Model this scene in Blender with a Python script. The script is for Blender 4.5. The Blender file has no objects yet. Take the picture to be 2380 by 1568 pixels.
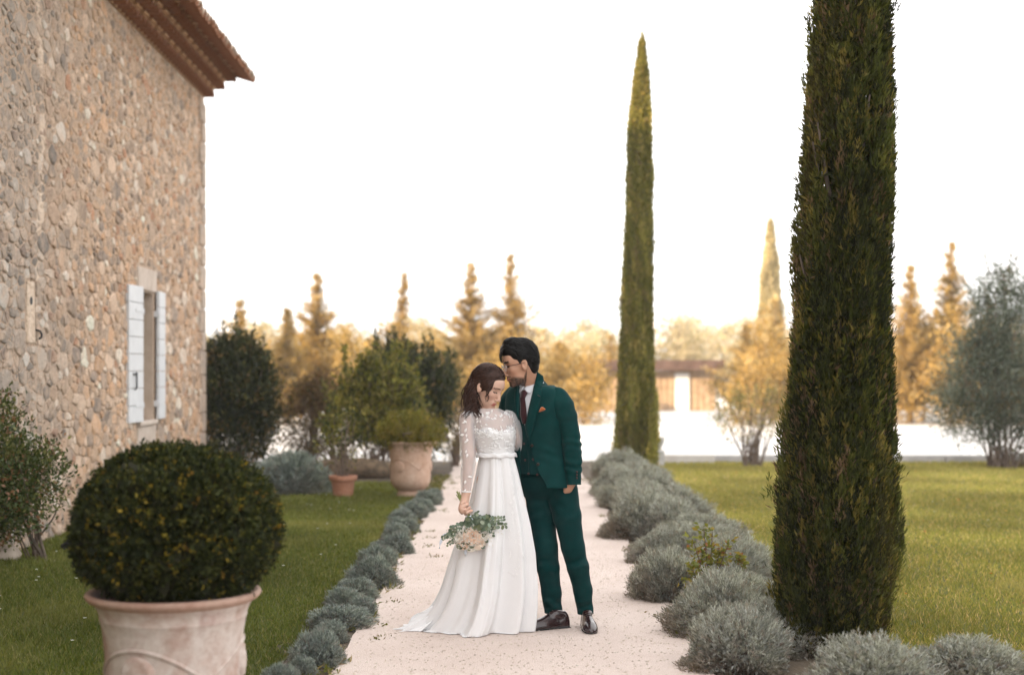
import bpy, math, random
import numpy as np
from mathutils import Vector, Matrix

R = math.radians
sc = bpy.context.scene
col = sc.collection
# ------------------------------------------------------------------ camera
CAM_H = 1.56
cam = bpy.data.cameras.new('camera')
cam.lens = 50.0
cam.sensor_width = 36.0
cam.shift_y = 0.032
cam.clip_start = 0.05
cam.clip_end = 3000
cam.dof.use_dof = True
cam.dof.focus_distance = 8.55
cam.dof.aperture_fstop = 1.45
camo = bpy.data.objects.new('camera', cam)
camo.location = (0, 0, CAM_H)
camo.rotation_euler = (R(90), 0, 0)
col.objects.link(camo)
sc.camera = camo
# ------------------------------------------------------------------ light
SUN_EL, SUN_PHI = R(10.6), R(33)          # light travels towards +X turned SUN_PHI towards +Y
world = bpy.data.worlds.new('World')
sc.world = world
world.use_nodes = True
nt = world.node_tree
nt.nodes.clear()
out = nt.nodes.new('ShaderNodeOutputWorld')
bg = nt.nodes.new('ShaderNodeBackground')
sky = nt.nodes.new('ShaderNodeTexSky')
sky.sky_type = 'NISHITA'
sky.sun_disc = False
sky.sun_elevation = SUN_EL
# sun stands towards (-cos phi, -sin phi); Blender sky rotation is clockwise from +Y
sky.sun_rotation = math.atan2(-math.cos(SUN_PHI), -math.sin(SUN_PHI)) % (2 * math.pi)
sky.air_density = 1.0
sky.dust_density = 6.0
sky.ozone_density = 1.0
hsv = nt.nodes.new('ShaderNodeHueSaturation')     # thin bright high cloud: nearly colourless sky
hsv.inputs['Saturation'].default_value = 0.10
mx = nt.nodes.new('ShaderNodeMix')
mx.data_type = 'RGBA'
mx.inputs['Factor'].default_value = 0.72
mx.inputs['B'].default_value = (12.3, 12.1, 12.0, 1)
nt.links.new(sky.outputs[0], hsv.inputs['Color'])
nt.links.new(hsv.outputs[0], mx.inputs['A'])
nt.links.new(mx.outputs['Result'], bg.inputs['Color'])
bg.inputs['Strength'].default_value = 0.11
nt.links.new(bg.outputs[0], out.inputs[0])

sun = bpy.data.lights.new('sun', 'SUN')
sun.energy = 5.0
sun.angle = R(0.6)
sun.color = (1.0, 0.74, 0.44)
suno = bpy.data.objects.new('sun', sun)
ldir = Vector((math.cos(SUN_PHI) * math.cos(SUN_EL), math.sin(SUN_PHI) * math.cos(SUN_EL), -math.sin(SUN_EL)))
suno.rotation_euler = ldir.to_track_quat('-Z', 'Y').to_euler()
suno.location = (-20, -10, 15)
col.objects.link(suno)
vs = sc.view_settings
vs.view_transform = 'Standard'
vs.look = 'None'
vs.exposure = 1.2
vs.gamma = 1.0
vs.use_curve_mapping = False
sc.cycles.use_denoising = True
sc.cycles.max_bounces = 8
sc.cycles.diffuse_bounces = 4
sc.cycles.glossy_bounces = 3
sc.cycles.transmission_bounces = 4
sc.cycles.transparent_max_bounces = 12
sc.cycles.caustics_reflective = False
sc.cycles.caustics_refractive = False
sc.cycles.sample_clamp_indirect = 6

# ------------------------------------------------------------------ helpers
rng = np.random.default_rng(7)
FPX = 3304.0


def W(px, py, D):
    """photo position (2379-wide scale) at distance D -> world point"""
    return Vector(((px - 1189.5) / FPX * D, D, CAM_H - (py - 860.0) / FPX * D))


def G(px, py):
    """photo position on flat ground -> world point"""
    D = FPX * CAM_H / (py - 860.0)
    return Vector(((px - 1189.5) / FPX * D, D, 0.0))


def empty(name, loc=(0, 0, 0), rz=0.0, parent=None):
    o = bpy.data.objects.new(name, None)
    o.empty_display_size = 0.1
    o.location = loc
    o.rotation_euler = (0, 0, rz)
    if parent:
        o.parent = parent
    col.objects.link(o)
    return o


def tag(o, label=None, cat=None, group=None, kind=None):
    if label:
        o['label'] = label
    if cat:
        o['category'] = cat
    if group:
        o['group'] = group
    if kind:
        o['kind'] = kind
    return o


def link(name, me, parent=None, loc=None, rz=None):
    o = bpy.data.objects.new(name, me)
    if loc is not None:
        o.location = loc
    if rz is not None:
        o.rotation_euler = (0, 0, rz)
    if parent:
        o.parent = parent
    col.objects.link(o)
    return o


def npmesh(name, V, F, mat=None, colr=None, smooth=False):
    """V (n,3), F (m,k) same-size faces"""
    V = np.ascontiguousarray(V, dtype=np.float32)
    F = np.ascontiguousarray(F, dtype=np.int32)
    me = bpy.data.meshes.new(name)
    m, k = F.shape
    me.vertices.add(len(V))
    me.vertices.foreach_set('co', V.ravel())
    me.loops.add(m * k)
    me.loops.foreach_set('vertex_index', F.ravel())
    me.polygons.add(m)
    me.polygons.foreach_set('loop_start', np.arange(0, m * k, k, dtype=np.int32))
    me.polygons.foreach_set('loop_total', np.full(m, k, dtype=np.int32))
    if smooth:
        me.polygons.foreach_set('use_smooth', np.ones(m, dtype=bool))
    if colr is not None:
        a = me.color_attributes.new('Col', 'FLOAT_COLOR', 'POINT')
        c = np.ones((len(V), 4), dtype=np.float32)
        c[:, :3] = colr
        a.data.foreach_set('color', c.ravel())
    me.update(calc_edges=True)
    me.validate()
    if mat:
        me.materials.append(mat)
    return me


def pymesh(name, V, F, mat=None, smooth=False):
    me = bpy.data.meshes.new(name)
    me.from_pydata([tuple(v) for v in V], [], F)
    if smooth:
        me.polygons.foreach_set('use_smooth', [True] * len(me.polygons))
    if mat:
        me.materials.append(mat)
    me.update()
    return me


class MB:
    """collects boxes, tubes and polygons for ONE mesh object"""

    def __init__(s):
        s.V, s.F = [], []

    def add(s, V, F):
        n = len(s.V)
        s.V += [tuple(v) for v in V]
        s.F += [tuple(i + n for i in f) for f in F]

    def box(s, x0, x1, y0, y1, z0, z1, bev=0.0, jit=0.0):
        if bev <= 0:
            V = [(x, y, z) for z in (z0, z1) for y in (y0, y1) for x in (x0, x1)]
            if jit:
                V = [(x + random.uniform(-jit, jit), y + random.uniform(-jit, jit), z + random.uniform(-jit, jit)) for x, y, z in V]
            s.add(V, [(0, 2, 3, 1), (4, 5, 7, 6), (0, 1, 5, 4), (2, 6, 7, 3), (0, 4, 6, 2), (1, 3, 7, 5)])
            return
        b = bev
        V, idx = [], {}
        X, Y, Z = (x0, x1), (y0, y1), (z0, z1)
        for i in (0, 1):
            for j in (0, 1):
                for k in (0, 1):
                    sx, sy, sz = (1 if i == 0 else -1), (1 if j == 0 else -1), (1 if k == 0 else -1)
                    jj = [random.uniform(-jit, jit) for _ in range(3)] if jit else (0, 0, 0)
                    for a, (ox, oy, oz) in enumerate(((0, 1, 1), (1, 0, 1), (1, 1, 0))):
                        idx[i, j, k, a] = len(V)
                        V.append((X[i] + sx * b * ox + jj[0], Y[j] + sy * b * oy + jj[1], Z[k] + sz * b * oz + jj[2]))
        F = []
        I = lambda i, j, k, a: idx[i, j, k, a]
        F.append((I(0, 0, 0, 0), I(0, 0, 1, 0), I(0, 1, 1, 0), I(0, 1, 0, 0)))
        F.append((I(1, 0, 0, 0), I(1, 1, 0, 0), I(1, 1, 1, 0), I(1, 0, 1, 0)))
        F.append((I(0, 0, 0, 1), I(1, 0, 0, 1), I(1, 0, 1, 1), I(0, 0, 1, 1)))
        F.append((I(0, 1, 0, 1), I(0, 1, 1, 1), I(1, 1, 1, 1), I(1, 1, 0, 1)))
        F.append((I(0, 0, 0, 2), I(0, 1, 0, 2), I(1, 1, 0, 2), I(1, 0, 0, 2)))
        F.append((I(0, 0, 1, 2), I(1, 0, 1, 2), I(1, 1, 1, 2), I(0, 1, 1, 2)))
        for j in (0, 1):
            for k in (0, 1):
                F.append((I(0, j, k, 1), I(1, j, k, 1), I(1, j, k, 2), I(0, j, k, 2)))
        for i in (0, 1):
            for k in (0, 1):
                F.append((I(i, 0, k, 0), I(i, 1, k, 0), I(i, 1, k, 2), I(i, 0, k, 2)))
            for j in (0, 1):
                F.append((I(i, j, 0, 0), I(i, j, 1, 0), I(i, j, 1, 1), I(i, j, 0, 1)))
        for i in (0, 1):
            for j in (0, 1):
                for k in (0, 1):
                    F.append((I(i, j, k, 0), I(i, j, k, 1), I(i, j, k, 2)))
        s.add(V, F)

    def tube(s, pts, rad, n=6, cap=True):
        V, F = tube(pts, rad, n, cap)
        s.add(V, F)

    def lathe(s, prof, n=48, c=(0, 0, 0)):
        V, F = [], []
        for r, z in prof:
            for i in range(n):
                a = 2 * math.pi * i / n
                V.append((c[0] + r * math.cos(a), c[1] + r * math.sin(a), c[2] + z))
        for j in range(len(prof) - 1):
            for i in range(n):
                k = (i + 1) % n
                F.append((j * n + i, j * n + k, (j + 1) * n + k, (j + 1) * n + i))
        s.add(V, F)

    def build(s, name, mat, parent=None, smooth=False, loc=None, rz=None, recalc=True):
        me = pymesh(name, s.V, s.F, mat, smooth)
        if recalc:
            import bmesh
            bm = bmesh.new()
            bm.from_mesh(me)
            bmesh.ops.recalc_face_normals(bm, faces=bm.faces)
            bm.to_mesh(me)
            bm.free()
        return link(name, me, parent, loc, rz)


def tube(pts, rad, n=6, cap=True):
    pts = [Vector(p) for p in pts]
    if not hasattr(rad, '__len__'):
        rad = [rad] * len(pts)
    V, F = [], []
    up = Vector((0.31, 0.2, 0.93))
    prev = None
    for i, p in enumerate(pts):
        t = (pts[min(i + 1, len(pts) - 1)] - pts[max(i - 1, 0)])
        if t.length < 1e-9:
            t = Vector((0, 0, 1))
        t.normalize()
        if prev is None:
            a = t.cross(up)
            if a.length < 1e-3:
                a = t.cross(Vector((1, 0, 0)))
        else:
            a = prev - t * prev.dot(t)
        a.normalize()
        prev = a
        b = t.cross(a)
        for k in range(n):
            w = 2 * math.pi * k / n
            V.append(tuple(p + (a * math.cos(w) + b * math.sin(w)) * rad[i]))
    m = len(pts)
    for i in range(m - 1):
        for k in range(n):
            k2 = (k + 1) % n
            F.append((i * n + k, i * n + k2, (i + 1) * n + k2, (i + 1) * n + k))
    if cap:
        F.append(tuple(range(n - 1, -1, -1)))
        F.append(tuple((m - 1) * n + k for k in range(n)))
    return V, F


def nrm(A):
    return A / np.maximum(np.linalg.norm(A, axis=1, keepdims=True), 1e-9)


def rdir(n, g=rng):
    return nrm(g.normal(size=(n, 3)))


def leaves(P, A, L, Wd, C, g=rng, bend=0.15, flat=None):
    """n leaves: base P, axis A, length L, width Wd, colours C -> V,F,Cv (diamond quads)"""
    n = len(P)
    A = nrm(A)
    Bv = rdir(n, g) if flat is None else nrm(flat + 0.35 * rdir(n, g))
    Bv = nrm(np.cross(A, Bv))
    Nn = np.cross(A, Bv)
    L = np.broadcast_to(L, (n,))[:, None]
    Wd = np.broadcast_to(Wd, (n,))[:, None]
    V = np.empty((n, 4, 3), dtype=np.float32)
    V[:, 0] = P
    V[:, 1] = P + A * L * 0.45 + Bv * Wd * 0.5 + Nn * L * bend
    V[:, 2] = P + A * L
    V[:, 3] = P + A * L * 0.45 - Bv * Wd * 0.5 + Nn * L * bend
    F = np.arange(n * 4, dtype=np.int32).reshape(n, 4)
    Cv = np.repeat(C, 4, axis=0) if C is not None else None
    return V.reshape(-1, 3), F, Cv


def palette(n, cols, wts=None, g=rng, var=0.18):
    cols = np.array(cols, dtype=np.float32)
    i = g.choice(len(cols), size=n, p=None if wts is None else np.array(wts) / np.sum(wts))
    return cols[i] * (1 + g.uniform(-var, var, size=(n, 1))).astype(np.float32)


def merge(parts):
    V = np.concatenate([p[0] for p in parts])
    off, Fs = 0, []
    for p in parts:
        Fs.append(p[1] + off)
        off += len(p[0])
    C = np.concatenate([p[2] for p in parts])
    return V, np.concatenate(Fs), C


# ------------------------------------------------------------------ materials
def _new(name):
    m = bpy.data.materials.new(name)
    m.use_nodes = True
    t = m.node_tree
    b = t.nodes['Principled BSDF']
    return m, t, b


def noise(t, scale, detail=4, rough=0.55, vec=None, dist=0.0):
    n = t.nodes.new('ShaderNodeTexNoise')
    n.inputs['Scale'].default_value = scale
    n.inputs['Detail'].default_value = detail
    n.inputs['Roughness'].default_value = rough
    n.inputs['Distortion'].default_value = dist
    if vec is None:
        vec = t.nodes.new('ShaderNodeTexCoord').outputs['Object']
    t.links.new(vec, n.inputs['Vector'])
    return n.outputs['Fac']


def ramp(t, fac, stops):
    r = t.nodes.new('ShaderNodeValToRGB')
    e = r.color_ramp.elements
    while len(e) < len(stops):
        e.new(0.5)
    for i, (p, c) in enumerate(stops):
        e[i].position = p
        e[i].color = (c[0], c[1], c[2], 1)
    t.links.new(fac, r.inputs[0])
    return r.outputs[0]


def mixc(t, fac, a, b, blend='MIX'):
    m = t.nodes.new('ShaderNodeMix')
    m.data_type = 'RGBA'
    m.blend_type = blend
    for sock, v in (('Factor', fac), ('A', a), ('B', b)):
        if hasattr(v, 'is_output'):
            t.links.new(v, m.inputs[sock])
        elif isinstance(v, (int, float)):
            m.inputs[sock].default_value = v
        else:
            m.inputs[sock].default_value = (v[0], v[1], v[2], 1)
    return m.outputs['Result']


def bump(t, b, fac, strength, dist=0.01):
    n = t.nodes.new('ShaderNodeBump')
    n.inputs['Strength'].default_value = strength
    n.inputs['Distance'].default_value = dist
    t.links.new(fac, n.inputs['Height'])
    t.links.new(n.outputs[0], b.inputs['Normal'])


def surf(name, stops, scale=8, rough=0.85, bumps=0.0, bscale=60, bdist=0.01, detail=5, spec=0.3, dist=0.0):
    m, t, b = _new(name)
    c = ramp(t, noise(t, scale, detail, dist=dist), stops)
    t.links.new(c, b.inputs['Base Color'])
    b.inputs['Roughness'].default_value = rough
    b.inputs['Specular IOR Level'].default_value = spec
    if bumps:
        bump(t, b, noise(t, bscale, 4), bumps, bdist)
    return m


def attr(t):
    a = t.nodes.new('ShaderNodeAttribute')
    a.attribute_name = 'Col'
    return a.outputs['Color']


def leafmat(name, trans=0.3, gloss=0.012, rough=0.5, tint=(1.0, 1.0, 0.6)):
    m = bpy.data.materials.new(name)
    m.use_nodes = True
    t = m.node_tree
    t.nodes.clear()
    o = t.nodes.new('ShaderNodeOutputMaterial')
    c = attr(t)
    d = t.nodes.new('ShaderNodeBsdfDiffuse')
    t.links.new(c, d.inputs[0])
    tr = t.nodes.new('ShaderNodeBsdfTranslucent')
    t.links.new(mixc(t, 1.0, c, tint, 'MULTIPLY'), tr.inputs[0])
    m1 = t.nodes.new('ShaderNodeMixShader')
    m1.inputs[0].default_value = trans
    t.links.new(d.outputs[0], m1.inputs[1])
    t.links.new(tr.outputs[0], m1.inputs[2])
    g = t.nodes.new('ShaderNodeBsdfGlossy')
    g.inputs['Roughness'].default_value = rough
    m2 = t.nodes.new('ShaderNodeMixShader')
    m2.inputs[0].default_value = gloss
    t.links.new(m1.outputs[0], m2.inputs[1])
    t.links.new(g.outputs[0], m2.inputs[2])
    t.links.new(m2.outputs[0], o.inputs[0])
    return m


M = {}
M['leaf'] = leafmat('leaf')
M['leaf_gloss'] = leafmat('glossy_leaf', 0.25, 0.03, 0.4)
M['leaf_dry'] = leafmat('dry_leaf', 0.3, 0.0)
M['grass'] = leafmat('grass_blade', 0.35, 0.01, 0.5)
M['bark'] = surf('bark', [(0.3, (0.06, 0.045, 0.035)), (0.7, (0.17, 0.13, 0.10))], 18, 0.9, 0.6, 70)
M['twig'] = surf('twig', [(0.3, (0.10, 0.07, 0.055)), (0.7, (0.24, 0.18, 0.14))], 30, 0.9)
# ================================================================== setting: ground, lawns, path, court
def sheet(name, pts, z, mat, kind='structure'):
    me = pymesh(name, [(x, y, z) for x, y in pts], [tuple(range(len(pts)))], mat)
    return tag(link(name, me), kind=kind)


M['earth'] = surf('earth', [(0.3, (0.055, 0.042, 0.03)), (0.7, (0.13, 0.10, 0.07))], 3, 0.95, 0.6, 40, 0.02)
M['lawn_soil'] = surf('lawn_soil', [(0.25, (0.055, 0.06, 0.014)), (0.5, (0.09, 0.098, 0.022)), (0.8, (0.15, 0.13, 0.04))], 1.4, 0.95, 0.7, 55, 0.03)
M['court'] = surf('pale_gravel', [(0.3, (0.55, 0.51, 0.47)), (0.7, (0.72, 0.69, 0.66))], 2.5, 0.95, 0.4, 90, 0.01)


def path_mat():
    m, t, b = _new('pink_gravel')
    a = ramp(t, noise(t, 1.3, 8, 0.65), [(0.3, (0.555, 0.465, 0.42)), (0.7, (0.65, 0.565, 0.52))])
    g = ramp(t, noise(t, 260, 3, 0.7), [(0.30, (0.62, 0.55, 0.51)), (0.5, (0.97, 0.96, 0.95)), (0.75, (1.08, 1.07, 1.06))])
    c = mixc(t, 1.0, a, g, 'MULTIPLY')
    d = ramp(t, noise(t, 34, 4, 0.7), [(0.30, (0.82, 0.76, 0.72)), (0.42, (1, 1, 1))])
    t.links.new(mixc(t, 1.0, c, d, 'MULTIPLY'), b.inputs['Base Color'])
    b.inputs['Roughness'].default_value = 0.95
    b.inputs['Specular IOR Level'].default_value = 0.2
    bump(t, b, noise(t, 140, 5, 0.75), 0.6, 0.007)
    return m


M['path'] = path_mat()
# one big ground sheet to the horizon
sheet('ground', [(-900, -300), (900, -300), (900, 2000), (-900, 2000)], -0.012, M['earth'])
sheet('court', [(-40, 24.6), (60, 24.6), (70, 110), (-60, 110)], -0.004, M['court'])


def ragged(x, y0, y1, amp, step=0.12, seed=1):
    r = random.Random(seed)
    ys = np.arange(y0, y1, step)
    return [(x + amp * (math.sin(y * 1.7 + seed) * 0.4 + math.sin(y * 4.9 + 2 * seed) * 0.3 + r.uniform(-0.6, 0.6)), float(y)) for y in ys]


pl = ragged(-0.93, -4, 24.6, 0.035, seed=3)
pr = ragged(1.06, -4, 24.6, 0.035, seed=5)
sheet('path', pl + pr[::-1], 0.004, M['path'])
sheet('planting_strip', [(-1.75, -4), (-0.80, -4), (-0.80, 24.6), (-1.75, 24.6)], -0.004, M['earth']).name = 'planting_bed'
sheet('planting_bed', [(0.95, -4), (2.55, -4), (2.55, 24.6), (0.95, 24.6)], -0.003, M['earth'])
sheet('lawn', [(-4.2, -4)] + ragged(-1.28, -4, 19.4, 0.10, seed=8) + [(-4.4, 19.4)], 0.003, M['lawn_soil'])
sheet('lawn', ragged(2.0, -4, 23.6, 0.12, seed=9) + [(30, 23.6), (30, -4)], 0.003, M['lawn_soil'])
sheet('planting_bed', [(-12, 19.4), (-1.2, 19.4), (-1.2, 24.6), (-12, 24.6)], -0.002, M['earth'])


# pale stone kerb between lawn and court
M['kerb'] = surf('kerb_stone', [(0.3, (0.42, 0.41, 0.40)), (0.7, (0.58, 0.56, 0.54))], 6, 0.9, 0.4, 50)
kerb = empty('stone_kerb', (2.0, 24.4, 0))
tag(kerb, 'low pale stone kerb between the right lawn and the white gravel court', 'kerb')
x = 0.15
while x < 16:
    L = random.uniform(0.8, 1.2)
    b = MB()
    b.box(x, x + L - 0.012, -0.11, 0.11, -0.02, 0.11, 0.012, 0.004)
    b.build('kerb_block', M['kerb'], kerb)
    x += L

# ================================================================== the stone farmhouse
HX, HY = -4.46, 20.6
house = empty('stone_farmhouse', (HX, HY, 0), R(1.55))
tag(house, 'tall old rubble stone farmhouse with tiled corbelled eaves and one shuttered window', 'house')


def stone_mat(name, bumps=0.8):
    m, t, b = _new(name)
    v = ramp(t, noise(t, 11, 6, 0.7), [(0.25, (0.58, 0.55, 0.52)), (0.5, (1.0, 0.98, 0.96)), (0.75, (1.15, 1.12, 1.09))])
    c = mixc(t, 1.0, attr(t), v, 'MULTIPLY')
    # lime smeared over the stone faces
    sm = ramp(t, noise(t, 4.5, 6, 0.7), [(0.46, (0.0, 0.0, 0.0)), (0.62, (0.60, 0.60, 0.60))])
    c = mixc(t, sm, c, (0.68, 0.50, 0.37))
    p = ramp(t, noise(t, 60, 4, 0.65), [(0.34, (0.38, 0.31, 0.26)), (0.43, (1, 1, 1))])
    t.links.new(mixc(t, 0.75, c, mixc(t, 1.0, c, p, 'MULTIPLY')), b.inputs['Base Color'])
    b.inputs['Roughness'].default_value = 0.92
    b.inputs['Specular IOR Level'].default_value = 0.15
    bump(t, b, noise(t, 24, 7, 0.75), 1.0, 0.03)
    return m


M['stone'] = stone_mat('wall_stone')


def mortar_mat():
    m, t, b = _new('lime_mortar')
    a = ramp(t, noise(t, 0.9, 5), [(0.3, (0.60, 0.43, 0.31)), (0.55, (0.68, 0.52, 0.395)), (0.8, (0.62, 0.50, 0.41))])
    s = ramp(t, noise(t, 22, 5, 0.7), [(0.36, (0.17, 0.125, 0.095)), (0.44, (0.90, 0.90, 0.90)), (0.7, (1.12, 1.12, 1.12))])  # dark pits put the shade of crevices into the mortar colour
    t.links.new(mixc(t, 1.0, a, s, 'MULTIPLY'), b.inputs['Base Color'])
    b.inputs['Roughness'].default_value = 0.95
    b.inputs['Specular IOR Level'].default_value = 0.1
    bump(t, b, noise(t, 20, 8, 0.78), 1.0, 0.06)
    return m


M['mortar'] = mortar_mat()
WH = 5.50          # wall height under the corbels
WY0, WY1 = -0.05 - 3.35, -0.05 - 2.55       # placeholder, set below
# window opening (local y along the wall, z up)
OY0, OY1, OZ0, OZ1 = -4.05, -3.27, 0.96, 2.50
LEN = 27.0
b = MB()
# wall slab with the opening left out, facing +x at x=0
for (y0, y1, z0, z1) in ((-LEN, OY0, 0, WH), (OY1, 0, 0, WH), (OY0, OY1, 0, OZ0), (OY0, OY1, OZ1, WH)):
    b.box(-0.55, 0.0, y0, y1, z0 - (0.1 if z0 == 0 else 0), z1)
wall = b.build('wall', M['mortar'], house)
b = MB()
b.box(-10.4, -9.9, -LEN, -0.56, -0.1, WH)
b.box(-9.9, -0.56, -0.5, 0, -0.1, WH)
b.box(-9.9, -0.56, -LEN, -LEN + 0.5, -0.1, WH)
b.add([(-10.4, 0, WH), (0, 0, WH), (-5.2, 0, 7.35), (-10.4, -0.4, WH), (0, -0.4, WH), (-5.2, -0.4, 7.35)],
      [(0, 1, 2), (3, 5, 4), (0, 3, 4, 1), (1, 4, 5, 2), (2, 5, 3, 0)])
b.build('rear_walls', M['mortar'], house)

# ---- rubble stones: Voronoi cells shrunk, rounded and pushed out of the mortar
sr = random.Random(11)
EX = [(OY0 - 0.10, OY1 + 0.16, OZ0 - 0.42, OZ1 + 0.30)]      # window and its dressed stones
STREAK = (-7.95, -7.60, 2.55, 5.5)                           # old rendered chase
PATCH = (-8.22, -7.95, 1.78, 2.36)                           # plastered patch with a hole


def inside(p, r):
    return r[0] < p[0] < r[1] and r[2] < p[1] < r[3]


AS = 0.62          # squash along the wall when measuring distance -> stones wider than tall
seeds = []
grid = {}


def rad_at(y, z):
    # smaller stones high up, bigger blocks low down
    base = 0.055 + 0.016 * max(0.0, 1 - z / 2.6)
    return base


tries = 0
while tries < 80000:
    tries += 1
    y, z = sr.uniform(-12.4, -0.05), sr.uniform(-0.05, WH)
    r = rad_at(y, z) * sr.choice((0.42, 0.55, 0.7, 0.9, 1.1, 1.4, 1.9))
    if any(inside((y, z), q) for q in EX) or (inside((y, z), STREAK) and sr.random() < 0.72) or inside((y, z), PATCH):
        continue
    gx, gz = int(y * AS / 0.2), int(z / 0.2)
    ok = True
    for i in (-1, 0, 1):
        for j in (-1, 0, 1):
            for (yy, zz, rr) in grid.get((gx + i, gz + j), ()):
                if ((yy - y) * AS) ** 2 + (zz - z) ** 2 < ((r + rr) * 0.92) ** 2:
                    ok = False
                    break
            if not ok:
                break
        if not ok:
            break
    if ok:
        seeds.append((y, z, r))
        grid.setdefault((gx, gz), []).append((y, z, r))


def clip(poly, nx, nz, c):
    """keep nx*y+nz*z <= c"""
    o = []
    for i in range(len(poly)):
        a, d = poly[i], poly[(i + 1) % len(poly)]
        da, dd = nx * a[0] + nz * a[1] - c, nx * d[0] + nz * d[1] - c
        if da <= 0:
            o.append(a)
        if da * dd < 0:
            t = da / (da - dd)
            o.append((a[0] + (d[0] - a[0]) * t, a[1] + (d[1] - a[1]) * t))
    return o


SC = [((0.52, 0.37, 0.26), 5), ((0.56, 0.365, 0.235), 5), ((0.38, 0.29, 0.225), 4), ((0.64, 0.49, 0.375), 4),
      ((0.72, 0.63, 0.54), 2.2), ((0.44, 0.25, 0.16), 1.4), ((0.29, 0.24, 0.205), 2.0)]
stone_list = []
for (y, z, r) in seeds:
    poly = [(-0.5 + y, z - 0.4), (0.5 + y, z - 0.4), (0.5 + y, z + 0.4), (-0.5 + y, z + 0.4)]
    gx, gz = int(y * AS / 0.2), int(z / 0.2)
    for i in (-2, -1, 0, 1, 2):
        for j in (-2, -1, 0, 1, 2):
            for (yy, zz, rr) in grid.get((gx + i, gz + j), ()):
                if yy == y and zz == z:
                    continue
                # power bisector in squashed space
                dy, dz = (yy - y) * AS, zz - z
                d2 = dy * dy + dz * dz
                w = 0.5 + 0.5 * (r * r - rr * rr) / d2
                w = min(max(w, 0.2), 0.8)
                c = (y * AS) * dy + z * dz + d2 * w
                poly = clip(poly, AS * dy, dz, c)
                if len(poly) < 3:
                    break
    poly = clip(poly, 0, 1, WH - 0.01)
    poly = clip(poly, 0, -1, 0.05)
    poly = clip(poly, 1, 0, -0.02)
    for q in EX + [PATCH]:
        if len(poly) < 3:
            break
        v = [(q[0] - y, 1, 0, q[0]), (y - q[1], -1, 0, -q[1]), (q[2] - z, 0, 1, q[2]), (z - q[3], 0, -1, -q[3])]
        v.sort(reverse=True)
        poly = clip(poly, v[0][1], v[0][2], v[0][3])
    if len(poly) < 3:
        continue
    n = len(poly)
    area = abs(sum(poly[i][0] * poly[(i + 1) % n][1] - poly[(i + 1) % n][0] * poly[i][1] for i in range(n))) / 2
    if area < 0.0015:
        continue
    cy = sum(p[0] for p in poly) / n
    cz = sum(p[1] for p in poly) / n
    # chaikin rounding, then a joint of 8-14 mm (wider in the mortar-rich upper wall)
    q = []
    for i in range(n):
        a, d = poly[i], poly[(i + 1) % n]
        q.append((a[0] * 0.86 + d[0] * 0.14, a[1] * 0.86 + d[1] * 0.14))
        q.append((a[0] * 0.14 + d[0] * 0.86, a[1] * 0.14 + d[1] * 0.86))
    joint = sr.uniform(0.006, 0.012) + 0.016 * max(0, min(1, (cz - 2.4) / 2)) * sr.random()
    eq = math.sqrt(area)
    s = max(0.55, 1 - 2 * joint / eq)
    q = [(cy + (p[0] - cy) * s + sr.uniform(-1, 1) * eq * 0.05, cz + (p[1] - cz) * s + sr.uniform(-1, 1) * eq * 0.05) for p in q]
    stone_list.append((cy, cz, area, q))


def stone_geo(cy, cz, area, q):
    pro = sr.choice((0.003, 0.006, 0.008, 0.012, 0.020)) * sr.uniform(0.8, 1.2) * (1.0 if cz < 3 else 0.75)
    ty, tz = sr.uniform(-0.05, 0.05), sr.uniform(-0.06, 0.06)
    V = []
    for sc_, h in ((1.05, -0.004), (0.93, pro * 0.75), (0.72, pro)):
        for (yy, zz) in q:
            V.append((h + (yy - cy) * ty * (h > 0) + (zz - cz) * tz * (h > 0) + sr.uniform(-0.002, 0.002) * (h > 0),
                      cy + (yy - cy) * sc_, cz + (zz - cz) * sc_))
    V.append((pro * sr.uniform(0.9, 1.25), cy, cz))
    n = len(q)
    F = []
    for j in range(2):
        for i in range(n):
            k = (i + 1) % n
            F.append((j * n + i, j * n + k, (j + 1) * n + k, (j + 1) * n + i))
    for i in range(n):
        F.append((2 * n + i, 2 * n + (i + 1) % n, 3 * n))
    # grey weathering in the upper near part of the wall, warm elsewhere
    i = sr.choices(range(len(SC)), [w for _, w in SC])[0]
    c = np.array(SC[i][0]) * sr.uniform(0.85, 1.15)
    if cz < 3.6 and cy < -6.2 or (cy < -7.0):
        g = c.mean()
        k = 0.75 * min(1, (-6.2 - cy) / 2 if cy < -6.2 else 0)
        c = c * (1 - k) + np.array((g, g * 0.96, g * 0.90)) * k * 0.78
    return V, F, np.minimum(c * 1.10, 0.8)


def app(o, layer):
    pass


def showing(s):
    # apparent size from the photograph's viewpoint
    D = HY + s[0]
    if s[0] < -8.9 or s[0] > -0.3:
        return 0
    return s[2] / D ** 3


order = sorted(range(len(stone_list)), key=lambda i: -showing(stone_list[i]))
big = set(order[:295])
SV, SF, SCOL = [], [], []
for i, s in enumerate(stone_list):
    V, F, c = stone_geo(*s)
    if i in big:
        me = pymesh('stone', V, F, M['stone'])
        a = me.color_attributes.new('Col', 'FLOAT_COLOR', 'POINT')
        a.data.foreach_set('color', [w for _ in V for w in (c[0], c[1], c[2], 1.0)])
        link('stone', me, wall)
    else:
        k = len(SV)
        SV += V
        SF += [tuple(w + k for w in f) for f in F]
        SCOL += [tuple(c)] * len(V)
me = pymesh('rubble_stones', SV, SF, M['stone'])
a = me.color_attributes.new('Col', 'FLOAT_COLOR', 'POINT')
a.data.foreach_set('color', [w for c in SCOL for w in (c[0], c[1], c[2], 1.0)])
tag(link('rubble_stones', me, wall), kind='stuff')


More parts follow.
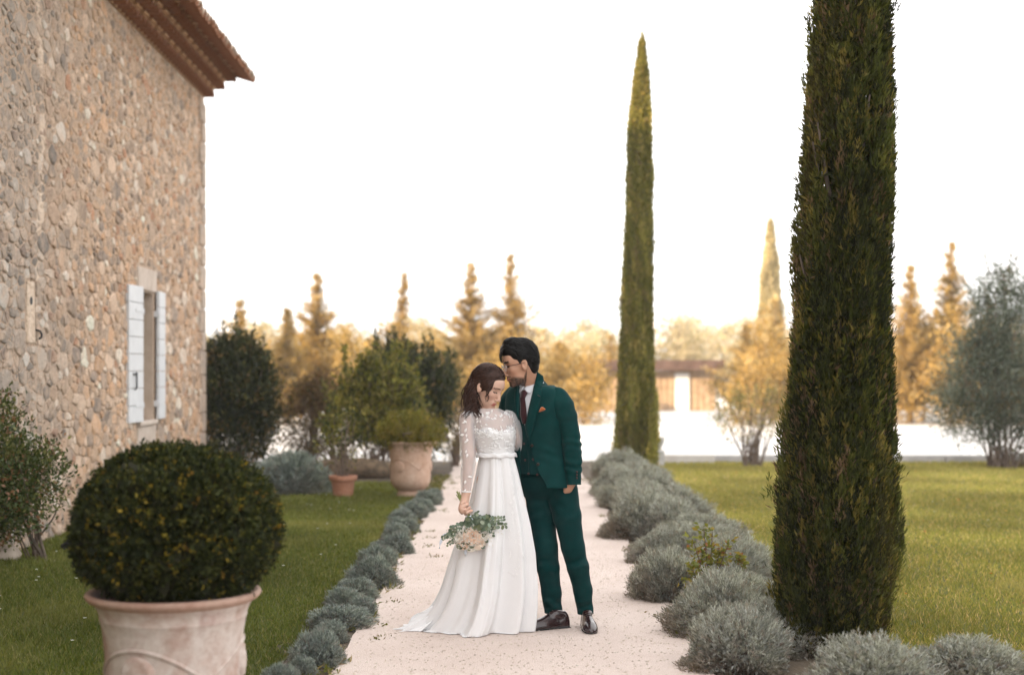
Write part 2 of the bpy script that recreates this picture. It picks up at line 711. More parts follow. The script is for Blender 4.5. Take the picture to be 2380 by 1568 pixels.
def cmesh(b, name, mat, parent, c, smooth=False):
    o = b.build(name, mat, parent, smooth)
    a = o.data.color_attributes.new('Col', 'FLOAT_COLOR', 'POINT')
    a.data.foreach_set('color', [w for _ in o.data.vertices for w in (c[0], c[1], c[2], 1.0)])
    return o


# dressed corner stones at the far corner
z = 0.0
k = 0
while z < WH - 0.12:
    h = sr.uniform(0.24, 0.36)
    h = min(h, WH - z)
    L = (0.24, 0.42)[k % 2] * sr.uniform(0.9, 1.1)
    b = MB()
    b.box(-0.3, 0.028, -L, 0.026, z + 0.006, z + h - 0.006, 0.012, 0.004)
    cmesh(b, 'quoin', M['stone'], wall, np.array((0.50, 0.42, 0.355)) * sr.uniform(0.9, 1.08))
    z += h
    k += 1
# rendered chase and plaster patch
M['render'] = surf('lime_render', [(0.3, (0.50, 0.38, 0.28)), (0.5, (0.60, 0.47, 0.36)), (0.7, (0.66, 0.55, 0.45))], 7, 0.95, 1.0, 24, 0.04)
b = MB()
pts = [(-7.80 + 0.06 * math.sin(zz * 2.1) + sr.uniform(-0.03, 0.03), zz, 0.10 + 0.07 * math.sin(zz * 1.3 + 1) ** 2 + sr.uniform(-0.03, 0.03)) for zz in np.arange(2.3, 5.5, 0.09)]
V = [(-0.003, y - w, z) for y, z, w in pts] + [(0.004 + 0.003 * math.sin(z * 9), y, z) for y, z, w in pts] + [(-0.003, y + w, z) for y, z, w in pts]
n = len(pts)
b.add(V, [(j * n + i, (j + 1) * n + i, (j + 1) * n + i + 1, j * n + i + 1) for j in (0, 1) for i in range(n - 1)])
b.build('render_streak', M['render'], wall)
M['hole'] = surf('black_iron_and_shade', [(0.3, (0.02, 0.02, 0.02)), (0.7, (0.05, 0.05, 0.055))], 20, 0.7)  # near-black for iron parts; also paints the shade of hole and room
b = MB()
b.box(-0.01, 0.008, -8.2, -7.97, 1.80, 2.34, 0.006, 0.006)
pp = b.build('plaster_patch', M['render'], wall)
b = MB()
b.lathe([(0.0, 0.0), (0.035, 0.0), (0.035, 0.012), (0.0, 0.012)], 12)
o = b.build('dark_hole_disc', M['hole'], pp)  # raised dark disc paints the shade of a hole
o.location = (0.002, -8.09, 2.17)
o.rotation_euler = (0, R(90), 0)
b = MB()
b.tube([(0.0, -7.93, 1.92), (0.04, -7.93, 1.91), (0.055, -7.93, 1.88), (0.05, -7.93, 1.85), (0.03, -7.93, 1.84)], 0.010, 6)
b.build('iron_hook', M['hole'], wall)

# ---- window: dressed surround, deep reveal, glazing, two pale blue-grey shutters
M['dress'] = surf('dressed_limestone', [(0.3, (0.44, 0.355, 0.29)), (0.55, (0.54, 0.455, 0.39)), (0.8, (0.60, 0.53, 0.47))], 5, 0.9, 0.5, 50)
M['reveal'] = surf('reveal_plaster', [(0.3, (0.42, 0.325, 0.25)), (0.7, (0.55, 0.445, 0.36))], 5, 0.95, 0.5, 40)
M['paint'] = surf('blue_grey_paint', [(0.3, (0.565, 0.575, 0.595)), (0.7, (0.645, 0.655, 0.67))], 5, 0.55, 0.15, 60)
M['frame'] = surf('white_frame', [(0.3, (0.6, 0.6, 0.58)), (0.7, (0.7, 0.7, 0.68))], 8, 0.5)
gm, gt, gb = _new('window_glass')
gb.inputs['Base Color'].default_value = (0.03, 0.035, 0.04, 1)
gb.inputs['Roughness'].default_value = 0.08
win = empty('window', (0, 0, 0), parent=house)
b = MB()
b.box(-0.02, 0.02, OY0 - 0.05, OY1 + 0.12, OZ1 + 0.006, OZ1 + 0.27, 0.012, 0.004)
b.build('lintel', M['dress'], win)
b = MB()
b.box(-0.02, 0.016, OY0 - 0.04, OY1 + 0.08, OZ0 - 0.36, OZ0 - 0.055, 0.012, 0.004)
b.build('apron_stone', M['dress'], win)
b = MB()
b.box(-0.45, 0.05, OY0 - 0.06, OY1 + 0.06, OZ0 - 0.05, OZ0, 0.008, 0.002)
b.build('sill', M['dress'], win)
b = MB()
b.box(-0.5, -0.003, OY1 - 0.012, OY1 + 0.002, OZ0 + 0.004, OZ1)
b.box(-0.5, -0.003, OY0 - 0.002, OY0 + 0.012, OZ0 + 0.004, OZ1)
b.box(-0.5, -0.003, OY0 + 0.014, OY1 - 0.014, OZ1 - 0.012, OZ1 + 0.002)
b.build('reveal', M['reveal'], win)
b = MB()
for y0, y1, z0, z1 in ((OY0 + .013, OY0 + .07, OZ0 + .003, OZ1 - .013), (OY1 - .07, OY1 - .013, OZ0 + .003, OZ1 - .013),
                       (OY0 + .071, OY1 - .071, OZ0 + .003, OZ0 + .07), (OY0 + .071, OY1 - .071, OZ1 - .075, OZ1 - .013),
                       ((OY0 + OY1) / 2 - .03, (OY0 + OY1) / 2 + .03, OZ0 + .072, OZ1 - .077)):
    b.box(-0.40, -0.34, y0, y1, z0, z1)
fr = b.build('frame', M['frame'], win)
for y0, y1 in ((OY0 + .07, (OY0 + OY1) / 2 - .03), ((OY0 + OY1) / 2 + .03, OY1 - .07)):
    for k in range(3):
        zz = OZ0 + .07 + k * 0.462
        b = MB()
        b.box(-0.375, -0.368, y0, y1, zz + 0.008, zz + 0.454)
        b.build('pane', gm, fr)
b = MB()
b.box(-0.72, -0.70, OY0 - .3, OY1 + .3, OZ0 - 0.4, OZ1 + 0.3)
b.build('room_darkness', M['hole'], win).name = 'room_shade_sheet'  # dark sheet stands in for the unlit room behind the glass


def shutter(yh, sgn, ang, name, thick=0.035, Wd=0.47):
    """hinged at yh, lying back against the wall towards sgn*y"""
    e = empty('shutter', (0.022, yh, OZ0 - 0.0), parent=win)
    e.rotation_euler = (0, 0, ang)
    H0, H1 = 0.0, OZ1 - OZ0 + 0.03
    n = 8
    hh = (H1 - H0) / n
    for i in range(n):
        bb = MB()
        y0, y1 = (0.012, Wd) if sgn > 0 else (-Wd, -0.012)
        bb.box(0.0, thick, y0, y1, H0 + i * hh + 0.003, H0 + (i + 1) * hh - 0.003, 0.004)
        bb.build('board', M['paint'], e)
    bb = MB()
    for z0 in (0.18, H1 - 0.30):
        bb.box(thick, thick + 0.006, min(sgn * 0.0, sgn * 0.32), max(sgn * 0.0, sgn * 0.32), z0, z0 + 0.035)
        bb.box(-0.05, thick, -0.012, 0.012, z0 - 0.02, z0 + 0.05)
    bb.build('hinge', M['paint'], e)
    return e


s1 = shutter(OY0 - 0.02, -1, R(-3.5), 'near', 0.05, 0.56)
bb = MB()
bb.tube([(0.06, -0.38, 0.38), (0.08, -0.38, 0.40), (0.08, -0.38, 0.58)], 0.010, 6)
bb.box(0.051, 0.06, -0.43, -0.33, 0.545, 0.565)
bb.build('latch', M['hole'], s1)
s2 = shutter(OY1 + 0.05, 1, R(3), 'far', 0.04)

# ---- corbelled tile cornice (genoise) and roof edge
M['tile'] = surf('terracotta_tile', [(0.25, (0.15, 0.065, 0.034)), (0.5, (0.25, 0.11, 0.055)), (0.8, (0.38, 0.20, 0.11))], 6, 0.9, 0.3, 60)  # dark brown-red puts the shaded undersides into the tile colour
M['tile_old'] = surf('weathered_tile', [(0.25, (0.30, 0.21, 0.15)), (0.5, (0.50, 0.41, 0.33)), (0.8, (0.66, 0.59, 0.52))], 7, 0.92, 0.4, 60)
M['bed'] = surf('mortar_and_lit_edge', [(0.3, (0.44, 0.25, 0.13)), (0.7, (0.56, 0.36, 0.21))], 6, 0.95, 0.4, 40)  # mortar tone; its pale orange also paints light on the flat tile edges


def half_tile(r0, r1, L, th, up=True, n=8):
    """canal tile along +x, arch up (or trough), shell with thickness, base at z=0"""
    V, F = [], []
    for (x, r) in ((0.0, r0), (L, r1)):
        for rr in (r, r - th):
            for i in range(n + 1):
                a = math.pi * i / n
                zz = rr * math.sin(a)
                V.append((x, -rr * math.cos(a), zz if up else -zz))
    m = n + 1
    o0, i0, o1, i1 = 0, m, 2 * m, 3 * m
    for i in range(n):
        F.append((o0 + i, o0 + i + 1, o1 + i + 1, o1 + i))
        F.append((i0 + i, i1 + i, i1 + i + 1, i0 + i + 1))
        F.append((o1 + i, o1 + i + 1, i1 + i + 1, i1 + i))
        F.append((o0 + i, i0 + i, i0 + i + 1, o0 + i + 1))
    for i in (0, n):
        F.append((o0 + i, o1 + i, i1 + i, i0 + i))
    return V, F


corn = empty('cornice', (0, 0, WH), parent=house)
SP = 0.175
gb_ = MB()
gb_.add(*half_tile(0.076, 0.082, 0.34, 0.016, n=10))
gt_me = None
for row in range(3):
    zc = 0.004 + row * 0.115
    xo = (row + 1) * 0.155
    b = MB()
    b.box(-0.5, xo - 0.135, -12.0, -0.002, zc, zc + 0.085)
    b.build('mortar_bed', M['bed'], corn)
    y = -0.09
    while y > -9.4:
        if gt_me is None:
            o = gb_.build('cornice_tile', M['tile'], corn)
            gt_me = o.data
        else:
            o = link('cornice_tile', gt_me, corn)
        o.location = (xo - 0.34 + random.uniform(-0.006, 0.006), y + random.uniform(-0.006, 0.006), zc)
        o.rotation_euler = (0, 0, random.uniform(-0.03, 0.03))
        y -= SP
    b = MB()
    b.box(-0.5, xo - 0.03, -12.0, 0.0, zc + 0.087, zc + 0.113)
    b.build('mortar_bed', M['bed'], corn)
    y = 0.0
    k = 0
    while y > -9.4:
        o = link('flat_tile', flat_me, corn) if row or k else None
        if o is None:
            t_ = MB()
            t_.box(-0.15, 0.0, -0.086, 0.086, 0.0, 0.026, 0.003)
            o = t_.build('flat_tile', M['bed'], corn)
            flat_me = o.data
        o.location = (xo + 0.012 + (0.030 if k % 2 else -0.022) + random.uniform(-0.006, 0.006), y - 0.0875, zc + 0.0865 + random.uniform(0, 0.003))
        o.rotation_euler = (0, 0, random.uniform(-0.05, 0.05))
        y -= 0.175
        k += 1
M['shade_wood'] = surf('old_roof_boards', [(0.3, (0.07, 0.045, 0.032)), (0.7, (0.16, 0.10, 0.07))], 8, 0.9)
# roof
roof = empty('roof', (0, 0, WH + 0.375), parent=house)
sl = math.atan2(7.55 - WH - 0.375, 5.2 + 0.3)
b = MB()
b.add([(0.42, 0.25, -0.10), (0.42, -LEN, -0.10), (-5.2, -LEN, 1.70), (-5.2, 0.25, 1.70), (-10.9, 0.25, -0.10), (-10.9, -LEN, -0.10),
       (0.42, 0.25, -0.04), (0.42, -LEN, -0.04), (-5.2, -LEN, 1.76), (-5.2, 0.25, 1.76), (-10.9, 0.25, -0.04), (-10.9, -LEN, -0.04)],
      [(0, 1, 2, 3), (3, 2, 5, 4), (6, 9, 8, 7), (9, 10, 11, 8), (0, 6, 7, 1), (4, 5, 11, 10), (0, 3, 9, 6), (3, 4, 10, 9), (1, 7, 8, 2), (2, 8, 11, 5)])
b.build('roof_deck', M['shade_wood'], roof)
cme = dme = None
pitch = math.atan2(1.80, 5.62)
y = 0.20
k = 0
while y > -9.6:
    for kind in (0, 1):
        yy = y - kind * SP * 0.5
        if kind == 0:
            if cme is None:
                t_ = MB()
                t_.add(*half_tile(0.080, 0.092, 0.62, 0.015))
                o = t_.build('cover_tile', M['tile_old'], roof)
                cme = o.data
            else:
                o = link('cover_tile', cme, roof)
            o.location = (0.10 + random.uniform(-0.015, 0.015), yy, 0.10 + random.uniform(-0.006, 0.006))
        else:
            if dme is None:
                t_ = MB()
                t_.add(*half_tile(0.092, 0.080, 0.62, 0.015, up=False))
                o = t_.build('channel_tile', M['tile'], roof)
                dme = o.data
            else:
                o = link('channel_tile', dme, roof)
            o.location = (0.13 + random.uniform(-0.015, 0.015), yy, 0.135)
        o.rotation_euler = (0, pitch, random.uniform(-0.02, 0.02))
    y -= SP
# the roof above, seen only from far off: corrugated canal tiles as one mesh
nY = int(LEN / SP)
ys = np.linspace(0.25, -LEN, nY * 6)
zz = 0.07 * np.abs(np.sin((ys - 0.2) / SP * math.pi))
V, F = [], []
for (x, z) in ((0.2, 0.10), (-5.2, 1.83), (-10.9, 0.05)):
    for yv, dz in zip(ys, zz):
        V.append((x, yv, z + dz))
m = len(ys)
F = [(j * m + i, j * m + i + 1, (j + 1) * m + i + 1, (j + 1) * m + i) for j in (0, 1) for i in range(m - 1)]
tag(link('roof_tiles', pymesh('roof_tiles', V, F, M['tile_old']), roof), kind='stuff')
# ================================================================== vegetation builders
def vnoise(P, s, seed=0):
    """cheap smooth pseudo-noise in -1..1"""
    g = np.random.default_rng(seed)
    o = np.zeros(len(P))
    for k in range(5):
        d = g.normal(size=3)
        d /= np.linalg.norm(d)
        o += np.sin(P @ d * s * (0.7 + 0.35 * k) + g.uniform(0, 6.28))
    return o / 3.2


def shell(n, c, r, g, lo=0.72, hi=1.0, zmin=-1.0):
    d = rdir(n * 2, g)
    d = d[d[:, 2] > zmin][:n]
    k = g.uniform(lo ** 3, hi ** 3, size=(len(d), 1)) ** (1 / 3)
    return np.array(c) + d * np.array(r) * k, d


def clump_leaves(P, d, per, spread, L, Wd, cols, wts, g, up=0.4, out=0.6, rnd=0.7, clumpvar=0.25, var=0.15):
    """per leaves round each clump centre P with outward direction d"""
    n = len(P)
    base = palette(n, cols, wts, g, clumpvar)
    Pn = np.repeat(P, per, axis=0) + g.normal(size=(n * per, 3)) * spread
    dn = np.repeat(d, per, axis=0)
    A = dn * out + np.array((0, 0, up)) + g.normal(size=(n * per, 3)) * rnd
    C = np.repeat(base, per, axis=0) * (1 + g.uniform(-var, var, size=(n * per, 1)))
    Ls = L * g.uniform(0.6, 1.25, size=n * per)
    return leaves(Pn, A, Ls, Wd * g.uniform(0.7, 1.2, size=n * per), C, g)


# ------------------------------------------------------------------ grass
def grass(name, region, dens, g, label, h=0.05):
    """region: function y -> (x0,x1); dens: function of distance"""
    Ps = []
    for y0 in np.arange(region['y0'], region['y1'], 0.5):
        x0, x1 = region['x'](y0)
        n = int(dens(y0) * (x1 - x0) * 0.5)
        if n <= 0:
            continue
        P = np.zeros((n, 3))
        P[:, 0] = g.uniform(x0, x1, n)
        P[:, 1] = g.uniform(y0, y0 + 0.5, n)
        Ps.append(P)
    P = np.concatenate(Ps)
    n = len(P)
    patch = vnoise(P, 0.9, 3) * 0.55 + vnoise(P, 2.6, 5) * 0.45 + vnoise(P, 7.0, 4) * 0.35
    C = palette(n, region['cols'], region['wts'], g, 0.22)
    dry = np.clip((patch - 0.25) * 1.6, 0, 1)[:, None]
    C = C * (1 - dry * 0.6) + np.array(region['dry']) * dry * 0.6  # yellow patches also put sunlit spots of lawn into the blade colour
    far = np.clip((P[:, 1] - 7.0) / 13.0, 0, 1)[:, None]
    C = C * (0.72 + 0.28 * far) * (1 - 0.30 * far) + np.array(region['dry']) * 0.30 * far  # darker near, yellower far: lighting and view angle put into the blade colour
    C = C * (1 + 0.30 * np.clip(vnoise(P, 1.7, 12), -1, 1))[:, None]
    A = np.zeros((n, 3))
    A[:, :2] = g.normal(size=(n, 2)) * 0.55
    A[:, 2] = 1
    sizeup = np.clip(P[:, 1] / 9.0, 1, 3.0)
    L = h * g.uniform(0.5, 1.25, n) * (1 + 0.25 * np.clip(patch, -1, 1))
    V, F, Cv = leaves(P, A, L, 0.0055 * sizeup, C, g, bend=0.12)
    o = link(name, npmesh(name, V, F, M['grass'], Cv))
    tag(o, label, 'grass', kind='stuff')
    return o


gl = np.random.default_rng(21)
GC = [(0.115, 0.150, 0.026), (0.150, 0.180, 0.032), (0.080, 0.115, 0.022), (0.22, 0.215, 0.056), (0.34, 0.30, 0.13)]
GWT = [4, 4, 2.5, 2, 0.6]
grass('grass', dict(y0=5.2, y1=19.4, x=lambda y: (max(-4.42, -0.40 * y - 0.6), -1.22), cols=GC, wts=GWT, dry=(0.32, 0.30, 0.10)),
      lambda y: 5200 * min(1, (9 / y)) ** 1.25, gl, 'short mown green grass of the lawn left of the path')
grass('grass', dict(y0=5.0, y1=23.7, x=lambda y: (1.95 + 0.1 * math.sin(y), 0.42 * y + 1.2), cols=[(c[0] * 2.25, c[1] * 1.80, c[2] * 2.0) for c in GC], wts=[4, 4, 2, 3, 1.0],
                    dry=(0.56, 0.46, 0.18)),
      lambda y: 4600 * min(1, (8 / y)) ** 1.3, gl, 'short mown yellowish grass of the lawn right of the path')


# weeds along the path edges, fallen leaves, daisies
def weeds():
    parts = []
    g = np.random.default_rng(5)
    spots = []
    for y in np.arange(6.5, 21, 0.11):
        if g.random() < 0.95:
            spots.append((-1.00 + g.normal() * 0.07 - 0.03, y, 1.25))
        if g.random() < 0.35:
            spots.append((1.08 + g.normal() * 0.07 + 0.02, y, 0.8))
        if g.random() < 0.09:
            spots.append((-0.82 + abs(g.normal()) * 0.10, y, 0.5))
        if g.random() < 0.05:
            spots.append((0.98 - abs(g.normal()) * 0.12, y, 0.5))
    for x, y, s in spots:
        n = int(g.integers(14, 40) * s)
        P = np.zeros((n, 3))
        P[:, 0] = x + g.normal(size=n) * 0.035
        P[:, 1] = y + g.normal(size=n) * 0.045
        P[:, 2] = 0.004
        A = np.c_[g.normal(size=(n, 2)) * 0.9, g.uniform(0.2, 1, n)]
        C = palette(n, [(0.17, 0.17, 0.04), (0.13, 0.14, 0.035), (0.28, 0.22, 0.10), (0.22, 0.16, 0.09)], [3, 3, 1.5, 1.2], g)
        parts.append(leaves(P, A, 0.045 * s * g.uniform(0.5, 1.3, n), 0.010, C, g))
    V, F, C = merge(parts)
    tag(link('weeds', npmesh('weeds', V, F, M['grass'], C)), 'small green weeds and dry tufts along both edges of the path', 'weeds', kind='stuff')


weeds()


def litter():
    g = np.random.default_rng(15)
    parts = []
    for (x0, x1, y0, y1, n, cols, name, L) in (
            (2.2, 9, 6.5, 23, 260, [(0.45, 0.20, 0.04), (0.40, 0.13, 0.05), (0.55, 0.33, 0.08)], 'l', 0.035),):
        P = np.c_[g.uniform(x0, x1, n), g.uniform(y0, y1, n), g.uniform(0.02, 0.05, n)]
        A = np.c_[g.normal(size=(n, 2)), g.normal(size=n) * 0.2]
        parts.append(leaves(P, A, L * g.uniform(0.7, 1.4, n), L * 0.7, palette(n, cols, None, g), g, flat=np.array((0, 0, 1.0))))
    V, F, C = merge(parts)
    tag(link('fallen_leaves', npmesh('fallen_leaves', V, F, M['leaf_dry'], C)), 'tiny orange fallen leaves scattered on the right lawn', 'leaves', kind='stuff')
    # daisies: little rings of white petals
    parts = []
    sp = [(g.uniform(-4.0, -1.5), g.uniform(7, 18)) for _ in range(70)] + [(g.uniform(2.4, 8), g.uniform(7, 22)) for _ in range(45)]
    sp += [(-2.3 + g.normal() * 0.18, 17.4 + g.normal() * 0.3) for _ in range(20)]
    for x, y in sp:
        n = 7
        a = np.arange(n) * 2 * math.pi / n
        zz = g.uniform(0.05, 0.075)
        P = np.c_[np.full(n, x), np.full(n, y), np.full(n, zz)]
        A = np.c_[np.cos(a), np.sin(a), np.full(n, 0.25)]
        parts.append(leaves(P, A, np.full(n, 0.012), 0.008, palette(n, [(0.8, 0.8, 0.78)], None, g, 0.05), g, flat=np.array((0, 0, 1.0))))
    V, F, C = merge(parts)
    tag(link('daisies', npmesh('daisies', V, F, M['leaf_dry'], C)), 'tiny white daisies dotted over both lawns', 'flowers', kind='stuff')


litter()


def grit():
    g = np.random.default_rng(19)
    n = 9000
    yv = 5.5 + (g.random(n) ** 1.8) * 14
    P = np.c_[g.uniform(-0.95, 1.08, n), yv, np.full(n, 0.006)]
    s = g.uniform(0.0025, 0.007, n)
    oct_ = np.array([(1, 0, 0), (0, 1, 0), (-1, 0, 0), (0, -1, 0), (0, 0, 0.8)])
    ang = g.uniform(0, 6.28, n)
    V = np.empty((n, 5, 3))
    for k in range(5):
        x, y, z = oct_[k]
        V[:, k, 0] = P[:, 0] + s * (x * np.cos(ang) - y * np.sin(ang)) * 1.3
        V[:, k, 1] = P[:, 1] + s * (x * np.sin(ang) + y * np.cos(ang))
        V[:, k, 2] = P[:, 2] + s * z - 0.001
    f = np.array([(0, 1, 4), (1, 2, 4), (2, 3, 4), (3, 0, 4)])
    F = (np.arange(n)[:, None, None] * 5 + f[None]).reshape(-1, 3)
    C = np.repeat(palette(n, [(0.60, 0.53, 0.48), (0.54, 0.46, 0.41), (0.44, 0.37, 0.33), (0.66, 0.61, 0.57)], [4, 3, 0.8, 1], g), 5, axis=0)
    tag(link('grit', npmesh('grit', V.reshape(-1, 3), F, M['leaf_dry'], C)), 'loose fine pinkish grit lying on the path', 'gravel', kind='stuff')


grit()


# ------------------------------------------------------------------ lavender / santolina mounds
def mound_meshes(seed, cols, wts, nstem, brown, L=0.10):
    """unit mound: radius 1 in xy, height 1; woody stems below, narrow grey leaves on top"""
    g = np.random.default_rng(seed)
    d = rdir(nstem * 2, g)
    d = d[d[:, 2] > -0.05][:nstem]
    lump = 1 + 0.20 * vnoise(d, 3.6, seed)[:, None] + 0.10 * vnoise(d, 9.0, seed + 5)[:, None]
    tips = d * lump * g.uniform(0.80, 1.0, (len(d), 1))
    tips[:, 2] = np.maximum(tips[:, 2], 0.02)
    per = 7
    n = len(tips)
    base = palette(n, cols, wts, g, 0.22)
    # browner, barer patches low on the sides
    bare = np.clip((0.55 - tips[:, 2]) * 1.6 + 0.5 * vnoise(tips, 4.5, seed + 1), 0, 1)[:, None] * brown
    base = base * (1 - bare) + np.array((0.19, 0.135, 0.105)) * bare
    Pn = np.repeat(tips, per, axis=0)
    dn = np.repeat(d, per, axis=0)
    k = g.uniform(-0.14, 0.0, (n * per, 1))
    Pn = Pn + dn * k + g.normal(size=Pn.shape) * 0.018
    A = dn * 0.9 + np.array((0, 0, 0.55)) + g.normal(size=Pn.shape) * 0.5
    C = np.repeat(base, per, axis=0) * (1 + g.uniform(-0.2, 0.2, (n * per, 1)))
    V1 = leaves(Pn, A, L * g.uniform(0.6, 1.3, n * per), L * 0.17, C, g, bend=0.08)
    # inner body so that the mound is dense
    m = 2600
    Pi, di = shell(m, (0, 0, 0), (0.84, 0.84, 0.84), g, 0.55, 1.0, -0.02)
    Pi[:, 2] = np.abs(Pi[:, 2])
    V2 = leaves(Pi, di + g.normal(size=di.shape) * 0.9, np.full(len(Pi), 0.13), 0.045, palette(len(Pi), cols, wts, g, 0.2) * 0.8, g)
    fol = npmesh('foliage', *[x for x in (lambda t: (t[0], t[1], M['leaf_dry'], t[2]))(merge([V1, V2]))])
    b = MB()
    rr = random.Random(seed)
    for i in range(70):
        a = rr.uniform(0, 6.28)
        el = rr.uniform(0.05, 1.0)
        tip = Vector((math.cos(a) * math.cos(el), math.sin(a) * math.cos(el), math.sin(el))) * rr.uniform(0.82, 0.98)
        mid = tip * 0.5 + Vector((rr.uniform(-.1, .1), rr.uniform(-.1, .1), rr.uniform(-.12, .05)))
        mid.z = max(mid.z, 0.02)
        b.tube([(tip.x * 0.12, tip.y * 0.12, 0.0), tuple(mid), tuple(tip)], [0.028, 0.018, 0.008], 4, False)
    st = pymesh('stems', b.V, b.F, M['twig'])
    return fol, st


LAVL = [mound_meshes(40 + i, [(0.275, 0.32, 0.31), (0.36, 0.40, 0.385), (0.19, 0.225, 0.22), (0.31, 0.305, 0.30)], [4, 3, 3, 2], 900, 0.4, 0.14) for i in range(3)]
LAVR = [mound_meshes(60 + i, [(0.37, 0.375, 0.35), (0.47, 0.475, 0.445), (0.26, 0.27, 0.245), (0.33, 0.285, 0.25)], [4, 4, 2.5, 1.5], 2400, 0.8, 0.095) for i in range(3)]
NUM = ['nearest', 'second', 'third', 'fourth', 'fifth', 'sixth', 'seventh', 'eighth', 'ninth', 'tenth', 'eleventh', 'twelfth',
       'thirteenth', 'fourteenth', 'fifteenth', 'sixteenth', 'seventeenth', 'eighteenth', 'nineteenth', 'twentieth', 'twenty-first']


def lavender(var, loc, rx, ry, h, rz, label, group):
    e = empty('lavender_plant', (loc[0], loc[1], 0.0), rz)
    e.scale = (rx, ry, h)
    tag(e, label, 'lavender', group)
    link('foliage', var[0], e)
    link('stems', var[1], e)
    return e


# measured in the photograph: centre x, ground y, width, height (2379-wide scale)
def zc(zx, zy, ox, oy, s):
    return ((ox + zx / s) * 0.9294, (oy + zy / s) * 0.9294)


rowL = [(300, 1700, 300, 190), (490, 1590, 190, 160), (600, 1500, 410, 250), (715, 1310, 270, 150), (770, 1205, 480, 165), (960, 1110, 240, 160),
        (835, 1045, 320, 150), (920, 965, 330, 160), (1055, 860, 400, 220), (1090, 700, 315, 150), (1130, 600, 170, 110), (1262, 600, 230, 160),
        (1262, 480, 215, 115), (1295, 425, 245, 115), (1300, 345, 235, 100), (1385, 310, 235, 120), (1440, 262, 210, 110), (1500, 205, 220, 105), (1545, 170, 160, 90)]
rr = random.Random(3)
for i, (zx, zy, w, h) in enumerate(rowL):
    px, py = zc(zx, zy, 600, 1200, 3.22)
    p = G(px, py)
    k = 0.9294 / 3.22 * p.y / FPX
    r = w * k / 2
    p.y += r * 0.7
    lavender(LAVL[i % 3], p, r * 1.12, r * 1.12, h * k * 1.12, rr.uniform(0, 6.28),
             f'blue-grey lavender cushion, {NUM[i]} from the front in the left path edge row', 'lavender cushions along the left path edge')
rowR = [(1000, 1560, 640, 430, 'broad'), (900, 1310, 640, 400, 'dense'), (560, 1075, 500, 380, 'brown-sided'), (960, 985, 470, 300, 'round'), (470, 830, 330, 240, 'thin brownish'),
        (760, 800, 500, 270, 'low'), (370, 660, 460, 330, 'brown-stemmed'), (610, 690, 470, 310, 'silvery'), (300, 460, 400, 230, 'pale'), (400, 520, 400, 210, 'pale rounded'), (290, 395, 340, 215, 'pale grey')]
for i, (zx, zy, w, h, adj) in enumerate(rowR):
    px, py = zc(zx, zy, 1460, 1100, 2.671)
    p = G(px, py)
    k = 0.9294 / 2.671 * p.y / FPX
    r = w * k / 2
    p.y += r * 0.65
    p.x += 0.05
    where = 'next to the big cypress' if i < 2 else ('below the farther tall cypress' if i > 7 else 'beside the path')
    lavender(LAVR[i % 3], p, r * 1.15, r * 1.2, h * k * 0.86, rr.uniform(0, 6.28),
             f'{adj} grey lavender mound {where}, {NUM[i]} from front in right row', 'lavender mounds along the right path edge')
for i, (x, y, r, h) in enumerate(((1.46, 7.95, 0.30, 0.26), (1.42, 9.1, 0.34, 0.30), (1.62, 10.6, 0.36, 0.30), (1.40, 11.6, 0.34, 0.28), (1.66, 12.4, 0.38, 0.32), (1.45, 13.6, 0.36, 0.31), (1.70, 14.6, 0.38, 0.34), (1.42, 15.6, 0.36, 0.34), (1.62, 16.8, 0.40, 0.36), (1.35, 17.8, 0.36, 0.36), (1.75, 18.8, 0.40, 0.36), (1.50, 20.0, 0.42, 0.40))):
    lavender(LAVR[(i + 1) % 3], (x, y), r, r, h, 0.7 * i,
             f'grey lavender mound behind the edge plants, {NUM[i] if i else "nearest"} of those deeper in the right row', 'lavender mounds along the right path edge')
for i, (x, y, r, h, lab) in enumerate(((1.72, 6.75, 0.36, 0.27, 'grey lavender mound at the foot of the big cypress, at the picture bottom'),
                                       (2.22, 7.0, 0.36, 0.24, 'grey lavender mound just right of the big cypress foot, at the picture bottom'))):
    lavender(LAVR[i], (x, y), r, r, h, 1.3 * i, lab, 'lavender mounds along the right path edge')


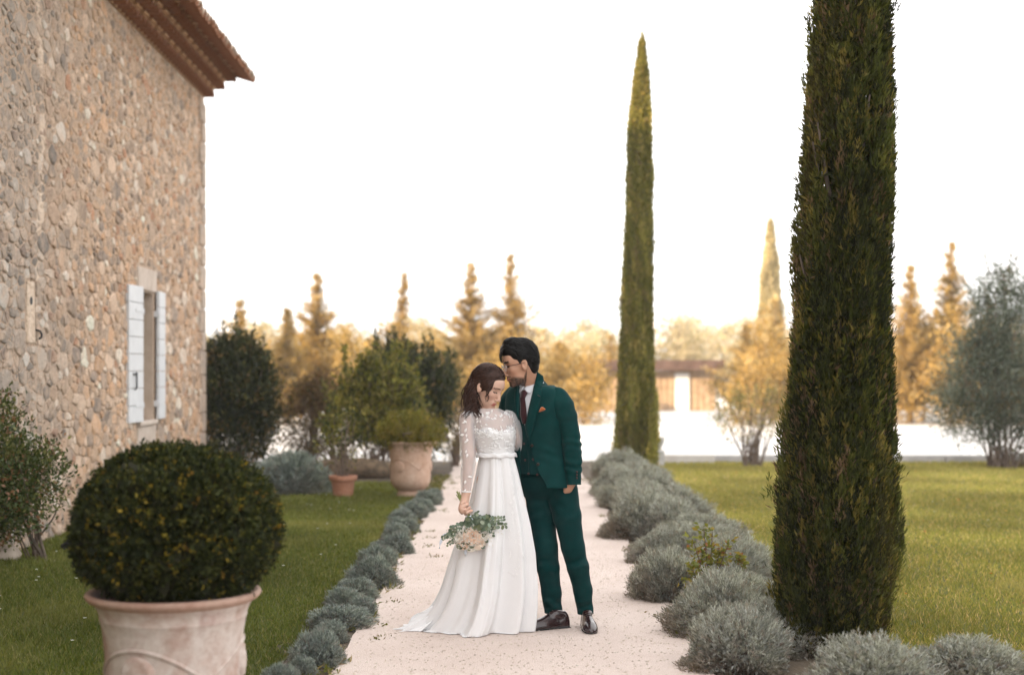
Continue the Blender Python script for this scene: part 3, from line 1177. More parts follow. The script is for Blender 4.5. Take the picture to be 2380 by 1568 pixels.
# ------------------------------------------------------------------ cypresses
def cypress(name, loc, H, prof, nclump, per, L, Wd, cols, wts, label, seed, gaps=(), core=0.80, group=None, lean=0.0):
    """prof: list of (z, radius); foliage in upright flame-like sprays"""
    g = np.random.default_rng(seed)
    e = empty(name, loc)
    tag(e, label, 'cypress', group)
    zs = np.array([p[0] for p in prof]) * 1.0
    rs = np.array([p[1] for p in prof]) * 1.0
    # sample clump positions weighted by radius
    zz = g.uniform(0, H, nclump * 3)
    acc = g.random(nclump * 3) < (np.interp(zz, zs, rs) / rs.max() + 0.05)
    zz = zz[acc][:nclump]
    n = len(zz)
    ph = g.uniform(0, 2 * math.pi, n)
    r = np.interp(zz, zs, rs)
    # vertical streaky lobes
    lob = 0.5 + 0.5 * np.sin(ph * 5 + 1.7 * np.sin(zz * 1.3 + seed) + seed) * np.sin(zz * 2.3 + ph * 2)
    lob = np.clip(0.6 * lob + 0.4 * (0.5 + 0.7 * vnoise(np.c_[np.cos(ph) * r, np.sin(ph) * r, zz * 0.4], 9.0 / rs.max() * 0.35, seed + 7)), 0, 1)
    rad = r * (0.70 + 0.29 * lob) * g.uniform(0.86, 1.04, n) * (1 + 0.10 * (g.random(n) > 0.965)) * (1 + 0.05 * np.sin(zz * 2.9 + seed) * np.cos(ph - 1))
    P = np.c_[np.cos(ph) * rad, np.sin(ph) * rad, zz]
    keep = np.ones(n, bool)
    for (gx, gz, grx, grz) in gaps:
        keep &= ~((((P[:, 0] - gx) / grx) ** 2 + ((P[:, 2] - gz) / grz) ** 2) < 1)
    P, ph, lob, n = P[keep], ph[keep], lob[keep], int(keep.sum())
    d = np.c_[np.cos(ph), np.sin(ph), np.zeros(n)]
    base = palette(n, cols, wts, g, 0.25) * (0.55 + 0.75 * lob[:, None])  # recessed sprays coloured darker, painting shade between the lobes
    pt = vnoise(P * np.array((1, 1, 0.35)), 5.0 / rs.max() * 0.5, seed + 2)[:, None]
    base = base * (1 + 0.35 * np.clip(pt, -1, 1)) + np.array((0.035, 0.018, 0.006)) * np.clip(pt - 0.45, 0, 1)
    Pn = np.repeat(P, per, axis=0)
    dn = np.repeat(d, per, axis=0)
    # each clump: an upright spray
    t = g.random((n * per, 1))
    Pn = Pn + np.c_[g.normal(size=(n * per, 2)) * L * 0.45, np.zeros(n * per)] * (1.1 - t) + np.array((0, 0, 1.0)) * (t - 0.4) * L * 3.2 - dn * (1 - t) * L * 0.6
    A = dn * 0.34 + np.array((0, 0, 1.0)) + g.normal(size=Pn.shape) * 0.34
    C = np.repeat(base, per, axis=0) * (1 + g.uniform(-0.22, 0.22, (n * per, 1)))
    Ls = L * g.uniform(0.6, 1.3, n * per)
    S = merge([leaves(Pn, A, Ls, Wd, C, g, bend=0.08)])
    S[0][:, 0] += lean * S[0][:, 2]
    link('crown', npmesh('crown', S[0], S[1], M['leaf'], S[2]), e)
    # inner foliage in the crown palette, slightly darker
    m = int(nclump * 11.0)
    zi = g.uniform(0.05, H * 0.985, m)
    ri = np.interp(zi, zs, rs) * core * np.sqrt(g.random(m))
    pi = g.uniform(0, 6.28, m)
    Pi = np.c_[np.cos(pi) * ri, np.sin(pi) * ri, zi]
    keep = np.ones(m, bool)
    for (gx, gz, grx, grz) in gaps:
        keep &= ~((((Pi[:, 0] - gx) / grx) ** 2 + ((Pi[:, 2] - gz) / grz) ** 2) < 1)
    Pi = Pi[keep]
    S = leaves(Pi, np.array((0, 0, 1.0)) + g.normal(size=Pi.shape) * 0.5, np.full(len(Pi), L * 1.5), L * 0.42,
               palette(len(Pi), [c_ for c_ in cols], wts, g) * 0.9, g)
    S[0][:, 0] += lean * S[0][:, 2]
    link('inner_foliage', npmesh('inner_foliage', S[0], S[1], M['leaf_dry'], S[2]), e)
    b = MB()
    b.tube([(0, 0, -0.05), (lean * H * 0.3, 0.0, H * 0.3), (lean * H * 0.7, 0.01, H * 0.7), (lean * H * 0.97, 0, H * 0.97)], [0.085, 0.06, 0.03, 0.008], 10)
    rr_ = random.Random(seed)
    for i in range(26):
        z = rr_.uniform(0.3, H * 0.9)
        a = rr_.uniform(0, 6.28)
        rq = float(np.interp(z + 0.4, zs, rs)) * 0.85
        b.tube([(lean * z, 0, z), (lean * z + math.cos(a) * rq * 0.6, math.sin(a) * rq * 0.6, z + 0.22), (lean * z + math.cos(a) * rq, math.sin(a) * rq, z + 0.6)], [0.02, 0.013, 0.005], 5, False)
    b.build('trunk', M['bark'], e)
    return e


CG = [(0.054, 0.064, 0.013), (0.096, 0.098, 0.020), (0.028, 0.032, 0.009), (0.19, 0.15, 0.036), (0.17, 0.11, 0.060)]
CWT = [4, 3, 4, 1.5, 0.7]
# near cypress: width 310 px at the foot, 205 at the picture top
px = lambda n_, D: n_ / FPX * D
cypress('cypress_tree', (1.79, 7.95, 0), 6.4,
        [(0, 0.345), (0.5, 0.375), (1.0, 0.350), (1.6, 0.315), (2.2, 0.300), (2.9, 0.275), (3.7, 0.235), (4.8, 0.17), (5.8, 0.08), (6.4, 0.01)],
        6800, 32, 0.042, 0.0085, CG, CWT, 'big dark green columnar cypress in front, top cut off by the picture edge', 3,
        gaps=((-0.13, 2.60, 0.040, 0.17), (0.06, 2.70, 0.035, 0.12), (0.07, 3.00, 0.035, 0.12), (-0.05, 1.80, 0.03, 0.08)), lean=0.033)
cypress('cypress_tree', (1.87, 21.6, 0), 6.62,
        [(0, 0.345), (0.6, 0.355), (1.2, 0.325), (1.9, 0.285), (2.7, 0.255), (3.4, 0.240), (4.3, 0.225), (5.0, 0.205), (5.5, 0.175), (6.0, 0.115), (6.35, 0.05), (6.60, 0.006)],
        4200, 24, 0.055, 0.015, [(0.245, 0.23, 0.062), (0.34, 0.30, 0.08), (0.17, 0.17, 0.046), (0.43, 0.34, 0.11), (0.28, 0.21, 0.10)], CWT,
        'tall slender columnar cypress behind the groom, its tip lit yellow by the sun', 9, lean=0.016)


# ------------------------------------------------------------------ generic shrubs and trees
def shrub(name, loc, lobes, nclump, per, spread, L, Wd, cols, wts, label, cat, seed, mat='leaf', up=0.4, out=0.6, rnd=0.7, stems=12, stem_r=0.014,
          stem_h=None, group=None, lo=0.55, clumpvar=0.28, partname='foliage', stemname='stems', bark='twig', zmin=-1.0, shoots=0, shoot_h=0.35, base_r=0.06):
    g = np.random.default_rng(seed)
    e = empty(name, loc)
    tag(e, label, cat, group)
    vol = np.array([r[0] * r[1] + r[1] * r[2] + r[0] * r[2] for _, r in lobes])
    vol = vol / vol.sum()
    parts = []
    for (c, r), w in zip(lobes, vol):
        P, d = shell(max(4, int(nclump * w)), c, r, g, lo, 1.0, zmin)
        P = P + 0.10 * np.array(r) * vnoise(P, 6.0 / max(r), seed)[:, None] * d
        parts.append(clump_leaves(P, d, per, spread, L, Wd, cols, wts, g, up, out, rnd, clumpvar))
    b = MB()
    q = random.Random(seed)
    for i in range(shoots):
        ct, r = lobes[q.randrange(len(lobes))]
        a, k_ = q.uniform(0, 6.28), math.sqrt(q.random()) * 0.9
        sx, sy = ct[0] + r[0] * k_ * math.cos(a), ct[1] + r[1] * k_ * math.sin(a)
        sz = ct[2] + r[2] * math.sqrt(max(0, 1 - k_ * k_)) * 0.85
        hh = shoot_h * q.uniform(0.4, 1.2)
        lx, ly = (sx - ct[0]) * 0.35 + q.uniform(-.06, .06), (sy - ct[1]) * 0.35
        b.tube([(sx, sy, sz - 0.2), (sx + lx * 0.5, sy + ly * 0.5, sz + hh * 0.5), (sx + lx, sy + ly, sz + hh)], [0.006, 0.004, 0.002], 4, False)
        m_ = int(hh / 0.03) + 4
        t_ = g.random((m_ * 3, 1))
        P = np.array((sx, sy, sz - 0.05)) + np.array((lx, ly, hh + 0.05)) * t_ + g.normal(size=(m_ * 3, 3)) * 0.012
        A = g.normal(size=(m_ * 3, 3)) * 0.6 + np.array((0, 0, 0.8))
        parts.append(leaves(P, A, L * g.uniform(0.6, 1.1, m_ * 3), Wd * 0.9, palette(m_ * 3, cols[:4], None, g, 0.25), g))
    S = merge(parts)
    link(partname, npmesh(partname, S[0], S[1], M[mat], S[2]), e)
    for i in range(stems):
        c, r = lobes[q.randrange(len(lobes))]
        a, el = q.uniform(0, 6.28), q.uniform(-0.2, 1.2)
        tip = Vector(c) + Vector((math.cos(a) * math.cos(el) * r[0], math.sin(a) * math.cos(el) * r[1], math.sin(el) * r[2])) * q.uniform(0.6, 1.05)
        tip.z = max(tip.z, 0.15)
        b0 = Vector((q.uniform(-base_r, base_r), q.uniform(-base_r, base_r), -0.02))
        mid = b0.lerp(tip, 0.5) + Vector((q.uniform(-.06, .06), q.uniform(-.06, .06), q.uniform(0, .1)))
        b.tube([b0, mid, tip], [stem_r, stem_r * 0.7, stem_r * 0.3], 5, False)
    if stems:
        b.build(stemname, M[bark], e)
    return e


# large dark evergreen bush at the house corner
D = 21.4
c0 = G(555, 1085)
DG = [(0.036, 0.046, 0.016), (0.054, 0.064, 0.020), (0.022, 0.030, 0.011), (0.13, 0.12, 0.032), (0.22, 0.14, 0.05)]
shrub('evergreen_bush', (-4.15, 21.6, 0), [((0, 0, 0.65), (0.58, 0.62, 0.68)), ((-0.12, 0, 1.30), (0.50, 0.5, 0.72)), ((0.22, -0.1, 1.10), (0.42, 0.4, 0.70)), ((-0.35, 0.1, 1.1), (0.4, 0.4, 0.7)), ((0.0, 0, 1.75), (0.28, 0.25, 0.42)), ((0.3, 0, 1.5), (0.2, 0.2, 0.38)), ((-0.3, 0, 1.6), (0.2, 0.2, 0.38))],
      1900, 13, 0.07, 0.075, 0.030, DG, [4, 3, 4, 1.5, 0.8], 'large dark evergreen bush beside the far corner of the stone house', 'bush', 31, 'leaf_gloss', up=0.9, shoots=60, shoot_h=0.28)
shrub('red_shrub', (-3.20, 22.6, 0), [((0, 0, 0.75), (0.5, 0.45, 0.70)), ((0.15, 0, 1.15), (0.35, 0.35, 0.40))],
      620, 12, 0.06, 0.055, 0.024, [(0.12, 0.07, 0.04), (0.16, 0.085, 0.05), (0.07, 0.065, 0.03), (0.20, 0.13, 0.06)], None, 'loose reddish brown shrub between the dark bush and the green bush', 'bush', 32, stems=26)
YG = [(0.22, 0.21, 0.04), (0.14, 0.145, 0.032), (0.065, 0.080, 0.025), (0.30, 0.25, 0.065), (0.04, 0.055, 0.02)]
shrub('broadleaf_bush', (-2.00, 21.2, 0), [((0.0, -0.1, 0.98), (0.50, 0.45, 0.50)), ((-0.42, -0.15, 0.80), (0.34, 0.36, 0.42)), ((0.18, -0.2, 1.32), (0.36, 0.4, 0.32)), ((-0.25, -0.1, 1.30), (0.30, 0.3, 0.28)), ((0.45, -0.1, 0.85), (0.28, 0.3, 0.40))],
      760, 10, 0.08, 0.090, 0.034, YG, [4, 3, 2, 2, 1], 'yellow-green leafy bush with bare lower stems behind the small terracotta pot', 'bush', 33, up=0.9, stems=34, stem_r=0.012, shoots=46, shoot_h=0.42, base_r=0.2)
shrub('evergreen_bush', (-1.62, 22.2, 0), [((0, 0, 0.95), (0.66, 0.55, 0.85)), ((-0.25, 0, 1.45), (0.36, 0.4, 0.42)), ((0.40, 0, 1.30), (0.32, 0.35, 0.45))],
      1000, 12, 0.075, 0.09, 0.032, DG, [4, 3, 4, 1.5, 0.5], 'dark green bush with upright shoots behind the large terracotta urn', 'bush', 34, 'leaf_gloss', up=1.0, stems=26, shoots=60, shoot_h=0.40)
shrub('wispy_shrub', (-0.92, 23.2, 0), [((0, 0, 0.8), (0.35, 0.4, 0.75))], 240, 9, 0.08, 0.06, 0.022,
      [(0.22, 0.17, 0.06), (0.14, 0.13, 0.04), (0.28, 0.20, 0.08)], None, 'thin sunlit wispy shrub just left of the bride, behind the urn', 'bush', 35, stems=22)
shrub('bare_shrub', (-2.62, 21.3, 0), [((0, 0, 0.55), (0.42, 0.3, 0.5))], 110, 8, 0.08, 0.05, 0.02, [(0.12, 0.09, 0.05), (0.16, 0.13, 0.06)], None,
      'sparse brown twiggy shrub behind the round grey cushion', 'bush', 36, stems=40, stem_r=0.010)
# low dark log and earth heap in the bed
M['log'] = surf('old_log', [(0.3, (0.06, 0.045, 0.03)), (0.7, (0.20, 0.14, 0.09))], 12, 0.95, 0.8, 40, 0.02)
b = MB()
b.tube([(-2.95, 20.6, 0.10), (-2.6, 20.55, 0.13), (-2.15, 20.6, 0.14), (-1.75, 20.65, 0.10)], [0.11, 0.15, 0.16, 0.12], 14)
tag(b.build('fallen_log', M['log'], smooth=True), 'dark brown log lying in the bed behind the small terracotta pot', 'log')

# round grey cushion shrub in the far bed
p = G(662, 1152)
e = lavender(LAVL[1], (p.x, p.y + 0.42), 0.50, 0.46, 0.52, 0.5, 'large round blue-grey cushion shrub on the lawn edge beside the small terracotta pot', 'round grey cushions')
e.name = 'cushion_shrub'
del e['group']
e['category'] = 'shrub'
link('foliage', LAVL[0][0], e).rotation_euler = (0, 0, 2.0)
link('foliage', LAVL[2][0], e).rotation_euler = (0, 0, 4.0)

# rose bush against the wall on the left
RG = [(0.055, 0.078, 0.022), (0.085, 0.105, 0.030), (0.16, 0.16, 0.045), (0.22, 0.11, 0.05)]
rb = shrub('rose_bush', (-3.93, 11.75, 0), [((-0.22, -0.45, 0.80), (0.34, 0.45, 0.50)), ((-0.12, -0.25, 0.60), (0.36, 0.4, 0.34)), ((0.02, -0.1, 0.72), (0.28, 0.25, 0.26)), ((-0.24, -0.5, 1.12), (0.26, 0.35, 0.30)), ((-0.22, -0.4, 0.42), (0.30, 0.4, 0.25))],
           900, 12, 0.055, 0.042, 0.024, RG, [4, 4, 2, 1], 'glossy green rose bush growing against the stone wall at the left picture edge', 'rose', 41, 'leaf_gloss', up=0.3, stems=10, stem_r=0.008)
b = MB()
b.tube([(0.12, -0.12, 0.0), (0.02, -0.1, 0.14), (-0.10, -0.05, 0.34), (-0.2, -0.05, 0.7)], [0.018, 0.016, 0.013, 0.008], 8)
b.tube([(0.12, -0.12, 0.0), (0.06, -0.1, 0.2), (0.03, -0.08, 0.42), (0.0, -0.05, 0.72)], [0.016, 0.012, 0.010, 0.006], 8)
b.tube([(0.06, -0.1, 0.2), (0.16, -0.08, 0.34), (0.24, -0.05, 0.52)], [0.008, 0.006, 0.003], 6)
b.build('main_stems', M['bark'], rb)
# rounded field stone on the lawn edge, black garden spotlight
M['boulder'] = surf('boulder', [(0.3, (0.42, 0.34, 0.27)), (0.7, (0.58, 0.49, 0.41))], 6, 0.9, 0.5, 30)
bpy_v = []
b = MB()
prof = [(0.001, 0.10), (0.06, 0.096), (0.11, 0.075), (0.135, 0.04), (0.13, 0.0), (0.10, -0.03)]
b.lathe(prof, 20)
b.V = [(x * (1.0 + 0.1 * math.sin(3 * y * 20)), y * 0.8 + 0.006 * math.sin(x * 40), z * (1 + 0.08 * math.sin(x * 25))) for x, y, z in b.V]
tag(b.build('field_stone', M['boulder'], smooth=True, loc=(-4.16, 11.65, 0.02)), 'pale rounded stone lying in the grass at the left picture edge', 'stone')
sp = empty('garden_spotlight', G(158, 1282))
tag(sp, 'small black garden spotlight in the grass between rose bush and clipped ball', 'lamp')
M['black'] = surf('black_plastic', [(0.3, (0.012, 0.012, 0.013)), (0.7, (0.025, 0.025, 0.027))], 20, 0.5)
b = MB()
b.tube([(0, 0, -0.02), (0, 0, 0.05)], 0.010, 8)
b.build('spike', M['black'], sp)
b = MB()
b.tube([(-0.05, 0, 0.04), (0.0, 0, 0.065), (0.05, 0, 0.085)], [0.026, 0.034, 0.038], 14)
b.build('lamp_head', M['black'], sp, smooth=True)


# ------------------------------------------------------------------ terracotta urns and pots
def terracotta(name, stops):
    m, t, b_ = _new(name)
    c = ramp(t, noise(t, 3.5, 6, 0.6, dist=0.4), stops)
    s = ramp(t, noise(t, 28, 4, 0.65), [(0.3, (0.86, 0.82, 0.80)), (0.6, (1.04, 1.04, 1.04))])
    t.links.new(mixc(t, 1.0, c, s, 'MULTIPLY'), b_.inputs['Base Color'])
    b_.inputs['Roughness'].default_value = 0.8
    b_.inputs['Specular IOR Level'].default_value = 0.25
    bump(t, b_, noise(t, 45, 4), 0.25, 0.006)
    return m


M['clay_pale'] = terracotta('pale_aged_clay', [(0.33, (0.34, 0.21, 0.165)), (0.43, (0.43, 0.33, 0.285)), (0.54, (0.53, 0.47, 0.43)), (0.64, (0.42, 0.315, 0.28)), (0.75, (0.50, 0.45, 0.415))])
M['clay_rim'] = terracotta('clay_rim', [(0.25, (0.34, 0.18, 0.135)), (0.5, (0.42, 0.29, 0.23)), (0.75, (0.38, 0.25, 0.20))])
M['clay_warm'] = terracotta('warm_pale_clay', [(0.25, (0.40, 0.25, 0.17)), (0.5, (0.48, 0.34, 0.26)), (0.8, (0.53, 0.41, 0.33))])
M['clay_red'] = terracotta('red_clay', [(0.25, (0.30, 0.13, 0.08)), (0.5, (0.40, 0.20, 0.13)), (0.8, (0.45, 0.26, 0.18))])
M['soil'] = surf('pot_soil', [(0.3, (0.03, 0.024, 0.018)), (0.7, (0.08, 0.06, 0.045))], 30, 0.95, 0.8, 60)


def urn(loc, Rr, H, label, mat, rim_mat, swag=True, rz=0):
    e = empty('terracotta_urn', loc, rz)
    tag(e, label, 'pot')
    b = MB()
    b.lathe([(Rr * 0.50, 0.0), (Rr * 0.52, H * 0.02), (Rr * 0.50, H * 0.07), (Rr * 0.45, H * 0.115)], 64)
    b.lathe([(Rr * 0.001, 0.0), (Rr * 0.50, 0.0)], 64)
    b.build('foot', mat, e, True)
    b = MB()
    b.lathe([(Rr * 0.44, H * 0.115), (Rr * 0.50, H * 0.13), (Rr * 0.66, H * 0.19), (Rr * 0.745, H * 0.27), (Rr * 0.765, H * 0.36), (Rr * 0.765, H * 0.50), (Rr * 0.775, H * 0.64),
             (Rr * 0.80, H * 0.76), (Rr * 0.825, H * 0.832), (Rr * 0.835, H * 0.840), (Rr * 0.838, H * 0.848), (Rr * 0.83, H * 0.856), (Rr * 0.86, H * 0.90), (Rr * 0.90, H * 0.935)], 96)
    body = b.build('body', mat, e, True)
    b = MB()
    b.lathe([(Rr * 0.90, H * 0.935), (Rr * 0.955, H * 0.95), (Rr * 0.985, H * 0.965), (Rr, H * 0.982), (Rr * 0.985, H * 0.996), (Rr * 0.94, H), (Rr * 0.88, H * 0.985), (Rr * 0.84, H * 0.94), (Rr * 0.80, H * 0.80)], 96)
    b.build('rim', rim_mat, e, True)
    b = MB()
    b.lathe([(0.001, H * 0.88), (Rr * 0.45, H * 0.88), (Rr * 0.82, H * 0.87)], 40)
    b.build('soil', M['soil'], e)
    if swag:
        # raised garland ropes and round medallions
        for k in range(3):
            a0 = k * 2 * math.pi / 3
            pts = []
            for t in np.linspace(0, 1, 25):
                a = a0 + t * 2 * math.pi / 3
                z = H * (0.50 + 0.20 * math.sin(t * math.pi))
                rr_ = Rr * float(np.interp(z / H, [0.27, 0.36, 0.5, 0.64, 0.76], [0.745, 0.765, 0.765, 0.775, 0.80]))
                pts.append((math.cos(a) * rr_, math.sin(a) * rr_, z))
            b = MB()
            b.tube(pts, Rr * 0.026, 8)
            b.build('garland', mat, e, True)
            b = MB()
            b.lathe([(0.001, 0.026), (0.03, 0.024), (0.045, 0.018), (0.06, 0.020), (0.072, 0.012), (0.080, -0.01)], 24)
            b.V = [(x * Rr / 0.36, y * Rr / 0.36, z * Rr / 0.36) for x, y, z in b.V]
            o = b.build('medallion', mat, e, True)
            z = H * 0.56
            am = a0 + math.pi / 3
            o.location = (math.cos(am) * Rr * 0.757, math.sin(am) * Rr * 0.757, z)
            o.rotation_euler = (0, R(90), am)
    return e


# foreground urn with the clipped ball
pD = 5.45
pc = ((404 - 1189.5) / FPX * (pD + 0.34), pD + 0.34)
PR = 0.352
PH = 0.665
urn((pc[0], pc[1], 0.003), PR, PH, 'large pale weathered terracotta urn with garland relief in the left foreground', M['clay_pale'], M['clay_rim'], rz=R(-168))
g = np.random.default_rng(77)
ball = empty('box_ball', (pc[0] + 0.015, pc[1], PH - 0.06))
tag(ball, 'clipped dark green boxwood ball with yellowish leaf tips in the foreground urn', 'topiary')
ctr = np.array((0, 0, 0.315))
rad = np.array((0.412, 0.412, 0.322))
P, d = shell(7000, ctr, rad, g, 0.90, 1.0, -0.93)
P = P + (0.018 * vnoise(P, 14, 5) + 0.010 * vnoise(P, 34, 6))[:, None] * d
S1 = clump_leaves(P, d, 7, 0.012, 0.022, 0.013, [(0.034, 0.042, 0.012), (0.052, 0.060, 0.016), (0.022, 0.030, 0.011), (0.085, 0.082, 0.020), (0.24, 0.17, 0.024)], [4, 4, 3, 1.8, 0.5], g, up=0.4, out=0.8, rnd=0.8)
P, d = shell(5000, ctr, rad * 0.93, g, 0.6, 1.0, -0.95)
S2 = leaves(P, d + g.normal(size=d.shape) * 0.8, np.full(len(P), 0.07), 0.05, palette(len(P), [(0.022, 0.028, 0.01), (0.03, 0.03, 0.014)], None, g), g)
# fresh yellow-green tips on the right and lower front
P, d = shell(900, ctr, rad, g, 0.985, 1.01, -0.7)
w = (0.35 + 0.5 * (d[:, 0] > 0.1) * (d[:, 2] < 0.45)) * (0.5 + 0.5 * vnoise(P, 9, 8))
k = g.random(len(P)) < w
S3 = clump_leaves(P[k], d[k], 4, 0.008, 0.020, 0.012, [(0.19, 0.15, 0.02), (0.14, 0.13, 0.022), (0.26, 0.15, 0.03)], [3, 3, 1], g, up=0.4, out=1.0)
S = merge([S1, S2, S3])
link('foliage', npmesh('foliage', S[0], S[1], M['leaf'], S[2]), ball)
b = MB()
b.tube([(0, 0, -0.02), (0.01, 0, 0.25), (0, 0, 0.5)], [0.022, 0.018, 0.008], 8)
for i in range(16):
    a = i * 2.4
    b.tube([(0, 0, 0.1 + 0.012 * i), (0.2 * math.cos(a), 0.2 * math.sin(a), 0.22 + 0.016 * i), (0.36 * math.cos(a), 0.36 * math.sin(a), 0.24 + 0.02 * i)], [0.008, 0.006, 0.002], 5, False)
b.build('stems', M['bark'], ball)

# far urn with its yellow-green clipped plant
p = G(952, 1156)
fe = urn((p.x, p.y + 0.12, 0.0), 0.325, 0.69, 'pale terracotta urn with yellow-green plant standing on the lawn left of the bride', M['clay_warm'], M['clay_warm'], rz=R(-60))
shrub('potted_shrub', (p.x - 0.01, p.y + 0.12, 0.645), [((0, 0, 0.15), (0.44, 0.42, 0.24)), ((0.0, 0, 0.05), (0.36, 0.34, 0.12))], 900, 12, 0.025, 0.045, 0.012,
      [(0.19, 0.17, 0.025), (0.14, 0.135, 0.024), (0.24, 0.175, 0.035), (0.09, 0.09, 0.02)], [4, 3, 2, 1], 'low domed yellow-green shrub growing in the far terracotta urn', 'shrub', 51, up=0.9, stems=14)
# small terracotta pot
p = G(795, 1156)
e = empty('flower_pot', (p.x, p.y + 0.1, 0))
tag(e, 'small plain orange terracotta flower pot on the far lawn edge', 'pot')
b = MB()
b.lathe([(0.001, 0.0), (0.115, 0.0), (0.118, 0.01), (0.145, 0.20), (0.146, 0.205)], 40)
b.build('body', M['clay_red'], e, True)
b = MB()
b.lathe([(0.146, 0.205), (0.168, 0.207), (0.172, 0.215), (0.174, 0.262), (0.170, 0.268), (0.155, 0.268), (0.150, 0.22)], 40)
b.build('rim', M['clay_red'], e, True)
b = MB()
b.lathe([(0.001, 0.235), (0.152, 0.232)], 24)
b.build('soil', M['soil'], e)
shrub('potted_shrub', (p.x, p.y + 0.1, 0.23), [((0.05, 0, 0.55), (0.26, 0.22, 0.42)), ((-0.15, 0, 0.4), (0.2, 0.2, 0.3))], 70, 7, 0.05, 0.055, 0.022, YG, None, 'thin bare-stemmed shrub growing in the small orange pot', 'shrub', 52, stems=18, stem_r=0.008)

# young rose growing through the right lavender row
p = G(1655, 1378)
RY = [(0.24, 0.24, 0.05), (0.17, 0.19, 0.05), (0.32, 0.24, 0.06), (0.30, 0.13, 0.05)]
e = empty('rose_bush', (1.30, 9.35, 0))
e.scale = (0.95, 0.95, 0.88)
tag(e, 'young yellow-green rose growing up through the right-hand lavender row', 'rose')
b = MB()
g = np.random.default_rng(91)
Ps, Ds = [], []
q = random.Random(9)
for (tx, tz) in ((-0.12, 0.50), (-0.05, 0.60), (0.02, 0.58), (0.12, 0.50), (0.22, 0.36), (-0.16, 0.34), (0.20, 0.40), (0.06, 0.42), (-0.10, 0.24), (-0.18, 0.20)):
    ty = q.uniform(-0.15, 0.05)
    pts = [Vector((0.02, 0, 0)), Vector((tx * 0.35, ty * 0.4, tz * 0.5)), Vector((tx, ty, tz))]
    b.tube(pts, [0.007, 0.005, 0.003], 5, False)
    for k in range(9):
        t = 0.35 + 0.65 * k / 8
        pp_ = pts[0].lerp(pts[1], t * 2) if t < 0.5 else pts[1].lerp(pts[2], t * 2 - 1)
        for j in range(4):
            Ps.append((pp_.x + q.uniform(-.03, .03), pp_.y + q.uniform(-.03, .03), pp_.z + q.uniform(-.015, .02)))
            a = q.uniform(0, 6.28)
            Ds.append((math.cos(a), math.sin(a), q.uniform(-0.1, 0.5)))
P, d = np.array(Ps), np.array(Ds)
P = np.repeat(P, 2, axis=0) + g.normal(size=(len(P) * 2, 3)) * 0.012
d = np.repeat(d, 2, axis=0) + g.normal(size=(len(P), 3)) * 0.4
S = leaves(P, d, 0.050 * g.uniform(0.6, 1.2, len(P)), 0.030, palette(len(P), RY, [4, 3, 2, 0.7], g), g)
link('foliage', npmesh('foliage', S[0], S[1], M['leaf'], S[2]), e)
b.build('stems', M['twig'], e)

# ------------------------------------------------------------------ beyond: golden shrub, olive, conifers, shed, treeline
GO = [(0.38, 0.255, 0.09), (0.44, 0.30, 0.11), (0.27, 0.17, 0.055), (0.48, 0.37, 0.20), (0.14, 0.10, 0.035)]
GOW = [4, 4, 2, 2, 1]
p = G(1745, 1084)
e = shrub('golden_shrub', (p.x, p.y, 0), [((0, 0, 0.80), (0.56, 0.5, 0.42)), ((-0.3, 0, 0.68), (0.38, 0.4, 0.38)), ((0.28, 0, 0.9), (0.38, 0.4, 0.40))], 170, 9, 0.07, 0.055, 0.020,
          [(0.42, 0.34, 0.16), (0.33, 0.28, 0.11), (0.25, 0.24, 0.09), (0.5, 0.36, 0.2)], None, 'airy many-stemmed golden shrub at the far edge of the right lawn', 'bush', 61, stems=34, stem_r=0.011, up=0.7, base_r=0.16, shoots=22, shoot_h=0.25)
# olive
p = G(2330, 1092)
OL = [(0.15, 0.175, 0.14), (0.21, 0.23, 0.185), (0.10, 0.12, 0.09), (0.22, 0.15, 0.085), (0.07, 0.08, 0.06)]
shrub('olive_tree', (p.x + 0.15, p.y + 0.5, 0), [((0, 0, 1.35), (0.95, 0.9, 0.85)), ((-0.55, -0.2, 0.95), (0.62, 0.55, 0.60)), ((0.3, 0, 2.15), (0.85, 0.8, 0.80)), ((0.0, 0, 2.7), (0.5, 0.5, 0.5)), ((-0.25, 0, 1.85), (0.45, 0.45, 0.5)), ((0.7, 0, 0.75), (0.7, 0.6, 0.55))],
      2500, 13, 0.085, 0.085, 0.018, OL, [4, 4, 3, 0.7, 2], 'bushy grey-green olive tree at the right picture edge', 'olive tree', 62, up=0.5, stems=40, stem_r=0.014, shoots=70, shoot_h=0.45, base_r=0.2, partname='crown', stemname='branches', lo=0.35)
shrub('dry_shrub', (8.15, 22.9, 0), [((0, 0, 0.12), (0.42, 0.25, 0.18))], 120, 8, 0.06, 0.05, 0.02, [(0.16, 0.10, 0.06), (0.2, 0.14, 0.08), (0.12, 0.12, 0.04)], None, 'low brown dry shrub under the olive tree at the right edge', 'shrub', 63, stems=10)


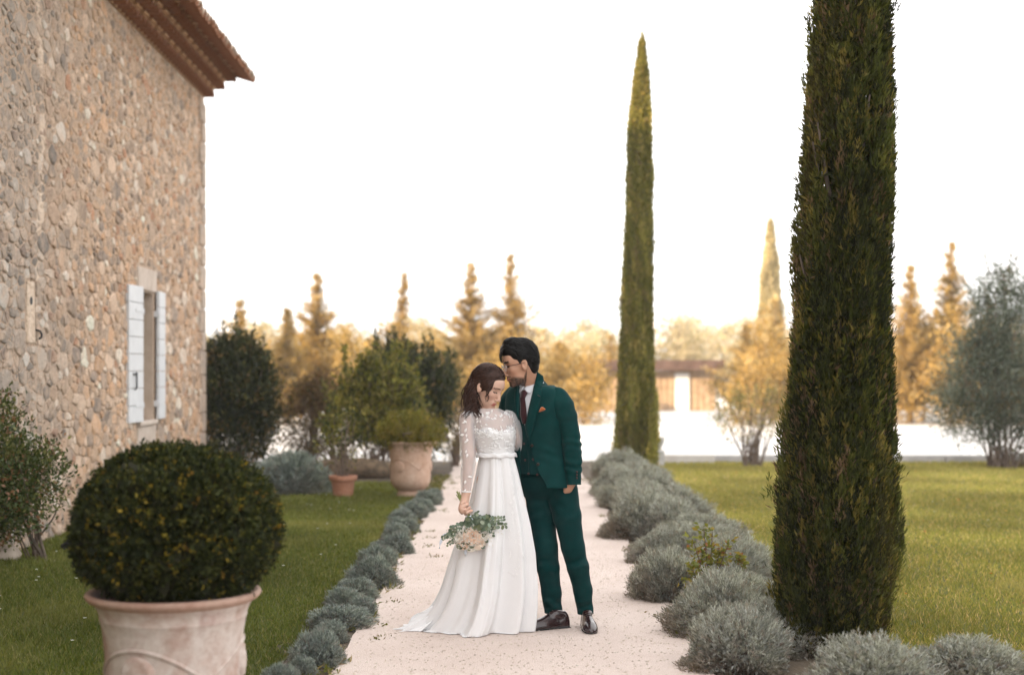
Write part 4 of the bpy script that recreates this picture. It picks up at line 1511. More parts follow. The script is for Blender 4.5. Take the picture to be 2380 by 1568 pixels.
def conifer(pxx, topy, D, wpx, seed, label, cols=GO, lean=0.0, ntier=38, per=10, group='golden conifers beyond the court', basey=None, bare=0.0, name='golden_conifer'):
    """ragged cone with drooping tiers of branches"""
    g = np.random.default_rng(seed)
    x = (pxx - 1189.5) / FPX * D
    H = CAM_H - (topy - 860) / FPX * D
    Rb = wpx / FPX * D / 2
    e = empty(name, (x, D, 0))
    tag(e, label, 'conifer', group)
    b = MB()
    b.tube([(0, 0, -0.05), (lean * 0.3, 0, H * 0.4), (lean, 0, H)], [0.10, 0.06, 0.01], 7)
    Ps, Ds = [], []
    for i in range(ntier):
        t = (i + g.uniform(-0.3, 0.3)) / ntier
        t = min(max(t, 0.02), 0.99)
        z = H * (0.06 + 0.93 * t)
        r = Rb * ((1 - t) ** 1.15 * 1.20 + 0.15 * (1 - t)) * g.uniform(0.6, 1.2) + 0.03
        if t > bare:
            pass
        nb = int(5 + 9 * (1 - t))
        for k in range(nb):
            a = g.uniform(0, 6.28)
            rr_ = r * g.uniform(0.35, 1.2)
            tipz = z + rr_ * g.uniform(0.1, 0.8)
            if bare and t < bare and g.random() < 0.6:
                continue
            b.tube([(lean * t, 0, z), (lean * t + math.cos(a) * rr_ * 0.9, math.sin(a) * rr_ * 0.9, tipz)], [0.018, 0.005], 4, False)
            m = max(2, int(rr_ / 0.085))
            for j in range(m):
                q_ = (j + 0.7) / m
                Ps.append((lean * t + math.cos(a) * rr_ * q_, math.sin(a) * rr_ * q_, z + (tipz - z) * q_))
                Ds.append((math.cos(a), math.sin(a), 0.3))
    P, d = np.array(Ps), np.array(Ds)
    S = clump_leaves(P, d, per, 0.045, 0.11, 0.034, cols, GOW, g, up=0.5, out=0.8, rnd=0.55)
    link('crown', npmesh('crown', S[0], S[1], M['leaf_dry'], S[2]), e)
    b.build('trunk', M['twig'], e)
    return e


conifer(560, 690, 40, 120, 101, 'golden conifer rising behind the dark bush at the house corner', ntier=24)
conifer(738, 632, 43, 190, 102, 'broad golden conifer with a thin spire, second from the stone house')
conifer(668, 715, 41, 120, 112, 'shorter golden conifer just left of the broad spired one')
conifer(915, 632, 46, 110, 103, 'crooked thin golden conifer with a gappy top, above the far urn', lean=0.35, bare=0.55, per=8)
conifer(1093, 608, 45, 210, 104, 'golden conifer directly above the bride')
conifer(1187, 588, 45, 190, 105, 'tall golden conifer directly above the groom')
conifer(1300, 790, 44, 220, 106, 'low rounded golden conifer right behind the groom', ntier=16)
conifer(1420, 772, 62, 130, 113, 'golden conifer half hidden by the slender cypress, on its left', ntier=16)
conifer(2115, 612, 42, 190, 107, 'golden conifer right of the big cypress, the shorter of two')
conifer(2210, 560, 43, 210, 108, 'golden conifer right of the big cypress, the taller of two')
conifer(2300, 700, 46, 200, 109, 'golden conifer partly hidden behind the olive tree', ntier=20)
conifer(1735, 750, 50, 150, 110, 'golden conifer beside the shed, left of the far cypress', ntier=24)
conifer(1800, 690, 46, 230, 111, 'golden conifer beside the big cypress, in front of the far cypress', ntier=20)
conifer(1010, 800, 47, 200, 114, 'low golden conifer left of the bride', ntier=14)
conifer(860, 780, 48, 200, 115, 'low golden conifer between the urn and the broad spired conifer', ntier=14)
H4 = CAM_H + (860 - 512) / FPX * 60
cypress('cypress_tree', ((1790 - 1189.5) / FPX * 60, 60, 0), H4, [(0, 0.62), (H4 * 0.4, 0.62), (H4 * 0.7, 0.42), (H4 * 0.9, 0.17), (H4, 0.01)], 900, 14, 0.16, 0.07,
        [(0.48, 0.41, 0.24), (0.42, 0.36, 0.19), (0.54, 0.45, 0.28)], None, 'sunlit pale cypress standing farthest off, left of the big cypress', 14)
# clipped golden hedge-like shrubs along the court edge
q = random.Random(4)
xs = list(range(500, 1420, 66)) + list(range(2080, 2400, 66)) + [1742, 1790, 1840]
nL = len(range(500, 1420, 66))
nR = len(range(2080, 2400, 66))
for i, xx in enumerate(xs):
    D = 42 + q.uniform(-1.5, 3.5)
    r = q.uniform(0.75, 1.1)
    h = q.uniform(1.1, 2.3)
    side = 'left of the slender cypress' if i < nL else ('right of the big cypress' if i < nL + nR else 'between the two big cypresses')
    k = i if i < nL else (i - nL if i < nL + nR else i - nL - nR)
    shrub('golden_shrub', ((xx - 1189.5) / FPX * D, D, 0), [((0, 0, h * 0.5), (r, 0.7, h * 0.55)), ((q.uniform(-.5, .5), 0, h * 0.9), (r * 0.65, 0.6, h * 0.42)), ((q.uniform(-.5, .5), 0, h * 1.2), (r * 0.35, 0.4, h * 0.32))],
          240, 11, 0.12, 0.12, 0.05, GO, GOW,
          f'golden shrub bordering the court, {NUM[k] if k else "first"} from left, {side}', 'bush', 200 + i, 'leaf_dry', stems=8, group='golden shrubs bordering the court')

# treeline far behind: pale deciduous trees
TL = [(0.46, 0.39, 0.25), (0.54, 0.44, 0.29), (0.38, 0.34, 0.20), (0.60, 0.52, 0.40)]
q = random.Random(12)
tx = [470, 600, 680, 800, 880, 975, 1040, 1150, 1260, 1350, 1400, 1560, 1610, 1680, 1740, 1860, 2060, 2160, 2270, 2370]
ty = [770, 750, 800, 760, 790, 740, 770, 760, 765, 740, 770, 725, 740, 750, 735, 760, 780, 760, 790, 750]
for i, (xx, yy) in enumerate(zip(tx, ty)):
    D = 78 + q.uniform(-6, 14)
    H = CAM_H + (860 - yy) / FPX * D
    r = q.uniform(1.6, 2.4)
    near = f'{NUM[i] if i else "first"} from the left'
    shrub('deciduous_tree', ((xx - 1189.5) / FPX * D, D, 0), [((0, 0, H * 0.62), (r, r, H * 0.34)), ((q.uniform(-1, 1), 0, H * 0.5), (r * 0.8, r * 0.8, H * 0.28)), ((q.uniform(-.6, .6), 0, H * 0.8), (r * 0.5, r * 0.5, H * 0.2))],
          300, 10, 0.24, 0.24, 0.11, TL, None, f'pale spring tree in the hazy treeline far behind, {near}', 'tree', 300 + i, 'leaf_dry', stems=16, stem_r=0.06, partname='crown', stemname='branches', group='pale trees of the far treeline')

# shed
M['shed_wood'] = surf('pale_boards', [(0.3, (0.28, 0.19, 0.12)), (0.7, (0.46, 0.34, 0.23))], 5, 0.9, 0.3, 40)
M['shed_roof'] = surf('dark_roofing', [(0.3, (0.06, 0.035, 0.028)), (0.7, (0.12, 0.075, 0.06))], 5, 0.9)
SD = 55.0
sx0, sx1 = (1325 - 1189.5) / FPX * SD, (1660 - 1189.5) / FPX * SD
shed = empty('wooden_shed', ((sx0 + sx1) / 2, SD, 0))
tag(shed, 'low pale board shed with a dark flat roof beyond the court', 'shed')
hw = (sx1 - sx0) / 2
b = MB()
b.box(-hw - 0.25, hw + 0.25, -0.9, 3.0, 1.56, 1.95, 0.02)
b.build('roof', M['shed_roof'], shed)
b = MB()
b.box(-hw, hw, 0.1, 2.6, -0.05, 1.555)
b.build('wall', M['shed_wood'], shed)
x = -hw
k = 0
while x < hw - 0.05:
    w = q.uniform(0.20, 0.28)
    b = MB()
    b.box(x, x + w - 0.03, 0.02 + (k % 2) * 0.02, 0.099, 0.0, 1.54 + q.uniform(-0.03, 0.012))
    b.build('board', M['shed_wood'], shed)
    x += w
    k += 1
b = MB()
b.box(hw * 0.45, hw * 0.45 + 0.55, -0.02, 0.015, 0.0, 1.45)
b.build('door', surf('white_door', [(0.3, (0.72, 0.72, 0.70)), (0.7, (0.8, 0.8, 0.78))], 5, 0.6), shed)
# little white urn on a post beside the slender cypress
p = G(1524, 1092)
e = empty('garden_urn', (p.x + 0.12, p.y + 0.9, 0))
tag(e, 'small pale urn on a pedestal just right of the slender cypress', 'urn')
b = MB()
b.box(-0.10, 0.10, -0.10, 0.10, -0.02, 0.26, 0.008)
b.build('pedestal', M['kerb'], e)
b = MB()
b.lathe([(0.06, 0.26), (0.05, 0.30), (0.08, 0.34), (0.11, 0.42), (0.12, 0.48), (0.10, 0.48), (0.001, 0.44)], 24)
b.build('bowl', M['kerb'], e, True)
# white low block on the court edge
p = G(1605, 1080)
b = MB()
b.box(-0.45, 0.45, -0.15, 0.15, -0.02, 0.15, 0.015)
tag(b.build('stone_block', M['court'], loc=(p.x, p.y + 0.5, 0)), 'white stone block at the court edge right of the slender cypress', 'block')

# ------------------------------------------------------------------ warm hazy air
hz = MB()
hz.box(-70, 80, -6, 150, -1.0, 11.0)
hm = bpy.data.materials.new('hazy_air')
hm.use_nodes = True
ht = hm.node_tree
ht.nodes.clear()
ho = ht.nodes.new('ShaderNodeOutputMaterial')
hv = ht.nodes.new('ShaderNodeVolumePrincipled')
hv.inputs['Color'].default_value = (0.95, 0.95, 0.95, 1)
hv.inputs['Density'].default_value = 0.0010
hv.inputs['Anisotropy'].default_value = 0.0
ht.links.new(hv.outputs[0], ho.inputs['Volume'])
tag(hz.build('haze', hm), 'pale haze in the air between the garden and the far trees', 'haze', kind='stuff')
# ================================================================== people
# ---- signed-distance modelling: primitives blended on a grid, surface nets -> one continuous mesh
def ell(c, r, k=0.02, rot=None, sub=False):
    return ('e', np.array(c, float), np.array(r, float), k, rot, sub)


def cone(a, b_, ra, rb, k=0.02, sub=False):
    return ('c', np.array(a, float), np.array(b_, float), (ra, rb), k, sub)


def xform(prims, Rm, T, s=1.0):
    o = []
    for p in prims:
        if p[0] == 'e':
            rr_ = Rm if p[4] is None else Rm @ p[4]
            o.append(('e', Rm @ (p[1] * s) + T, p[2] * s, p[3] * s, rr_, p[5]))
        else:
            o.append(('c', Rm @ (p[1] * s) + T, Rm @ (p[2] * s) + T, (p[3][0] * s, p[3][1] * s), p[4] * s, p[5]))
    return o


def sdf_mesh(name, prims, ax, ay, az, mat, colfn=None, disp=None):
    ax, ay, az = (np.asarray(q_, dtype=np.float64) for q_ in (ax, ay, az))
    val = np.full((len(ax), len(ay), len(az)), 0.06, dtype=np.float32)
    for p in prims:
        if p[0] == 'e':
            c, r, k, rot, sub = p[1:]
            m = r.max()
            lo, hi = c - m, c + m
        else:
            a, b_, (ra, rb), k, sub = p[1:]
            m = max(ra, rb)
            lo, hi = np.minimum(a, b_) - m, np.maximum(a, b_) + m
        pad = max(k, 0.012) + 0.012
        lo, hi = lo - pad, hi + pad
        sl = []
        for axx, l_, h_ in zip((ax, ay, az), lo, hi):
            i0, i1 = np.searchsorted(axx, l_), np.searchsorted(axx, h_)
            sl.append(slice(max(i0 - 1, 0), min(i1 + 1, len(axx))))
        if any(s_.stop - s_.start < 1 for s_ in sl):
            continue
        X, Y, Z = np.meshgrid(ax[sl[0]], ay[sl[1]], az[sl[2]], indexing='ij')
        if p[0] == 'e':
            q_ = np.stack([X - c[0], Y - c[1], Z - c[2]], -1)
            if rot is not None:
                q_ = q_ @ rot
            k0 = np.linalg.norm(q_ / r, axis=-1)
            k1 = np.linalg.norm(q_ / (r * r), axis=-1)
            d = k0 * (k0 - 1) / np.maximum(k1, 1e-6)
        else:
            ba = b_ - a
            q_ = np.stack([X - a[0], Y - a[1], Z - a[2]], -1)
            h = np.clip((q_ @ ba) / (ba @ ba), 0, 1)
            d = np.linalg.norm(q_ - h[..., None] * ba, axis=-1) - (ra + (rb - ra) * h)
        blk = val[sl[0], sl[1], sl[2]]
        if sub:
            h = np.clip(0.5 - 0.5 * (blk + d) / k, 0, 1)
            nv = blk * (1 - h) - d * h + k * h * (1 - h)
        else:
            h = np.clip(0.5 + 0.5 * (blk - d) / k, 0, 1)
            nv = blk * (1 - h) + d * h - k * h * (1 - h)
        val[sl[0], sl[1], sl[2]] = nv
    V, F = surface_net(val, ax, ay, az)
    if disp is not None:
        V = disp(V)
    return npmesh(name, V, F, mat, colfn(V) if colfn else None, True)


def surface_net(val, ax, ay, az):
    s = val < 0
    nx, ny, nz = val.shape
    cnt = np.zeros((nx - 1, ny - 1, nz - 1), np.int8)
    for i in (0, 1):
        for j in (0, 1):
            for k in (0, 1):
                cnt += s[i:nx - 1 + i, j:ny - 1 + j, k:nz - 1 + k]
    act = (cnt > 0) & (cnt < 8)
    I, J, K = np.nonzero(act)
    idx = np.full(act.shape, -1, np.int32)
    idx[I, J, K] = np.arange(len(I))
    pos = np.zeros((len(I), 3))
    num = np.zeros(len(I))
    cr = [(0, 0, 0), (1, 0, 0), (0, 1, 0), (1, 1, 0), (0, 0, 1), (1, 0, 1), (0, 1, 1), (1, 1, 1)]
    edges = [(0, 1), (2, 3), (4, 5), (6, 7), (0, 2), (1, 3), (4, 6), (5, 7), (0, 4), (1, 5), (2, 6), (3, 7)]
    vv = [val[I + c[0], J + c[1], K + c[2]] for c in cr]
    pp_ = [np.stack([ax[I + c[0]], ay[J + c[1]], az[K + c[2]]], -1) for c in cr]
    for a, b_ in edges:
        m = (vv[a] < 0) != (vv[b_] < 0)
        t = vv[a][m] / (vv[a][m] - vv[b_][m])
        pos[m] += pp_[a][m] + (pp_[b_][m] - pp_[a][m]) * t[:, None]
        num[m] += 1
    pos /= num[:, None]
    Fs = []
    for axis in range(3):
        sh = [slice(1, -1)] * 3
        sh[axis] = slice(0, -1)
        sh2 = list(sh)
        sh2[axis] = slice(1, None)
        a, b_ = s[tuple(sh)], s[tuple(sh2)]
        I, J, K = np.nonzero(a != b_)
        fl = a[I, J, K]
        o = [1, 1, 1]
        o[axis] = 0
        I, J, K = I + o[0], J + o[1], K + o[2]
        u, v = [(1, 2), (2, 0), (0, 1)][axis]
        def cell(du, dv):
            q_ = [I.copy(), J.copy(), K.copy()]
            q_[u] = q_[u] - du
            q_[v] = q_[v] - dv
            return idx[q_[0], q_[1], q_[2]]
        quad = np.stack([cell(1, 1), cell(0, 1), cell(0, 0), cell(1, 0)], -1)
        quad[~fl] = quad[~fl][:, ::-1]
        Fs.append(quad)
    F = np.concatenate(Fs)
    F = F[(F >= 0).all(1)]
    return pos, F


def axis_steps(*segs):
    """(start, end, step), ..."""
    o = []
    for a, b_, st in segs:
        o += list(np.arange(a, b_ - 1e-9, st))
    return np.array(o)


def frame(fwd_xy, pitch, roll=0.0):
    """columns: forward, left, up"""
    f = Vector((fwd_xy[0], fwd_xy[1], 0)).normalized()
    l = Vector((0, 0, 1)).cross(f)
    rot = Matrix.Rotation(pitch, 3, l)          # positive pitch: nose down
    f2, u2 = rot @ f, rot @ Vector((0, 0, 1))
    rr_ = Matrix.Rotation(roll, 3, f2)
    l2, u2 = rr_ @ l, rr_ @ u2
    return np.array([list(f2), list(l2), list(u2)]).T


def head_prims(female=False):
    p = [ell((-0.008, 0, 0.042), (0.094, 0.074, 0.085), 0.02),
         ell((0.028, 0, -0.015), (0.063, 0.061, 0.085), 0.03),
         ell((0.034, 0, -0.074), (0.052, 0.046 if female else 0.051, 0.036), 0.03),
         ell((0.076, 0, -0.100), (0.017, 0.018 if female else 0.022, 0.016), 0.022),
         ell((0.058, 0.040, -0.014), (0.026, 0.022, 0.022), 0.02), ell((0.058, -0.040, -0.014), (0.026, 0.022, 0.022), 0.02),
         ell((0.074, 0, 0.036), (0.018, 0.050, 0.012), 0.02),
         ell((0.062, 0, 0.062), (0.028, 0.052, 0.032), 0.03)]
    for s in (1, -1):
        p.append(ell((0.096, s * 0.031, 0.016), (0.017, 0.019, 0.013), 0.012, sub=True))
        p.append(ell((0.070, s * 0.031, 0.015), (0.016, 0.017, 0.013), 0.005))
    p += [cone((0.086, 0, 0.022), (0.110, 0, -0.026), 0.0075, 0.0105, 0.014),
          ell((0.110, 0, -0.031), (0.010, 0.010, 0.008), 0.008),
          ell((0.100, 0.011, -0.036), (0.010, 0.007, 0.007), 0.007), ell((0.100, -0.011, -0.036), (0.010, 0.007, 0.007), 0.007),
          ell((0.086, 0, -0.060), (0.014, 0.024, 0.014), 0.014),
          ell((0.0945, 0, -0.0605), (0.008, 0.020, 0.0045), 0.004), ell((0.0925, 0, -0.0705), (0.008, 0.017, 0.0055), 0.004)]
    for s in (1, -1):
        a = R(18)
        rot = np.array([[math.cos(a), 0, math.sin(a)], [0, 1, 0], [-math.sin(a), 0, math.cos(a)]]).T
        p.append(ell((-0.006, s * 0.078, 0.0), (0.019, 0.009, 0.031), 0.008, rot))
        p.append(ell((0.000, s * 0.089, 0.005), (0.012, 0.009, 0.019), 0.004, rot, sub=True))
        p.append(ell((-0.001, s * 0.077, -0.024), (0.009, 0.007, 0.010), 0.006))
    return p


def skinmat(name):
    m, t, b_ = _new(name)
    t.links.new(attr(t), b_.inputs['Base Color'])
    b_.inputs['Roughness'].default_value = 0.48
    b_.inputs['Specular IOR Level'].default_value = 0.35
    b_.inputs['Subsurface Weight'].default_value = 0.12
    b_.inputs['Subsurface Radius'].default_value = (0.012, 0.005, 0.003)
    b_.inputs['Subsurface Scale'].default_value = 0.6
    return m


def fabric(name, c1, c2, scale=40, rough=0.85, sheen=0.25, weave=900, bs=0.15):
    m, t, b_ = _new(name)
    c = ramp(t, noise(t, scale, 5), [(0.3, c1), (0.7, c2)])
    t.links.new(c, b_.inputs['Base Color'])
    b_.inputs['Roughness'].default_value = rough
    b_.inputs['Specular IOR Level'].default_value = 0.08
    b_.inputs['Sheen Weight'].default_value = sheen
    b_.inputs['Sheen Roughness'].default_value = 0.4
    bump(t, b_, noise(t, weave, 2), bs, 0.002)
    return m


def sheer(name, alpha):
    m, t, b_ = _new(name)
    b_.inputs['Base Color'].default_value = (0.72, 0.71, 0.72, 1)
    b_.inputs['Roughness'].default_value = 0.9
    b_.inputs['Specular IOR Level'].default_value = 0.1
    b_.inputs['Alpha'].default_value = alpha
    return m


M['skin'] = skinmat('skin')
M['suit'] = fabric('green_wool', (0.0018, 0.027, 0.027), (0.003, 0.038, 0.037), 14, 0.8, 0.04)
M['suit_vest'] = fabric('green_wool_waistcoat', (0.0014, 0.022, 0.0225), (0.0025, 0.031, 0.031), 14, 0.85, 0.04)
M['shirt'] = fabric('white_cotton', (0.64, 0.665, 0.71), (0.69, 0.71, 0.75), 8, 0.8, 0.1)
M['tie'] = fabric('burgundy_silk', (0.040, 0.014, 0.017), (0.055, 0.020, 0.023), 30, 0.55, 0.3)
M['rust'] = fabric('rust_silk', (0.33, 0.095, 0.03), (0.46, 0.15, 0.05), 60, 0.55, 0.3)
M['dress'] = fabric('ivory_chiffon', (0.70, 0.70, 0.71), (0.75, 0.748, 0.755), 3, 0.8, 0.2, 500, 0.05)
M['lace'] = fabric('ivory_lace', (0.74, 0.74, 0.75), (0.80, 0.80, 0.80), 60, 0.85, 0.2, 300, 0.4)
M['sheer'] = sheer('sheer_tulle', 0.42)
M['gold'], _t, _b = _new('pale_metal')
_b.inputs['Metallic'].default_value = 0.9
_b.inputs['Base Color'].default_value = (0.75, 0.74, 0.72, 1)
_b.inputs['Roughness'].default_value = 0.25
M['dark_frame'] = surf('dark_acetate', [(0.3, (0.02, 0.012, 0.01)), (0.7, (0.035, 0.02, 0.015))], 10, 0.35)
M['button'] = surf('burgundy_button', [(0.3, (0.05, 0.015, 0.015)), (0.7, (0.08, 0.03, 0.03))], 30, 0.4)
M['lens'], _t, _b = _new('clear_lens')
_b.inputs['Transmission Weight'].default_value = 1.0
_b.inputs['Roughness'].default_value = 0.0
_b.inputs['IOR'].default_value = 1.05


def hairmat(name, c1, c2, rough):
    m, t, b_ = _new(name)
    tc = t.nodes.new('ShaderNodeTexCoord').outputs['Object']
    t.links.new(ramp(t, noise(t, 55, 3, vec=tc), [(0.3, c1), (0.7, c2)]), b_.inputs['Base Color'])
    b_.inputs['Roughness'].default_value = rough
    b_.inputs['Specular IOR Level'].default_value = 0.16
    bump(t, b_, noise(t, 260, 2, vec=tc), 0.35, 0.003)
    return m


M['hair_black'] = hairmat('black_hair', (0.004, 0.0038, 0.004), (0.009, 0.008, 0.008), 0.35)
M['hair_brown'] = hairmat('brown_hair', (0.020, 0.0098, 0.0075), (0.062, 0.030, 0.021), 0.36)


def leather():
    m, t, b_ = _new('oxblood_leather')
    t.links.new(ramp(t, noise(t, 25, 4), [(0.3, (0.014, 0.006, 0.007)), (0.7, (0.032, 0.013, 0.013))]), b_.inputs['Base Color'])
    b_.inputs['Roughness'].default_value = 0.22
    b_.inputs['Coat Weight'].default_value = 0.4
    b_.inputs['Coat Roughness'].default_value = 0.1
    return m


M['leather'] = leather()


def solid(o, th, off=-1.0):
    md = o.modifiers.new('thickness', 'SOLIDIFY')
    md.thickness = th
    md.offset = off
    return o


def grid_mesh(name, P, mat, parent, th=0.0, closed=False, smooth=True):
    """P: (rows, cols, 3)"""
    P = np.asarray(P)
    r, c = P.shape[:2]
    F = []
    cc = c if closed else c - 1
    for i in range(r - 1):
        for j in range(cc):
            k = (j + 1) % c
            F.append((i * c + j, i * c + k, (i + 1) * c + k, (i + 1) * c + j))
    o = link(name, npmesh(name, P.reshape(-1, 3), np.array(F), mat, None, smooth), parent)
    if th:
        solid(o, th, 0.0)
    return o


def locks(curves, mat, name, parent, n=6):
    b_ = MB()
    for pts, r0, r1 in curves:
        m = len(pts)
        rad = [max(0.0012, (r0 + (r1 - r0) * i / (m - 1)) * (0.55 + 0.45 * min(1, 4 * i / (m - 1)))) for i in range(m)]
        b_.tube(pts, rad, n, True)
    return b_.build(name, mat, parent, True, recalc=False)


Z5 = lambda zx, zy: ((1080 + zx / 3.92) * 0.9294, (820 + zy / 3.92) * 0.9294)
Z4 = lambda zx, zy: ((1130 + zx / 6.533) * 0.9294, (820 + zy / 6.533) * 0.9294)
Z6 = lambda zx, zy: ((980 + zx * 0.2806) * 0.9294, (1200 + zy * 0.2806) * 0.9294)

# ------------------------------------------------------------------ the groom
groom = empty('person', (0.25, 8.65, 0.0))
tag(groom, 'man in a dark green three-piece suit kissing the bride on the forehead', 'person')
GF = np.array((-0.62, -0.785, 0.0))
GF /= np.linalg.norm(GF)
GL = np.array((-GF[1], GF[0], 0.0))
GL = np.cross((0, 0, 1), GF)
gz = np.array([0.78, 0.86, 0.90, 0.98, 1.06, 1.14, 1.22, 1.30, 1.36, 1.41, 1.445, 1.470, 1.49])
ga = np.array([0.182, 0.186, 0.184, 0.172, 0.162, 0.164, 0.172, 0.180, 0.184, 0.178, 0.150, 0.100, 0.066])
gd = np.array([0.122, 0.124, 0.122, 0.114, 0.108, 0.110, 0.118, 0.122, 0.116, 0.104, 0.092, 0.076, 0.066])
gcx = np.array([0.172, 0.170, 0.168, 0.164, 0.160, 0.157, 0.154, 0.150, 0.148, 0.144, 0.140, 0.134, 0.128])
gcy = np.full(len(gz), 8.68)
to_local = np.array(groom.location)


def GT(th, z, off=0.0):
    """groom torso surface: th measured from the front towards his left"""
    th, z = np.asarray(th, float), np.asarray(z, float)
    a, d = np.interp(z, gz, ga) + off, np.interp(z, gz, gd) + off
    s = lambda v: np.sign(v) * np.abs(v) ** 0.88
    ct, st = s(np.cos(th)), s(np.sin(th))
    P = np.stack([np.interp(z, gz, gcx), np.interp(z, gz, gcy), z], -1)
    return P + (d * ct)[..., None] * GF + (a * st)[..., None] * GL


TH = np.radians(np.linspace(-60, 110, 300))


def th_at(pxx, z, off):
    P = GT(TH, np.full(300, z), off)
    sx = 1189.5 + P[:, 0] / P[:, 1] * FPX
    i = int(np.argmax(sx))
    return float(np.interp(pxx, sx[:i + 1], TH[:i + 1]))


def z_at(py, D=8.6):
    return CAM_H - (py - 860) / FPX * D


def edge(pts, zs, off):
    """photo polyline -> angle for each height"""
    q_ = sorted([(z_at(y), x) for x, y in pts])
    Zq, Xq = [a for a, _ in q_], [b_ for _, b_ in q_]
    return np.array([th_at(float(np.interp(z, Zq, Xq)), z, off) for z in zs])


def wrinkle(P, amp=0.003, seed=1, s=38):
    g = np.random.default_rng(seed)
    o = np.zeros(P.shape[:-1])
    for k in range(6):
        d = g.normal(size=3) * np.array((1, 1, 1.0))
        d /= np.linalg.norm(d)
        o += np.sin((P @ d) * s * g.uniform(0.5, 1.5) + 1.5 * np.sin(P[..., 2] * 14 + k) + g.uniform(0, 6))
    return amp * o / 3


def panel(name, zs, t0, t1, off, ncol, mat, th=0.003, wr=0.0, seed=1, flare=None):
    u = np.linspace(0, 1, ncol)
    T = t0[:, None] + (t1 - t0)[:, None] * u[None]
    Zm = np.repeat(zs[:, None], ncol, 1)
    base = GT(T, Zm, off)
    o_ = off + (wrinkle(base, wr, seed) if wr else 0)
    if flare is not None:
        o_ = o_ + flare(T, Zm)
    return grid_mesh(name, GT(T, Zm, o_) - to_local, mat, groom, th)


# body (one continuous mesh, mostly under the clothes)
HGo = np.array((0.050, 8.595, 1.588))
HGm = frame((-0.965, -0.26), R(14), R(2))
hp = xform(head_prims(), HGm, HGo, 1.0)
hp += [cone(HGo + HGm @ np.array((-0.030, 0, -0.030)), (0.125, 8.665, 1.46), 0.056, 0.062, 0.03)]
bp = [ell((0.150, 8.68, 1.30), (0.13, 0.09, 0.16), 0.04), ell((0.160, 8.68, 1.06), (0.12, 0.08, 0.20), 0.05), ell((0.168, 8.69, 0.90), (0.13, 0.10, 0.12), 0.04)]
LS = np.array((0.150, 8.68, 1.395)) + GL * 0.175          # left shoulder joint
LE = np.array((0.352, 8.575, 1.165))
LW = np.array((0.372, 8.545, 0.905))
RS = np.array((0.150, 8.68, 1.395)) - GL * 0.175
RE = np.array((-0.055, 8.93, 1.18))
RW = np.array((-0.195, 8.735, 1.075))
bp += [cone(LS, LE, 0.045, 0.036, 0.03), cone(LE, LW, 0.036, 0.026, 0.02), cone(LW, LW + np.array((-0.036, 0.022, -0.055)), 0.025, 0.030, 0.015),
       ell(LW + np.array((-0.058, 0.040, -0.090)), (0.026, 0.034, 0.045), 0.015),
       cone(LW + np.array((-0.030, -0.006, -0.02)), LW + np.array((-0.052, 0.0, -0.070)), 0.011, 0.009, 0.01),
       cone(RS, RE, 0.045, 0.036, 0.03), cone(RE, RW, 0.036, 0.026, 0.02)]
for k_ in range(4):
    a_ = LW + np.array((-0.060, 0.018 + 0.018 * k_, -0.120))
    bp += [cone(a_, a_ + np.array((-0.010, 0.004, -0.032)), 0.0090, 0.0085, 0.005), cone(a_ + np.array((-0.010, 0.004, -0.032)), a_ + np.array((-0.028, 0.008, -0.052 + 0.004 * abs(k_ - 1))), 0.0085, 0.007, 0.004)]
# right hand spread on the bride's back: palm and five fingers
bp += [ell(RW + np.array((-0.03, -0.02, -0.01)), (0.042, 0.020, 0.036), 0.015)]
for k_, (dz, ln) in enumerate(((0.024, 0.062), (0.008, 0.070), (-0.010, 0.066), (-0.027, 0.054))):
    a_ = RW + np.array((-0.055, -0.035, dz))
    m_ = a_ + np.array((-0.03, -0.03, 0.0)) * ln / 0.06
    bp += [cone(a_, m_, 0.009, 0.0085, 0.006), cone(m_, m_ + np.array((-0.012, -0.03, 0)) * ln / 0.06, 0.0085, 0.007, 0.004)]
bp += [cone(RW + np.array((-0.015, -0.02, 0.025)), RW + np.array((-0.05, -0.03, 0.060)), 0.011, 0.009, 0.008)]
LEGR = [(1256, 1140, 0.100, 8.72), (1258, 1200, 0.083, 8.70), (1267, 1270, 0.074, 8.66), (1273, 1315, 0.068, 8.65), (1281, 1375, 0.059, 8.67), (1287, 1432, 0.055, 8.69)]
LEGL = [(1305, 1140, 0.100, 8.65), (1318, 1200, 0.083, 8.62), (1331, 1270, 0.070, 8.60), (1342, 1315, 0.065, 8.60), (1354, 1370, 0.056, 8.64), (1361, 1432, 0.048, 8.66)]
for lg in (LEGR, LEGL):
    P3 = [np.array(W(x_, y_, D_)) for x_, y_, r_, D_ in lg]
    for i in range(len(lg) - 1):
        bp.append(cone(P3[i], P3[i + 1], lg[i][2] * 0.6, lg[i + 1][2] * 0.6, 0.02))


